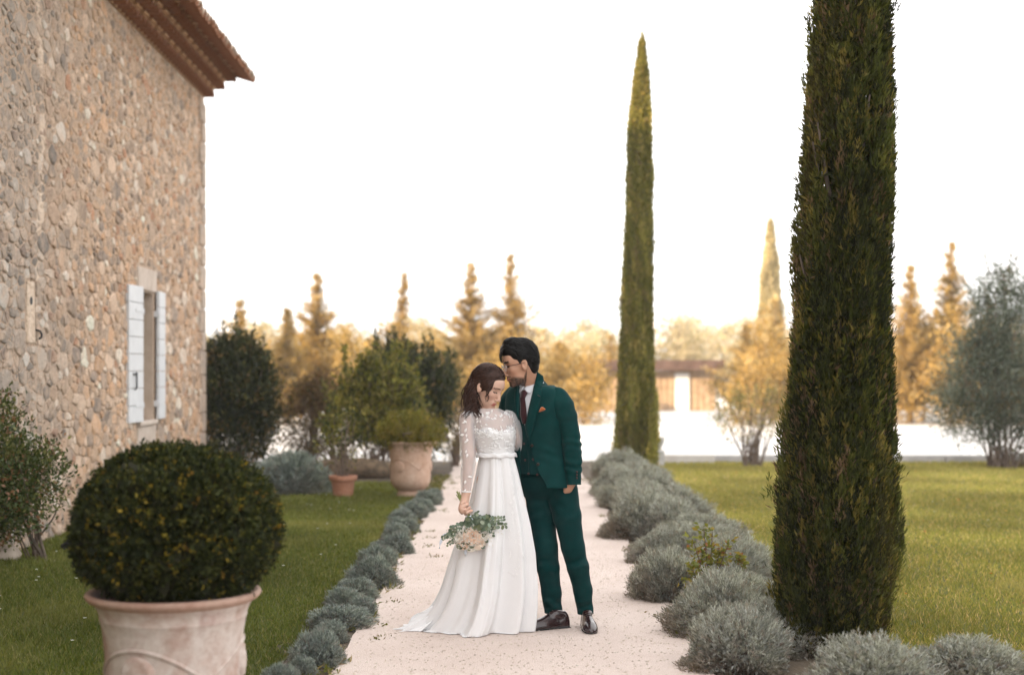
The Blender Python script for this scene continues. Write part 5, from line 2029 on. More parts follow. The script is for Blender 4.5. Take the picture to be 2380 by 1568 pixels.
def groom_skin(V):
    q_ = (V - HGo) @ HGm
    n = len(V)
    C = np.tile(np.array((0.45, 0.25, 0.165)), (n, 1))
    C *= (1 + 0.05 * vnoise(V, 90, 3))[:, None]
    x, y, z = q_.T
    head = (z > -0.2) & (x > -0.15) & (x < 0.16) & (np.abs(y) < 0.12) & (V[:, 2] > 1.42)
    red = np.exp(-(((x - 0.065) / 0.03) ** 2 + ((np.abs(y) - 0.04) / 0.02) ** 2 + ((z + 0.02) / 0.025) ** 2)) * head
    C = C * (1 - 0.25 * red[:, None]) + np.array((0.50, 0.20, 0.14)) * 0.25 * red[:, None]
    lips = head & (x > 0.085) & (np.abs(y) < 0.022) & (z < -0.055) & (z > -0.078)
    C[lips] = (0.36, 0.15, 0.12)
    nz_ = vnoise(V, 320, 8) * 0.5 + vnoise(V, 700, 9) * 0.5
    line = -0.046 - 0.020 * np.clip((0.07 - x) / 0.06, 0, 1) + 0.045 * np.clip((0.012 - x) / 0.03, 0, 1)
    bd = head & (z < line) & (z > -0.128) & (x > -0.012 - (z + 0.06) * 0.2) & ~lips
    w = np.clip((line - z) / 0.018, 0, 1) * np.clip(0.88 + 0.3 * nz_, 0, 1) * bd
    C = C * (1 - w[:, None]) + np.array((0.030, 0.017, 0.012)) * w[:, None]
    mo = head & (x > 0.082) & (np.abs(y) < 0.034) & (z < -0.044) & (z > -0.055)
    C[mo] = C[mo] * 0.45
    brow = head & (x > 0.06) & (np.abs(np.abs(y) - 0.032) < 0.022) & (np.abs(z - 0.036 - 0.004) < 0.0055)
    C[brow] = (0.02, 0.014, 0.012)
    eye = head & (x > 0.07) & (np.abs(np.abs(y) - 0.031) < 0.014) & (np.abs(z - 0.012) < 0.0035)
    C[eye] = (0.02, 0.014, 0.012)
    return np.clip(C, 0, 1)


me = sdf_mesh('body', hp + bp, np.arange(-0.36, 0.52, 0.004), np.arange(8.46, 9.02, 0.004),
              axis_steps((0.0, 0.78, 0.016), (0.78, 0.92, 0.005), (0.92, 1.42, 0.012), (1.42, 1.76, 0.003)), M['skin'], groom_skin)
o = link('body', me, groom)
o.location = -to_local

# trousers
tp = [ell((0.170, 8.685, 0.90), (0.170, 0.118, 0.14), 0.04, np.array([list(GL), list(-GF), [0, 0, 1]]).T)]


def leg(pts):
    o_ = []
    P3 = [(np.array(W(x, y, D))) for x, y, r, D in pts]
    for i in range(len(pts) - 1):
        o_.append(cone(P3[i], P3[i + 1], pts[i][2], pts[i + 1][2], 0.018))
    return o_


tp += leg(LEGR)
tp += leg(LEGL)
tp += [ell((0.10, 8.6, 1.12), (0.5, 0.5, 0.115), 0.01, sub=True)]


def trouser_disp(V):
    V = V.copy()
    z = V[:, 2]
    c = np.where(V[:, 0] + (0.87 - z) * -0.22 > 0.21, 1.0, 0.0)
    w_knee = np.exp(-((z - 0.40) / 0.07) ** 2) + 1.3 * np.exp(-((z - 0.14) / 0.06) ** 2) + 0.5 * np.exp(-((z - 0.70) / 0.09) ** 2)
    fold = np.sin(z * 62 + 16 * V[:, 0] + 2 * np.sin(V[:, 0] * 23)) + 0.5 * np.sin(z * 105 - 30 * V[:, 0] + 1.0)
    soft = np.sin(V[:, 0] * 24 + z * 5)
    V[:, 1] += 0.0062 * fold * w_knee + 0.002 * soft
    V[:, 0] += 0.0020 * np.sin(z * 55 + V[:, 1] * 30) * w_knee
    return V


me = sdf_mesh('trousers', tp, np.arange(-0.06, 0.56, 0.005), np.arange(8.48, 8.92, 0.006), np.arange(0.078, 1.02, 0.006), M['suit_vest'], None, trouser_disp)
o = link('trousers', me, groom)
o.location = -to_local

# shirt, waistcoat, tie, jacket as layered cloth panels on the torso surface
zs = np.linspace(0.98, 1.456, 60)
panel('shirt', zs, np.full(60, -0.95), np.full(60, 0.95), 0.006, 60, M['shirt'], 0.0)
VB = Z5(905, 965)
zV = z_at(VB[1])
zs = np.linspace(0.93, 1.462, 80)
vl = edge([Z5(1010, 500), Z5(985, 620), Z5(950, 800), VB, (VB[0] + 4, 1010), (1232, 1135)], zs, 0.013)
vr = edge([Z5(850, 500), Z5(856, 620), Z5(862, 800), VB, (VB[0] + 3, 1010), (1231, 1135)], zs, 0.013)
panel('waistcoat', zs, vl, np.full(80, math.pi), 0.013, 60, M['suit_vest'], 0.003, 0.0016, 3)
ov = np.clip((zV - zs) / 0.02, 0, 1) * 0.10
panel('waistcoat', zs, vr + ov, np.full(80, -math.pi), 0.0105, 60, M['suit_vest'], 0.003, 0.0016, 4)
# waistcoat buttons
for zx, zy in ((900, 1130), (912, 1290), (945, 1420), (990, 1280), (1030, 1425)):
    x, y = Z5(zx, zy)
    z = z_at(y)
    t_ = th_at(x, z, 0.018)
    p = GT(np.array([t_]), np.array([z]), 0.017)[0] - to_local
    b = MB()
    b.lathe([(0.001, 0.004), (0.006, 0.0038), (0.0075, 0.002), (0.0075, 0.0)], 12)
    o = b.build('button', M['button'], groom, True)
    o.location = p
    nrm_ = Vector(GF * math.cos(t_) + GL * math.sin(t_))
    o.rotation_euler = nrm_.to_track_quat('Z', 'Y').to_euler()


def strip(name, inner, outer, off_in, off_out, mat, ncol=6, nrow=24, th=0.003, parent=None, bulge=0.0):
    """cloth strip between two photo polylines, laid on the torso"""
    def res(pl):
        pl = [np.array(q_) for q_ in pl]
        d = np.cumsum([0] + [np.linalg.norm(pl[i + 1] - pl[i]) for i in range(len(pl) - 1)])
        u = np.linspace(0, d[-1], nrow)
        A = np.array(pl)
        return np.stack([np.interp(u, d, A[:, 0]), np.interp(u, d, A[:, 1])], -1)
    a, b_ = res(inner), res(outer)
    rows = []
    for i in range(nrow):
        row = []
        for j in range(ncol):
            u = j / (ncol - 1)
            x, y = a[i] * (1 - u) + b_[i] * u
            z = z_at(y)
            of = off_in + (off_out - off_in) * u + bulge * math.sin(u * math.pi)
            row.append(GT(np.array([th_at(x, z, of)]), np.array([z]), of)[0] - to_local)
        rows.append(row)
    return grid_mesh(name, np.array(rows), mat, parent or groom, th)


# tie: knot and blade
strip('tie', [Z4(1112, 1075), Z4(1108, 1140), Z4(1118, 1250), Z4(1112, 1420), Z4(1150, 1560)], [Z4(1232, 1050), Z4(1190, 1140), Z4(1205, 1250), Z4(1222, 1420), Z4(1205, 1560)],
      0.012, 0.012, M['tie'], 7, 24, 0.004, bulge=0.005)
kp = []
strip('tie_knot', [Z4(1140, 1010), Z4(1122, 1060), Z4(1118, 1135)], [Z4(1205, 1010), Z4(1235, 1055), Z4(1190, 1135)], 0.013, 0.013, M['tie'], 7, 10, 0.004, bulge=0.014)
# shirt collar: stand and two folded wings round the neck
NB = np.array((0.124, 8.660, 0.0))


def nk(phi, r, z):
    return NB + GF * r * math.cos(phi) + GL * r * math.sin(phi) + np.array((0, 0, z))


for s in (1, -1):
    rows = []
    for i in range(22):
        u = i / 21
        phi = s * (math.pi * (1 - u) + 0.05 * u)
        zt = 1.512 - 0.046 * u ** 1.3
        tipf = max(0.0, 1 - abs(u - 0.86) / 0.16)
        zl = 1.470 - 0.022 * u - 0.034 * tipf
        rt = 0.062 + 0.002 * u
        rl = 0.063 + 0.024 * u * u + 0.014 * tipf
        rows.append([nk(phi, rt + (rl - rt) * v + 0.006 * math.sin(v * math.pi), zt + (zl - zt) * v) - to_local for v in np.linspace(0, 1, 6)])
    grid_mesh('shirt_collar', np.array(rows), M['shirt'], groom, 0.003)

# jacket panels
NZ = 90
zs = np.linspace(0.855, 1.468, NZ)
jl = edge([Z5(1032, 430), Z5(1000, 560), Z5(945, 790), Z5(915, 960), Z5(938, 1060), Z5(962, 1150), Z5(988, 1260), Z5(1045, 1400), Z5(1120, 1530)], zs, 0.024)
jr = edge([Z5(846, 560), Z5(852, 700), Z5(846, 850), Z5(842, 950), Z5(846, 1060), Z5(862, 1200), Z5(872, 1400), Z5(880, 1540)], zs, 0.024)


def flare(T, Zm):
    lo = np.clip((1.02 - Zm) / 0.16, 0, 1)
    pull = np.exp(-((Zm - 1.06) / 0.05) ** 2)
    return 0.010 * lo + 0.004 * np.sin(T * 7 + Zm * 30) * lo * 0.6 + 0.0035 * np.sin(Zm * 90 + T * 5) * pull * np.exp(-((T - 0.9) / 0.6) ** 2)


panel('jacket', zs, jl, np.full(NZ, math.pi), 0.022, 90, M['suit'], 0.004, 0.0048, 7, flare)
panel('jacket', zs, jr, np.full(NZ, -math.pi), 0.0215, 80, M['suit'], 0.004, 0.0028, 8, flare)
# lapels and collar
rows = []
for i in range(40):
    phi = 0.75 + (2 * math.pi - 1.5) * i / 39
    back = 0.5 - 0.5 * math.cos(phi)
    rows.append([nk(phi, 0.074 + 0.030 * v + 0.012 * (1 - back), 1.462 + 0.036 * back - (0.030 + 0.012 * back) * v) - to_local for v in np.linspace(0, 1, 5)])
grid_mesh('jacket_collar', np.array(rows), M['suit'], groom, 0.004)
strip('lapel', [Z5(1008, 530), Z5(945, 790), Z5(912, 960), Z5(930, 1050)], [Z5(1080, 605), Z5(1052, 760), Z5(1005, 930), Z5(955, 1095)], 0.026, 0.034, M['suit'], 7, 30, 0.003, bulge=0.004)
strip('jacket_collar', [Z5(1030, 425), Z5(1020, 480), Z5(1006, 536)], [Z5(1088, 470), Z5(1096, 520), Z5(1060, 588)], 0.028, 0.036, M['suit'], 6, 14, 0.003, bulge=0.004)
strip('lapel', [Z5(848, 560), Z5(856, 700), Z5(850, 860), Z5(846, 960)], [Z5(812, 610), Z5(808, 720), Z5(828, 860), Z5(843, 968)], 0.026, 0.034, M['suit'], 5, 24, 0.003, bulge=0.003)
# pocket square, lapel stitch, breast pocket welt
strip('pocket_square', [Z5(1050, 808), Z5(1066, 772), Z5(1082, 766), Z5(1112, 790)], [Z5(1046, 818), Z5(1066, 812), Z5(1084, 808), Z5(1105, 796)], 0.034, 0.030, M['rust'], 5, 12, 0.003, bulge=0.010)
strip('lapel_stitch', [Z5(1034, 650), Z5(1058, 662)], [Z5(1034, 656), Z5(1058, 668)], 0.040, 0.040, M['button'], 3, 5, 0.002)
for (zx, zy) in ((962, 1145), (1020, 1325)):
    x, y = Z5(zx + 18, zy)
    z = z_at(y)
    t_ = th_at(x, z, 0.03)
    b = MB()
    b.lathe([(0.001, 0.004), (0.008, 0.0038), (0.0095, 0.002), (0.0095, 0.0)], 12)
    o = b.build('button', M['dark_frame'], groom, True)
    o.location = GT(np.array([t_]), np.array([z]), 0.030)[0] - to_local
    o.rotation_euler = Vector(GF * math.cos(t_) + GL * math.sin(t_)).to_track_quat('Z', 'Y').to_euler()


# sleeves
def sleeve(name, pts, rads, mat, parent, loc, nseg=28, nring=70, wr=0.004, seed=2, flat=1.0, creases=()):
    pts = np.array(pts, float)
    d = np.cumsum([0] + [np.linalg.norm(pts[i + 1] - pts[i]) for i in range(len(pts) - 1)])
    u = np.linspace(0, d[-1], nring)
    # smooth by cubic-ish interpolation: linear then box filter
    P = np.stack([np.interp(u, d, pts[:, k]) for k in range(3)], -1)
    for _ in range(6):
        P[1:-1] = 0.25 * P[:-2] + 0.5 * P[1:-1] + 0.25 * P[2:]
    Rr = np.interp(u, d, rads)
    T = np.gradient(P, axis=0)
    T = nrm(T)
    up = np.array((0.0, -1.0, 0.0))
    rows = []
    g = np.random.default_rng(seed)
    ph = np.linspace(0, 2 * math.pi, nseg, endpoint=False)
    for i in range(nring):
        a = up - T[i] * (up @ T[i])
        a /= np.linalg.norm(a)
        b_ = np.cross(T[i], a)
        t = u[i] / d[-1]
        rr_ = Rr[i] * np.ones(nseg)
        for (tc, wd, amp, fr, shift) in creases:
            w = math.exp(-((t - tc) / wd) ** 2)
            rr_ = rr_ + amp * w * np.sin(fr * t * 6.28 + shift * np.cos(ph) + np.sin(ph * 2))
        rr_ = rr_ + wr * 0.5 * (np.sin(ph * 3 + t * 9 + seed) + np.sin(ph * 5 - t * 14))
        rows.append(P[i] + (np.cos(ph) * rr_)[:, None] * a * flat + (np.sin(ph) * rr_)[:, None] * b_)
    o_ = grid_mesh(name, np.array(rows) - loc, mat, parent, 0.0, closed=True)
    return o_


top = np.array((0.150, 8.68, 0.0))
sleeve('jacket_sleeve', [top + GL * 0.125 + np.array((0, 0, 1.425)), top + GL * 0.165 + np.array((0, 0, 1.415)), top + GL * 0.192 + np.array((0, 0, 1.35)), (0.326, 8.575, 1.26), LE, (0.366, 8.56, 1.04), LW + np.array((-0.004, 0.004, -0.032))],
       [0.030, 0.052, 0.070, 0.070, 0.063, 0.055, 0.047], M['suit'], groom, to_local, wr=0.003, seed=4,
       creases=((0.60, 0.07, 0.0058, 12, 2.6), (0.82, 0.10, 0.0048, 11, -2.4), (0.30, 0.10, 0.0032, 7, 2.0)))
sleeve('jacket_sleeve', [top - GL * 0.125 + np.array((0, 0, 1.425)), top - GL * 0.165 + np.array((0, 0, 1.415)), top - GL * 0.200 + np.array((0, 0, 1.37)), (-0.03, 8.87, 1.27), RE, (-0.11, 8.85, 1.12), RW],
       [0.035, 0.060, 0.070, 0.066, 0.060, 0.052, 0.045], M['suit'], groom, to_local, seed=5)
for k in range(3):
    b = MB()
    b.lathe([(0.001, 0.003), (0.005, 0.003), (0.006, 0.0)], 10)
    o = b.build('button', M['button'], groom, True)
    p = LW + np.array((0.016, -0.045, 0.012 + 0.018 * k)) - to_local
    o.location = p
    o.rotation_euler = (R(90), 0, R(18))
# jacket pocket flap is hidden; trouser pocket welt where the hand goes in
# shoes
def shoe(loc, yaw, label=None):
    e_ = empty('shoe', tuple(np.array(loc) - to_local), yaw, groom)
    pr_ = [ell((0.226, 0.0, 0.012), (0.060, 0.040, 0.034), 0.02), ell((0.165, 0.003, 0.014), (0.075, 0.047, 0.052), 0.03), ell((0.095, 0, 0.016), (0.075, 0.041, 0.072), 0.03),
           ell((0.012, 0, 0.018), (0.046, 0.037, 0.088), 0.02), ell((0.052, 0, 0.086), (0.044, 0.032, 0.026), 0.02),
           ell((0.016, 0, 0.140), (0.040, 0.028, 0.040), 0.006, sub=True), ell((0.1, 0, -0.488), (1.2, 1.2, 0.5), 0.003, sub=True)]
    link('upper', sdf_mesh('upper', pr_, np.arange(-0.06, 0.30, 0.004), np.arange(-0.07, 0.07, 0.004), np.arange(-0.01, 0.15, 0.004), M['leather']), e_)
    out_ = []
    for i in range(36):
        a = 2 * math.pi * i / 36
        cx_, cy_ = math.cos(a), math.sin(a)
        x_ = 0.125 + 0.161 * cx_
        wv = float(np.interp(x_, [-0.036, 0.0, 0.02, 0.10, 0.17, 0.24, 0.286], [0.024, 0.036, 0.037, 0.038, 0.048, 0.040, 0.020]))
        out_.append((x_, wv * cy_ / max(abs(cy_), 0.35) * min(1, abs(cy_) * 1.6 + 0.2)))
    b_ = MB()
    n_ = len(out_)
    b_.add([(x_, y_, 0.006) for x_, y_ in out_] + [(x_, y_, 0.014) for x_, y_ in out_], [tuple(range(n_ - 1, -1, -1)), tuple(range(n_, 2 * n_))] + [(i, (i + 1) % n_, n_ + (i + 1) % n_, n_ + i) for i in range(n_)])
    b_.box(-0.030, 0.050, -0.030, 0.030, 0.0, 0.0055, 0.002)
    b_.box(0.12, 0.24, -0.036, 0.036, 0.0, 0.0055, 0.002)
    b_.build('sole', M['hole'], e_)
    b_ = MB()
    for k in range(4):
        x_ = 0.075 + 0.017 * k
        z_ = 0.104 - 0.009 * k
        b_.tube([(x_, -0.018, z_ - 0.004), (x_ + 0.004, 0, z_ + 0.004), (x_, 0.018, z_ - 0.004)], 0.0028, 6)
    b_.build('laces', M['dark_frame'], e_)
    return e_


shoe((0.318, 8.620, 0.004), math.atan2(-0.11, -0.235))
shoe((0.452, 8.665, 0.004), math.atan2(-0.29, 0.018))

# head: hair, glasses
def hl(p_):
    return HGm @ np.array(p_) + HGo - to_local


hairp = [ell((-0.015, 0, 0.070), (0.102, 0.084, 0.082), 0.02), ell((-0.060, 0, 0.025), (0.060, 0.078, 0.085), 0.03), ell((-0.066, 0, -0.035), (0.034, 0.058, 0.038), 0.03),
         ell((0.045, 0.0, 0.112), (0.055, 0.068, 0.040), 0.02), ell((0.030, 0.030, 0.140), (0.050, 0.04, 0.030), 0.02),
         ell((0.012, 0.068, 0.018), (0.016, 0.010, 0.032), 0.01), ell((0.012, -0.068, 0.018), (0.016, 0.010, 0.032), 0.01),
         ell((0.118, 0, 0.030), (0.056, 0.085, 0.050), 0.01, sub=True),
         ell((0.052, 0.075, -0.010), (0.036, 0.03, 0.05), 0.01, sub=True), ell((0.052, -0.075, -0.010), (0.036, 0.03, 0.05), 0.01, sub=True),
         ell((-0.004, 0.085, -0.006), (0.026, 0.026, 0.034), 0.008, sub=True), ell((-0.004, -0.085, -0.006), (0.026, 0.026, 0.034), 0.008, sub=True)]
hw_ = xform(hairp, HGm, HGo)
me = sdf_mesh('hair', hw_, np.arange(HGo[0] - 0.14, HGo[0] + 0.20, 0.004), np.arange(HGo[1] - 0.13, HGo[1] + 0.13, 0.004), np.arange(HGo[2] - 0.10, HGo[2] + 0.20, 0.004), M['hair_black'])
hair = link('hair', me, groom)
hair.location = -to_local


def ray_hair(c0, d, prims):
    """distance from c0 along d to the outermost hair ellipsoid (local head space)"""
    best = 0.0
    for p in prims:
        if p[0] != 'e' or p[5]:
            continue
        o_, r_ = (c0 - p[1]) / p[2], d / p[2]
        A, B, C_ = r_ @ r_, o_ @ r_, o_ @ o_ - 1
        disc = B * B - A * C_
        if disc > 0:
            best = max(best, (-B + math.sqrt(disc)) / A)
    return best


def hug(c0, dirs, prims, lift):
    return [c0 + d * (ray_hair(c0, d, prims) + l_) for d, l_ in zip(dirs, lift)]


def unit(v):
    v = np.array(v, float)
    return v / np.linalg.norm(v)


def slerp_path(a, m_, b_, n):
    o_ = []
    for j in range(n):
        t = j / (n - 1)
        o_.append(unit((1 - t) ** 2 * unit(a) + 2 * t * (1 - t) * unit(m_) + t * t * unit(b_)))
    return o_


q = random.Random(31)
cur = []
c0 = np.array((-0.020, 0.0, 0.045))
for i in range(620):
    # roots along the hairline and parting, swept back in waves
    f = q.random()
    y0 = q.uniform(-0.95, 0.95)
    a = (1.0 - 0.35 * abs(y0) + q.uniform(-0.9, 0.0) * f, y0 * 0.85, 1.15 - 0.35 * abs(y0))
    end_z = q.uniform(-0.75, 0.35)
    b_ = (-1.0, y0 * 0.9, end_z - 0.15 * abs(y0))
    m_ = (q.uniform(-0.2, 0.3), y0 * 1.25, 1.25 - 0.75 * abs(y0))
    n = 13
    ph_, wv, fr = q.uniform(0, 6.28), q.uniform(0.002, 0.006), q.uniform(7, 11)
    t1 = q.uniform(0.55, 1.0)
    ds = slerp_path(a, m_, b_, n)
    ds = [unit(d + 0.05 * np.array((0, math.sin(ph_ + fr * k / n), math.cos(ph_ + fr * k / n)))) for k, d in enumerate(ds)][:max(6, int(n * t1))]
    lift = [0.001 + wv * (0.6 + 0.6 * math.sin(ph_ + fr * k / n)) + (0.008 * math.sin(math.pi * k / n) if a[2] > 0.95 and a[0] > 0.5 else 0) for k in range(len(ds))]
    P_ = hug(c0, ds, hairp, lift)
    P_ = [p for p in P_ if not (abs(p[0] + 0.002) < 0.030 and p[2] < 0.036) and not (p[0] > 0.055 and p[2] < 0.078) and p[2] > -0.075]
    if len(P_) < 5:
        continue
    cur.append(([hl(p) for p in P_], q.uniform(0.0022, 0.0055), 0.0012))
for i in range(330):
    s_ = q.choice((1, 1, -1))
    z0 = q.uniform(-0.25, 0.75)
    a = (q.uniform(-0.5, 0.75), s_ * 1.0, z0 + 0.25)
    m_ = (-0.35, s_ * 1.25, z0 + 0.10)
    b_ = (-1.0, s_ * q.uniform(0.1, 0.6), z0 - q.uniform(0.2, 0.8))
    ph_, wv = q.uniform(0, 6.28), q.uniform(0.001, 0.004)
    ds = slerp_path(a, m_, b_, 11)
    ds = [unit(d + 0.05 * np.array((0, 0, math.sin(ph_ + 8 * k / 11)))) for k, d in enumerate(ds)]
    P_ = hug(c0, ds, hairp, [0.0005 + wv * (1 + math.sin(ph_ + 8 * k / 11)) for k in range(11)])
    P_ = [p for p in P_ if not (abs(p[0] + 0.002) < 0.030 and p[2] < 0.034) and not (p[0] > 0.045 and p[2] < 0.075) and p[2] > -0.078]
    if len(P_) < 4:
        continue
    cur.append(([hl(p) for p in P_], q.uniform(0.002, 0.0045), 0.0012))
for i in range(120):
    s_ = q.choice((1, 1, -1))
    k_ = q.random()
    a = (0.98 - 0.2 * k_, s_ * (0.35 + 0.4 * k_), 0.95 - 0.15 * k_)
    m_ = (0.55, s_ * 1.1, 0.75 - 0.35 * k_)
    b_ = (-0.7, s_ * 0.9, 0.35 - 0.4 * k_)
    ph_ = q.uniform(0, 6.28)
    ds = slerp_path(a, m_, b_, 12)
    P_ = hug(c0, ds, hairp, [0.002 + 0.004 * math.sin(ph_ + 7 * k / 12) for k in range(12)])
    P_ = [p for p in P_ if not (abs(p[0] + 0.002) < 0.030 and p[2] < 0.034) and not (p[0] > 0.06 and p[2] < 0.070)]
    if len(P_) > 4:
        cur.append(([hl(p) for p in P_], q.uniform(0.0025, 0.005), 0.0014))
# loose fringe strands falling on the forehead
for i in range(9):
    y0 = q.uniform(-0.02, 0.045)
    pts = []
    for j in range(8):
        t = j / 7
        pts.append(hl((0.068 + 0.040 * math.sin(t * 1.9) + 0.006 * (i % 3), y0 + 0.012 * t, 0.135 - 0.085 * t ** 1.4 - 0.004 * (i % 3))))
    cur.append((pts, 0.0045, 0.0012))
locks(cur, M['hair_black'], 'hair_locks', hair).location = to_local
gl_ = empty('glasses', (0, 0, 0), parent=groom)
for s in (1, -1):
    pts = []
    for i in range(25):
        a = 2 * math.pi * i / 24
        pts.append(hl((0.104 - 0.004 * abs(math.cos(a)), s * 0.032 + 0.024 * math.cos(a), 0.008 + 0.020 * math.sin(a))))
    b = MB()
    b.tube(pts, 0.0020, 6, False)
    b.build('rim', M['gold'], gl_, True, recalc=False)
    b = MB()
    b.tube([hl((0.100, s * 0.056, 0.016)), hl((0.090, s * 0.068, 0.017)), hl((0.03, s * 0.077, 0.014)), hl((-0.012, s * 0.081, 0.012)), hl((-0.024, s * 0.080, -0.008))], 0.0021, 6)
    b.build('temple', M['dark_frame'], gl_, True)
b = MB()
b.tube([hl((0.104, 0.010, 0.012)), hl((0.109, 0, 0.016)), hl((0.104, -0.010, 0.012))], 0.0018, 6)
b.build('bridge', M['gold'], gl_, True)

# ------------------------------------------------------------------ the bride
bride = empty('person', (-0.12, 8.5, 0.0))
tag(bride, 'woman in a long white lace wedding dress holding a bouquet downwards', 'person')
bl = np.array(bride.location)
BF = np.array((0.42, -0.907, 0.0))
BF /= np.linalg.norm(BF)
BL = np.cross((0, 0, 1), BF)
bz = np.array([0.86, 0.94, 1.00, 1.055, 1.10, 1.15, 1.185, 1.215, 1.25, 1.28, 1.305, 1.322, 1.335])
ba_ = np.array([0.165, 0.155, 0.130, 0.108, 0.112, 0.124, 0.132, 0.138, 0.146, 0.148, 0.122, 0.085, 0.060])
bd_ = np.array([0.125, 0.115, 0.100, 0.088, 0.092, 0.104, 0.112, 0.106, 0.094, 0.082, 0.070, 0.060, 0.054])
bcx = np.array([-0.092, -0.093, -0.094, -0.095, -0.101, -0.109, -0.115, -0.120, -0.128, -0.136, -0.143, -0.147, -0.150])
bcy = 8.52


def BT(th, z, off=0.0):
    th, z = np.asarray(th, float), np.asarray(z, float)
    a, d = np.interp(z, bz, ba_) + off, np.interp(z, bz, bd_) + off
    P = np.stack([np.interp(z, bz, bcx), np.full(z.shape, bcy), z], -1)
    bust = 0.016 * np.exp(-((z - 1.175) / 0.045) ** 2) * (np.exp(-((th - 0.55) / 0.35) ** 2) + np.exp(-((th + 0.55) / 0.35) ** 2))
    return P + ((d * np.cos(th)) + bust)[..., None] * BF + (a * np.sin(th))[..., None] * BL


HBo = np.array((-0.150, 8.505, 1.452))
HBm = frame((0.85, -0.53), R(25), R(-4))
hp = xform(head_prims(True), HBm, HBo, 0.965)
hp += [cone(HBo + HBm @ np.array((-0.026, 0, -0.035)), (-0.152, 8.535, 1.32), 0.042, 0.045, 0.03)]
bS = np.array((-0.140, 8.52, 1.272)) - BL * 0.150
bE = np.array(W(1089, 1060, 8.42))
bW_ = np.array(W(1083, 1143, 8.40))
bH = np.array(W(1079, 1172, 8.395))
b2S = np.array((-0.140, 8.52, 1.272)) + BL * 0.150
b2E = np.array((0.06, 8.66, 1.06))
b2W = np.array((0.13, 8.80, 1.03))
bp = [ell((-0.130, 8.52, 1.22), (0.108, 0.070, 0.095), 0.04), ell((-0.098, 8.52, 1.07), (0.088, 0.066, 0.14), 0.05), ell((-0.094, 8.525, 0.90), (0.125, 0.095, 0.12), 0.05),
      cone((-0.150, 8.53, 1.30), bS + np.array((0.02, 0, 0.0)), 0.040, 0.034, 0.03), cone((-0.150, 8.53, 1.30), b2S - np.array((0.03, 0.01, 0.014)), 0.036, 0.030, 0.03),
      cone(bS, bE, 0.036, 0.032, 0.02), cone(bE, bW_, 0.034, 0.023, 0.02), cone(bW_, bH, 0.023, 0.026, 0.015),
      cone(b2S - np.array((0.012, 0.01, 0.015)), b2E, 0.030, 0.028, 0.02), cone(b2E, b2W, 0.030, 0.022, 0.02), ell(b2W + np.array((0.02, 0.02, 0)), (0.035, 0.03, 0.02), 0.015)]
# right hand closed round the stems
ax_ = np.array(W(1098, 1205, 8.385)) - np.array(W(1064, 1148, 8.395))     # stem direction through the fist
ax_ /= np.linalg.norm(ax_)
sc_c = np.array(W(1081, 1177, 8.378))                                     # stem centre in the fist
fw_ = np.array((0.25, -0.95, -0.15))
fw_ -= ax_ * (fw_ @ ax_)
fw_ /= np.linalg.norm(fw_)                                               # towards the camera
sd_ = np.cross(ax_, fw_)                                                 # across the stems
hc = sc_c - sd_ * 0.020 + np.array((0, 0, 0.004))
if (sd_ @ np.array((1, 0, 0))) < 0:
    sd_ = -sd_
hand_c = sc_c - sd_ * 0.022
bp += [ell(hand_c, (0.018, 0.026, 0.034), 0.012), cone(bW_, hand_c, 0.022, 0.022, 0.012)]
for k in range(4):
    o0 = sc_c + ax_ * (-0.026 + 0.019 * k)
    r_f = (0.0095, 0.0100, 0.0095, 0.0082)[3 - k]
    pts_ = []
    for a in (-2.5, -1.5, -0.5, 0.6, 1.5):
        rr_ = 0.0215 - (0.002 if k == 0 else 0)
        pts_.append(o0 + sd_ * rr_ * math.sin(a) * 1.0 + fw_ * rr_ * math.cos(a) + ax_ * 0.002 * k)
    for i in range(4):
        bp.append(cone(pts_[i], pts_[i + 1], r_f * (0.95 - 0.04 * i), r_f * (0.91 - 0.04 * i), 0.002))
th0 = hand_c + ax_ * 0.020 + fw_ * 0.010
bp += [cone(hand_c + ax_ * 0.012, th0 + sd_ * 0.016 + ax_ * 0.012, 0.013, 0.0105, 0.008), cone(th0 + sd_ * 0.016 + ax_ * 0.012, th0 + sd_ * 0.040 + ax_ * 0.020, 0.0105, 0.0085, 0.005)]
for s in (-0.055, 0.06):
    bp += [cone((-0.094 + s, 8.52, 0.88), (-0.09 + s, 8.53, 0.48), 0.06, 0.042, 0.03), cone((-0.09 + s, 8.53, 0.48), (-0.09 + s, 8.60, 0.09), 0.042, 0.027, 0.03),
           cone((-0.09 + s, 8.60, 0.07), (-0.08 + s, 8.50, 0.03), 0.028, 0.022, 0.02)]


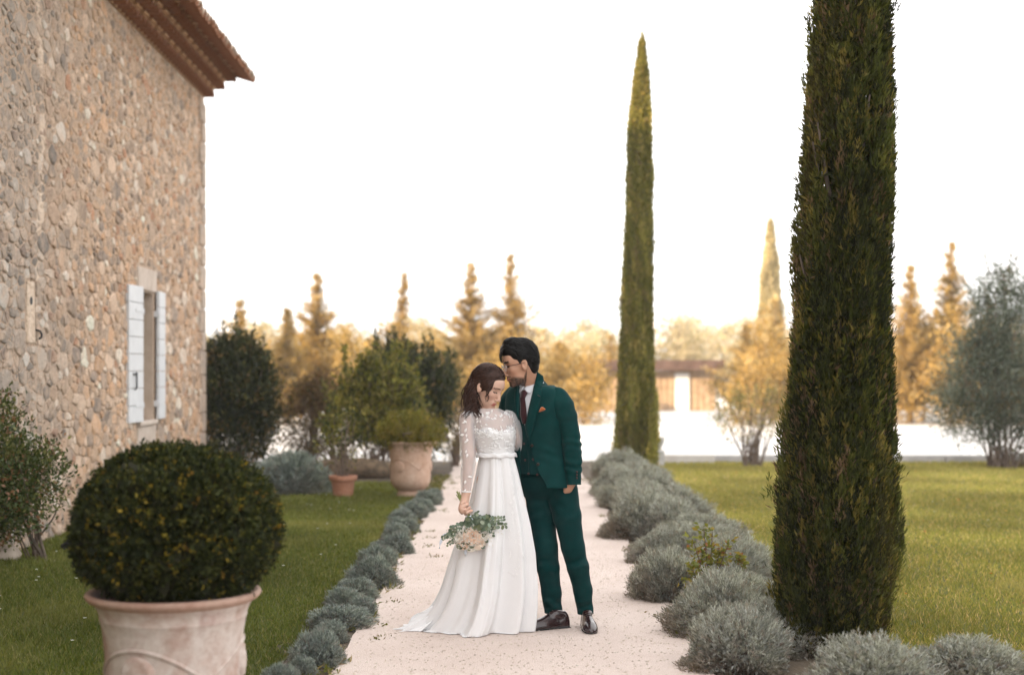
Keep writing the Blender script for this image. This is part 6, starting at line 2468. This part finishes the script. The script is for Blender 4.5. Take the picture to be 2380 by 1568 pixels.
def bride_skin(V):
    q_ = (V - HBo) @ HBm / 0.965
    C = np.tile(np.array((0.60, 0.385, 0.295)), (len(V), 1))
    C *= (1 + 0.03 * vnoise(V, 70, 3))[:, None]
    x, y, z = q_.T
    head = (V[:, 2] > 1.33) & (x > -0.02)
    bl_ = np.exp(-(((x - 0.062) / 0.03) ** 2 + ((np.abs(y) - 0.042) / 0.022) ** 2 + ((z + 0.022) / 0.022) ** 2)) * head * 0.35
    C = C * (1 - bl_[:, None]) + np.array((0.58, 0.27, 0.22)) * bl_[:, None]
    lips = head & (x > 0.084) & (np.abs(y) < 0.021) & (z < -0.056) & (z > -0.0775)
    C[lips] = (0.42, 0.15, 0.13)
    lw = np.clip(1 - np.hypot((np.abs(y) - 0.031) / 0.020, (z - 0.017) / 0.012), 0, 1) * head * (x > 0.06)
    C = C * (1 - 0.5 * lw[:, None]) + np.array((0.20, 0.11, 0.09)) * 0.5 * lw[:, None]
    eye = head & (x > 0.066) & (np.abs(np.abs(y) - 0.031) < 0.016) & (np.abs(z - 0.008 - 5 * (np.abs(y) - 0.031) ** 2) < 0.0036)
    C[eye] = (0.025, 0.016, 0.014)
    brow = head & (x > 0.055) & (np.abs(np.abs(y) - 0.033) < 0.022) & (np.abs(z - 0.039 + 8 * (np.abs(y) - 0.030) ** 2) < 0.0036)
    C[brow] = (0.10, 0.055, 0.042)
    return np.clip(C, 0, 1)


me = sdf_mesh('body', hp + bp, np.arange(-0.36, 0.20, 0.004), np.arange(8.32, 8.86, 0.004),
              axis_steps((0.0, 0.68, 0.016), (0.68, 0.84, 0.0035), (0.84, 1.28, 0.010), (1.28, 1.60, 0.003)), M['skin'], bride_skin)
o = link('body', me, bride)
o.location = -bl


def bgrid(name, zs_, t0, t1, off, ncol, mat, th=0.002, wr=0.0):
    u = np.linspace(0, 1, ncol)
    T = t0[:, None] + (t1 - t0)[:, None] * u[None]
    Zm = np.repeat(zs_[:, None], ncol, 1)
    Pq = BT(T, Zm, off)
    if wr:
        Pq = BT(T, Zm, off + wrinkle(Pq, wr, 5, 60))
    return grid_mesh(name, Pq - bl, mat, bride, th)


zs = np.linspace(1.045, 1.205, 24)
# bodice with sweetheart top
u = np.linspace(-math.pi, math.pi, 90)
rows = []
for i in range(24):
    t = i / 23
    zt = 1.205 + 0.018 * np.exp(-((np.abs(u) - 0.55) / 0.35) ** 2) - 0.012 * np.exp(-(u / 0.22) ** 2)
    z = 1.045 + (zt - 1.045) * t
    P = BT(u, z, 0.006)
    rows.append(BT(u, z, 0.006 + wrinkle(P, 0.0012, 5, 70)) - bl)
grid_mesh('bodice', np.array(rows), M['dress'], bride, 0.002)
zs = np.linspace(1.19, 1.333, 24)
bgrid('sheer_yoke', zs, np.full(24, -math.pi), np.full(24, math.pi), 0.008, 64, M['sheer'], 0.0)
sleeve('sheer_sleeve', [bS + np.array((0.045, 0.01, 0.025)), bS + np.array((0.012, 0, 0.012)), bS + (bE - bS) * 0.35, bE, bE + (bW_ - bE) * 0.5, bW_ + np.array((0, 0, 0.006))],
       [0.034, 0.050, 0.049, 0.043, 0.040, 0.029], M['sheer'], bride, bl, 26, 50, 0.002, 8)
sleeve('sheer_sleeve', [b2S - np.array((0.045, -0.01, -0.025)), b2S - np.array((0.012, 0, -0.012)), b2S + (b2E - b2S) * 0.35, b2E, b2W],
       [0.030, 0.046, 0.046, 0.040, 0.028], M['sheer'], bride, bl, 26, 30, 0.002, 9)
# seam piping at armhole and cuffs, bracelet, sash
b = MB()
pts = [bW_ + np.array((0.028 * math.cos(a), 0.028 * math.sin(a), 0.004)) - bl for a in np.linspace(0, 6.283, 22)]
b.tube(pts, 0.0045, 6, False)
b.build('bracelet', M['lace'], bride, True, recalc=False)
rows = []
for v in np.linspace(0, 2 * math.pi, 13):
    th_ = np.linspace(-math.pi, math.pi, 90)
    zz_ = 1.054 + 0.013 * math.sin(v) + 0.003 * np.sin(th_ * 9)
    rows.append(BT(th_, zz_, 0.012 + 0.007 * math.cos(v) + 0.0015 * np.sin(th_ * 14 + 2 * v)) - bl)
grid_mesh('sash', np.array(rows), M['dress'], bride)

# lace appliques: little pointed leaves on yoke, shoulder, sleeve and bodice
def applique(P0, N0, dir0, L, Wd):
    """leaf with a raised midrib"""
    d = dir0 - N0 * (dir0 @ N0)
    d /= np.linalg.norm(d)
    s = np.cross(N0, d)
    o_ = []
    for t, w, h in ((0, 0.0, 0), (0.25, 0.42, .0015), (0.5, 0.5, .002), (0.75, 0.32, .0015), (1.0, 0.0, 0)):
        c = P0 + d * L * t
        o_.append((c - s * Wd * w, c + N0 * (0.0008 + h * 0.5), c + s * Wd * w))
    V = [v for r_ in o_ for v in r_]
    F = [(i * 3 + j, i * 3 + j + 1, (i + 1) * 3 + j + 1, (i + 1) * 3 + j) for i in range(4) for j in (0, 1)]
    return V, F


q = random.Random(8)
b = MB()
for i in range(260):
    th_ = q.uniform(-1.5, 1.5)
    z = q.uniform(1.07, 1.308)
    if 1.215 < z < 1.27 and abs(th_) < 0.5 and q.random() < 0.75:
        continue
    if 1.22 < z < 1.29 and th_ < -0.3 and q.random() < 0.6:
        continue
    P0 = BT(np.array([th_]), np.array([z]), 0.010)[0]
    N0 = BF * math.cos(th_) + BL * math.sin(th_)
    dr = np.array((q.uniform(-1, 1), q.uniform(-.3, .3), q.uniform(-0.3, 1)))
    V, F = applique(P0 - bl, N0, dr, q.uniform(0.014, 0.028), q.uniform(0.008, 0.014))
    b.add(V, F)
for i in range(26):
    t = q.choice((0.02, 0.08, 0.18, 0.3, 0.48, 0.62, 0.8, 0.95)) + q.uniform(-0.03, 0.03)
    c = bS + (bE - bS) * t * 2 if t < 0.5 else bE + (bW_ - bE) * (t - 0.5) * 2
    rr_ = float(np.interp(t, [0, 0.2, 0.5, 0.75, 1], [0.050, 0.050, 0.045, 0.042, 0.031])) + 0.002
    a = q.choice((-2.9, -2.6, -0.3, 0.1, -1.6, -1.9)) + q.uniform(-0.2, 0.2)
    N0 = np.array((math.cos(a), math.sin(a), 0))
    V, F = applique(c + N0 * rr_ - bl, N0, np.array((q.uniform(-.6, .6), 0, q.uniform(-1, 1))), q.uniform(0.018, 0.030), q.uniform(0.010, 0.016))
    b.add(V, F)
tag(b.build('lace_applique', M['lace'], bride, True), kind='stuff')

# skirt
yy_ = np.array([1058, 1100, 1167, 1220, 1282, 1365, 1402, 1440, 1468, 1474.0])
xl_ = np.array([1114, 1107, 1094, 1080, 1058, 1036, 1024, 1006, 985, 975.0])
xr_ = np.array([1194, 1205, 1220, 1232, 1241, 1243, 1240, 1235, 1230, 1228.0])
NR, NC = 90, 260
ph = np.linspace(0, 2 * math.pi, NC, endpoint=False)
rows = []
for i in range(NR):
    t = i / (NR - 1)
    y = 1058 + t * (1474 - 1058)
    D_ = 8.5
    k = D_ / FPX
    x0 = (np.interp(y, yy_, xl_) - 1189.5) * k
    x1 = (np.interp(y, yy_, xr_) - 1189.5) * k
    cx_, rx = (x0 + x1) / 2, (x1 - x0) / 2
    rd = float(np.interp(t, [0, 0.15, 0.5, 1], [0.095, 0.130, 0.20, 0.255]))
    cy_ = 8.52 + 0.06 * t
    amp = 0.004 + 0.046 * t ** 1.15
    sh = 1.1 * t ** 1.4
    wa = ph + 0.35 * np.sin(ph * 2 + 1.0) + 0.18 * np.sin(ph * 5 + 2.0)
    fold = (np.sin(wa * 9 - sh) * 0.75 + np.sin(wa * 15 + 2 - 1.7 * sh) * (0.30 + 0.2 * np.sin(ph * 3)) + np.sin(wa * 4 - 0.6 * sh + 4) * 0.45
            + np.sin(wa * 31 + 1.0) * 0.16 * (1 - t) ** 2 + np.sin(wa * 23 - 2.2 * sh) * 0.17 + np.sin(wa * 43 - 1.5 * sh + np.sin(ph * 3)) * 0.07)
    fold = np.where(fold > 0, np.abs(fold) ** 0.75, -np.abs(fold) ** 1.25)
    rr_ = 1 + amp * fold / np.hypot(rx * np.cos(ph), rd * np.sin(ph))
    z = CAM_H - (y - 860) * k
    zz_ = np.full(NC, z)
    if t > 0.9:
        zz_ = zz_ + 0.010 * (0.5 + 0.5 * np.sin(ph * 13 + 2.2 * np.sin(ph * 2 + 1) - sh + 1)) * (t - 0.9) * 10
    zz_ = np.maximum(zz_, 0.008)
    # train drawn out to the left and back
    tr = np.clip((t - 0.72) / 0.28, 0, 1) ** 2
    dirl = np.clip(np.cos(ph - 2.95), 0, 1) ** 1.5
    X = cx_ + rx * np.cos(ph) * rr_ - 0.07 * tr * dirl
    Y = cy_ + rd * np.sin(ph) * rr_ + 0.06 * tr * dirl
    rows.append(np.stack([X, Y, zz_], -1) - bl)
SK = np.array(rows)
grid_mesh('skirt', SK, M['dress'], bride, 0.0, closed=True)
# ruffled train gathered on the gravel behind the hem
rows = []
NT, NU = 40, 110
for i in range(NT):
    t = i / (NT - 1)
    row = []
    for j in range(NU):
        u = j / (NU - 1)
        ang = 2.55 + u * 1.15                                   # fan to the left, from back to front
        rmax = 0.235 + 0.05 * math.sin(u * 17) + 0.03 * math.sin(u * 37 + 1) + 0.05 * math.exp(-((u - 0.62) / 0.18) ** 2)
        r = 0.02 + rmax * t * (1 - 0.12 * abs(math.sin(u * 23)))
        ruf = math.sin(u * 44 + 3.0 * t + 1.5 * math.sin(u * 9)) * (0.3 + 0.7 * t)
        x = -0.385 + r * math.cos(ang) + 0.010 * ruf * t
        y = 8.555 - r * math.sin(ang) * -0.8 + 0.012 * math.sin(u * 30) * t
        rise = 0.085 * math.exp(-((u - 0.30) / 0.16) ** 2) * math.exp(-((t - 0.62) / 0.30) ** 2)
        edge_ = min(1.0, (1 - t) * 5)
        z = 0.006 + 0.16 * (1 - t) ** 2.2 + (rise + 0.020 * (ruf + 0.9) * (0.4 + 0.6 * math.sin(math.pi * t))) * edge_
        row.append((x - bl[0], y - bl[1], max(z, 0.007)))
    rows.append(row)
grid_mesh('train', np.array(rows), M['dress'], bride)
# lace border and sprigs down the right front of the skirt
b = MB()
q = random.Random(18)


for i in range(70):
    r_ = q.randint(5, 58)
    ang = (-0.95 + 0.08 * math.sin(r_ / 6)) if i % 3 else q.uniform(-1.5, -0.5)
    c_ = int(((ang + q.uniform(-0.07, 0.07)) % (2 * math.pi)) / (2 * math.pi) * NC) % NC
    P0 = SK[r_, c_]
    N0 = np.cross(SK[r_, (c_ + 2) % NC] - SK[r_, c_ - 2], SK[r_ - 2, c_] - SK[r_ + 2, c_])
    N0 /= np.linalg.norm(N0)
    V, F = applique(P0 + N0 * 0.0015, N0, np.array((q.uniform(-.7, .7), 0, -1.0)), q.uniform(0.014, 0.026), q.uniform(0.007, 0.012))
    b.add(V, F)
tag(b.build('lace_border', M['lace'], bride, True), kind='stuff')

# bride's hair
def hb(p_):
    return HBm @ (np.array(p_) * 0.965) + HBo - bl


hairp = [ell((-0.016, 0, 0.066), (0.103, 0.084, 0.082), 0.02), ell((-0.066, 0, 0.045), (0.058, 0.076, 0.080), 0.03), ell((-0.078, 0, -0.03), (0.042, 0.062, 0.07), 0.03),
         ell((0.018, -0.060, 0.030), (0.050, 0.026, 0.055), 0.02), ell((0.018, 0.060, 0.030), (0.050, 0.026, 0.055), 0.02), ell((-0.045, -0.066, -0.010), (0.030, 0.018, 0.05), 0.02), ell((-0.045, 0.066, -0.010), (0.030, 0.018, 0.05), 0.02),
         ell((0.110, 0, 0.010), (0.052, 0.074, 0.085), 0.012, sub=True),
         ell((0.045, -0.075, -0.045), (0.040, 0.03, 0.045), 0.01, sub=True), ell((0.045, 0.075, -0.045), (0.040, 0.03, 0.045), 0.01, sub=True)]
me = sdf_mesh('hair', xform(hairp, HBm, HBo, 0.965), np.arange(HBo[0] - 0.18, HBo[0] + 0.14, 0.004), np.arange(HBo[1] - 0.14, HBo[1] + 0.14, 0.004), np.arange(HBo[2] - 0.16, HBo[2] + 0.16, 0.004), M['hair_brown'])
bhair = link('hair', me, bride)
bhair.location = -bl
q = random.Random(77)
cur = []
c0 = np.array((-0.020, 0.0, 0.040))
for i in range(620):
    s_ = q.choice((-1, -1, 1))
    f = q.uniform(-0.75, 1.0)
    a = (f, s_ * q.uniform(0.02, 0.12) - 0.05, 1.0 - 0.12 * max(0, f) ** 2)
    low = q.uniform(-0.55, 0.30)
    b_ = (-1.0, s_ * q.uniform(0.15, 0.8), low)
    m_ = (f * 0.75 + 0.12, s_ * 1.25, q.uniform(0.05, 0.85))
    ph_ = q.uniform(0, 6.28)
    ds = slerp_path(a, m_, b_, 14)
    w_ = q.uniform(0.0, 0.05)
    ds = [unit(d + w_ * np.array((0, math.sin(ph_ + 6 * k / 14), math.cos(ph_ + 6 * k / 14)))) for k, d in enumerate(ds)]
    lift = [0.001 + 0.004 * q.random() + 0.003 * math.sin(ph_ + 7 * k / 14) for k in range(14)]
    P_ = hug(c0, ds, hairp, lift)
    P_ = [p for p in P_ if not (p[0] > 0.066 and p[2] < 0.075) and not (p[0] > 0.018 and p[2] < -0.010) and not (abs(p[0] + 0.004) < 0.016 and -0.035 < p[2] < 0.012)]
    if len(P_) < 5:
        continue
    cur.append(([hb(p) for p in P_], q.uniform(0.002, 0.005), 0.0016))
for i in range(150):
    s_ = q.choice((-1, -1, 1))
    k_ = q.random()
    a = (0.95 - 0.25 * k_, s_ * 0.22, 0.95)
    m_ = (0.85 - 0.55 * k_, s_ * 1.15, 0.45 - 0.15 * k_)
    b_ = (-0.55 - 0.3 * k_, s_ * 0.95, q.uniform(-0.45, 0.0))
    ph_ = q.uniform(0, 6.28)
    ds = slerp_path(a, m_, b_, 14)
    P_ = hug(c0, ds, hairp, [0.002 + 0.003 * math.sin(ph_ + 6 * k / 14) + 0.002 * q.random() for k in range(14)])
    P_ = [p for p in P_ if not (p[0] > 0.076 and p[2] < 0.066)]
    cur.append(([hb(p) for p in P_], q.uniform(0.0025, 0.005), 0.0016))
locks(cur, M['hair_brown'], 'hair_locks', bhair).location = bl
cur = []
# lengths falling behind the ear over neck and shoulder
for i in range(380):
    s_ = q.choice((-1, -1, -1, -0.4, 0.3, 1))
    near = i % 4 == 0
    st = np.array(hb((q.uniform(-0.040, -0.016) if near else q.uniform(-0.105, -0.030), -q.uniform(0.072, 0.084) if near else s_ * q.uniform(0.040, 0.080), q.uniform(-0.050, -0.025) if near else q.uniform(-0.035, 0.04))))
    ln = q.uniform(0.11, 0.225)
    dx, dy_ = q.uniform(-0.045, 0.030), q.uniform(-0.030, 0.010)
    pts = []
    ph_ = q.uniform(0, 6.28)
    w_ = q.uniform(0.003, 0.009)
    for j in range(12):
        t = j / 11
        p = st + np.array((dx * t - 0.012 * math.sin(t * 3.1) + w_ * math.sin(ph_ + 7 * t), dy_ * t + w_ * math.cos(ph_ + 7 * t), -ln * t))
        if p[2] < 1.330:                       # rests on the shoulder and slides outward
            e_ = 1.330 - p[2]
            p = p + np.array((-0.35 if dx < 0.0 else 0.15, -0.35, 0.55)) * e_
        pts.append(p)
    cur.append((pts, q.uniform(0.0028, 0.006), 0.0012))
locks(cur, M['hair_brown'], 'hair_lengths', bhair).location = bl
cur = []
for i in range(46):
    s_ = q.choice((-1, -1, 1))
    f = q.uniform(-0.8, 0.9)
    ds = slerp_path((f, s_ * 0.1, 1.0), (f * 0.7 - 0.2, s_ * 1.1, 0.6), (-1.0, s_ * q.uniform(0.2, 0.9), q.uniform(-0.5, 0.2)), 12)
    lf = q.uniform(0.004, 0.014)
    P_ = hug(c0, ds, hairp, [0.002 + lf * math.sin(math.pi * k / 11) + 0.002 * math.sin(k + i) for k in range(12)])
    P_ = [p for p in P_ if not (p[0] > 0.066 and p[2] < 0.075)]
    if len(P_) > 5:
        cur.append(([hb(p) for p in P_], 0.0011, 0.0008))
# face-framing strands
for i in range(8):
    pts = []
    w_ = q.uniform(0.004, 0.008)
    dr = q.uniform(0.10, 0.16)
    sx = q.uniform(-0.006, 0.006)
    for j in range(12):
        t = j / 11
        a = hb((0.052 - 0.026 * t + sx, -0.034 - 0.050 * min(1, t * 2.2), 0.100 - 0.06 * min(1, t * 2)))
        p = np.array(a) + np.array((0.006 + 0.012 * math.sin(t * 9 + i) * t, -0.014 * t - 0.004, -dr * max(0, t - 0.25)))
        pts.append(p)
    cur.append((pts, 0.0035, 0.001))
locks(cur, M['hair_brown'], 'face_strands', bhair).location = bl

# ------------------------------------------------------------------ bouquet
FC = np.array(W(1098, 1240, 8.36))
bq = empty('bouquet', tuple(FC))
tag(bq, 'bouquet of peach roses and eucalyptus held head-down by the bride', 'bouquet')
M['petal'] = leafmat('rose_petal', 0.25, 0.01, 0.5, (1.0, 0.95, 0.9))
M['euca'] = leafmat('eucalyptus_leaf', 0.2, 0.05, 0.45, (0.9, 1.0, 0.7))
M['ribbon'] = fabric('pale_blue_ribbon', (0.66, 0.72, 0.82), (0.72, 0.78, 0.87), 20, 0.5, 0.2)
M['stemg'] = surf('green_stem', [(0.3, (0.14, 0.17, 0.05)), (0.7, (0.24, 0.26, 0.09))], 30, 0.6)


def rose(c, n_, r, colr, seed):
    """spiral of cupped petals round axis n_"""
    g = random.Random(seed)
    n_ = np.array(n_) / np.linalg.norm(n_)
    a0 = np.cross(n_, (0.3, 0.5, 0.8))
    a0 /= np.linalg.norm(a0)
    b0 = np.cross(n_, a0)
    V, F, C = [], [], []
    for k in range(14):
        ang = k * 2.4
        fr = (k + 1) / 14
        rr_ = r * (0.18 + 0.80 * fr)
        hgt = r * (0.62 - 0.42 * fr)
        wd = 0.95 if k > 6 else 1.3
        base_i = len(V)
        for i in range(4):
            v = i / 3
            for j in range(5):
                u = (j / 4 - 0.5) * 2
                aa = ang + u * wd * (0.55 + 0.45 * v)
                rad_ = rr_ * (0.35 + 0.65 * v ** 0.7) * (1 + 0.10 * v * v * fr * 2)
                h = 0.75 * hgt * v + r * (0.10 - 0.25 * fr) - r * 0.10 * (u * u) * v + (r * -0.10 * fr if i == 3 else 0)
                V.append(c + a0 * rad_ * math.cos(aa) + b0 * rad_ * math.sin(aa) + n_ * h)
                cc = np.array(colr) * (0.94 + 0.08 * fr + g.uniform(-0.03, 0.03))
                C.append(cc)
        for i in range(3):
            for j in range(4):
                F.append((base_i + i * 5 + j, base_i + i * 5 + j + 1, base_i + (i + 1) * 5 + j + 1, base_i + (i + 1) * 5 + j))
    return np.array(V), np.array(F), np.array(C)


g = np.random.default_rng(5)
PC = [(0.93, 0.73, 0.59), (0.95, 0.83, 0.72), (0.95, 0.92, 0.86), (0.96, 0.95, 0.92)]
spots = [(0.0, 0.0, 0.040, 0), (-0.060, -0.006, 0.036, 2), (0.055, 0.010, 0.036, 3), (-0.022, 0.042, 0.030, 3), (0.032, -0.038, 0.034, 1), (-0.038, -0.038, 0.032, 0), (0.022, 0.042, 0.030, 3),
         (0.078, -0.022, 0.028, 2), (-0.078, 0.024, 0.028, 1), (-0.004, -0.060, 0.026, 2)]
for i, (dx, dz, r, ci) in enumerate(spots):
    c = np.array((dx, -0.03 + 0.6 * (dx * dx + dz * dz) / 0.1, dz * 0.95 - 0.012))
    nn = np.array((dx * 5, -0.9, dz * 5 - 0.05))
    V, F, C = rose(c * np.array((1.38, 1.1, 1.12)), nn, r * 1.28, PC[ci], i)
    link('rose', npmesh('rose', V, F, M['petal'], C, True), bq)
# filler sprays of tiny white blossom
n = 420
P = np.c_[g.normal(size=n) * 0.062, g.uniform(-0.055, 0.0, n), g.normal(size=n) * 0.032 - 0.010]
parts = []
for k in range(4):
    a = k * math.pi / 2
    A = np.c_[np.full(n, math.cos(a)), np.full(n, -0.3), np.full(n, math.sin(a))]
    parts.append(leaves(P, A, np.full(n, 0.0065), 0.0055, palette(n, [(0.78, 0.74, 0.66), (0.80, 0.78, 0.74)], None, g, 0.06), g))
S = merge(parts)
tag(link('filler_blossom', npmesh('filler_blossom', S[0], S[1], M['petal'], S[2]), bq), kind='stuff')


def disc_leaves(P, N0, r, C):
    n = len(P)
    N0 = nrm(N0)
    a = nrm(np.cross(N0, rdir(n, g)))
    b_ = np.cross(N0, a)
    k = 7
    V = np.empty((n, k + 1, 3))
    V[:, 0] = P - N0 * (r * 0.15)[:, None]
    for i in range(k):
        w = 2 * math.pi * i / k
        V[:, i + 1] = P + (a * math.cos(w) * 1.15 + b_ * math.sin(w) * 0.9) * r[:, None]
    F = np.array([(j * (k + 1), j * (k + 1) + 1 + i, j * (k + 1) + 1 + (i + 1) % k) for j in range(n) for i in range(k)])
    return V.reshape(-1, 3), F, np.repeat(C, k + 1, axis=0)


EC = [(0.13, 0.185, 0.125), (0.19, 0.245, 0.18), (0.095, 0.135, 0.085), (0.17, 0.20, 0.10), (0.24, 0.28, 0.19)]
st = MB()
Ps, Ns, Rs_ = [], [], []
q = random.Random(55)
# (start, end, leaf radius, pairs) in metres about the flower centre; x right, z up
sprigs = [((0, 0.0, 0.07), (0.185, -0.03, 0.095), 0.012, 10), ((0.02, 0, 0.05), (0.195, -0.04, 0.055), 0.014, 8), ((0, 0.0, 0.06), (0.10, -0.03, 0.10), 0.016, 7), ((0, 0, 0.06), (0.03, -0.06, 0.13), 0.014, 5),
          ((-0.02, 0, 0.05), (-0.175, -0.02, -0.02), 0.012, 10), ((-0.02, 0, 0.05), (-0.13, -0.02, 0.035), 0.014, 7), ((-0.04, 0, 0), (-0.15, -0.01, -0.06), 0.010, 7), ((0.05, 0, 0.0), (0.12, -0.01, 0.0), 0.011, 5),
          ((0.04, 0, -0.01), (0.10, 0.0, -0.065), 0.010, 5), ((-0.03, 0, -0.03), (-0.075, 0, -0.08), 0.009, 4), ((0.01, 0, -0.03), (0.02, 0, -0.085), 0.009, 3), ((-0.02, 0, 0.05), (-0.03, -0.07, 0.085), 0.017, 6),
          ((0.0, 0, 0.06), (0.06, -0.075, 0.065), 0.018, 6), ((0.02, -0.02, 0.06), (0.10, -0.07, 0.05), 0.016, 6)]
for (a, e_, r, m) in sprigs:
    a, e_ = Vector(a), Vector(e_)
    st.tube([a, a.lerp(e_, 0.5) + Vector((0, 0, 0.006)), e_], [0.0022, 0.0016, 0.0008], 5, False)
    for k in range(m):
        t = 0.15 + 0.85 * k / max(1, m - 1)
        p = a.lerp(e_, t)
        for s in (1, -1):
            rr_ = 1.3 * r * (1.15 - 0.6 * t) * q.uniform(0.85, 1.15)
            Ps.append((p.x + q.uniform(-.004, .004), p.y + q.uniform(-.012, .004), p.z + s * rr_ * 0.9))
            Ns.append((q.uniform(-.6, .6), -0.8, q.uniform(-.5, .5)))
            Rs_.append(rr_)
for i in range(40):                       # leaves tucked in between and around the blooms
    a = q.uniform(0, 6.28)
    k = q.choice((0.55, 0.8, 1.0, 1.1))
    Ps.append((0.115 * k * math.cos(a), -0.050 + 0.035 * k, -0.012 + 0.072 * k * math.sin(a)))
    Ns.append((q.uniform(-.7, .7), -0.8, q.uniform(-.6, .6)))
    Rs_.append(q.uniform(0.008, 0.015))
P = np.array(Ps)
S = disc_leaves(P, np.array(Ns), np.array(Rs_), palette(len(P), EC, [4, 4, 3, 2, 2], g))
link('eucalyptus_leaves', npmesh('eucalyptus_leaves', S[0], S[1], M['euca'], S[2]), bq)
st.build('sprigs', M['stemg'], bq, True)
# bound stems through the fist, cut ends above
b = MB()
top_ = np.array(W(1064, 1146, 8.395)) - FC
mid_ = sc_c - FC
for i in range(12):
    j = np.array((q.uniform(-.010, .010), q.uniform(-.008, .008), q.uniform(-.012, .012)))
    b.tube([top_ + j * 1.4, mid_ + j * 0.6, np.array((0.0, 0, 0.06)) + j, np.array((0, -0.01, 0.0)) + j * 3], [0.0028, 0.003, 0.0028, 0.002], 5)
b.build('stems', M['stemg'], bq, True)
b = MB()
b.tube([mid_ + (np.array((0, 0, 0.06)) - mid_) * 0.55, mid_ + (np.array((0, 0, 0.06)) - mid_) * 1.0], [0.018, 0.020], 14)
b.build('ribbon_wrap', M['ribbon'], bq, True)
for pts_ in ([(-0.03, 0.0, 0.05), (-0.10, 0.01, 0.02), (-0.175, 0.0, -0.005), (-0.185, 0.0, -0.04), (-0.195, 0.0, -0.085)], [(-0.02, 0.02, 0.0), (-0.035, 0.03, -0.05), (-0.045, 0.03, -0.10), (-0.04, 0.03, -0.135)]):
    rows = []
    pts_ = np.array(pts_)
    for k, t in enumerate(np.linspace(0, len(pts_) - 1, 18)):
        c = np.array([np.interp(t, range(len(pts_)), pts_[:, a]) for a in range(3)])
        wv = np.array((math.cos(0.5 * k), 0.6 * math.sin(0.5 * k), 0.2)) * 0.009
        rows.append([c - wv, c + wv])
    grid_mesh('ribbon_tail', np.array(rows), M['ribbon'], bq, 0.0006)
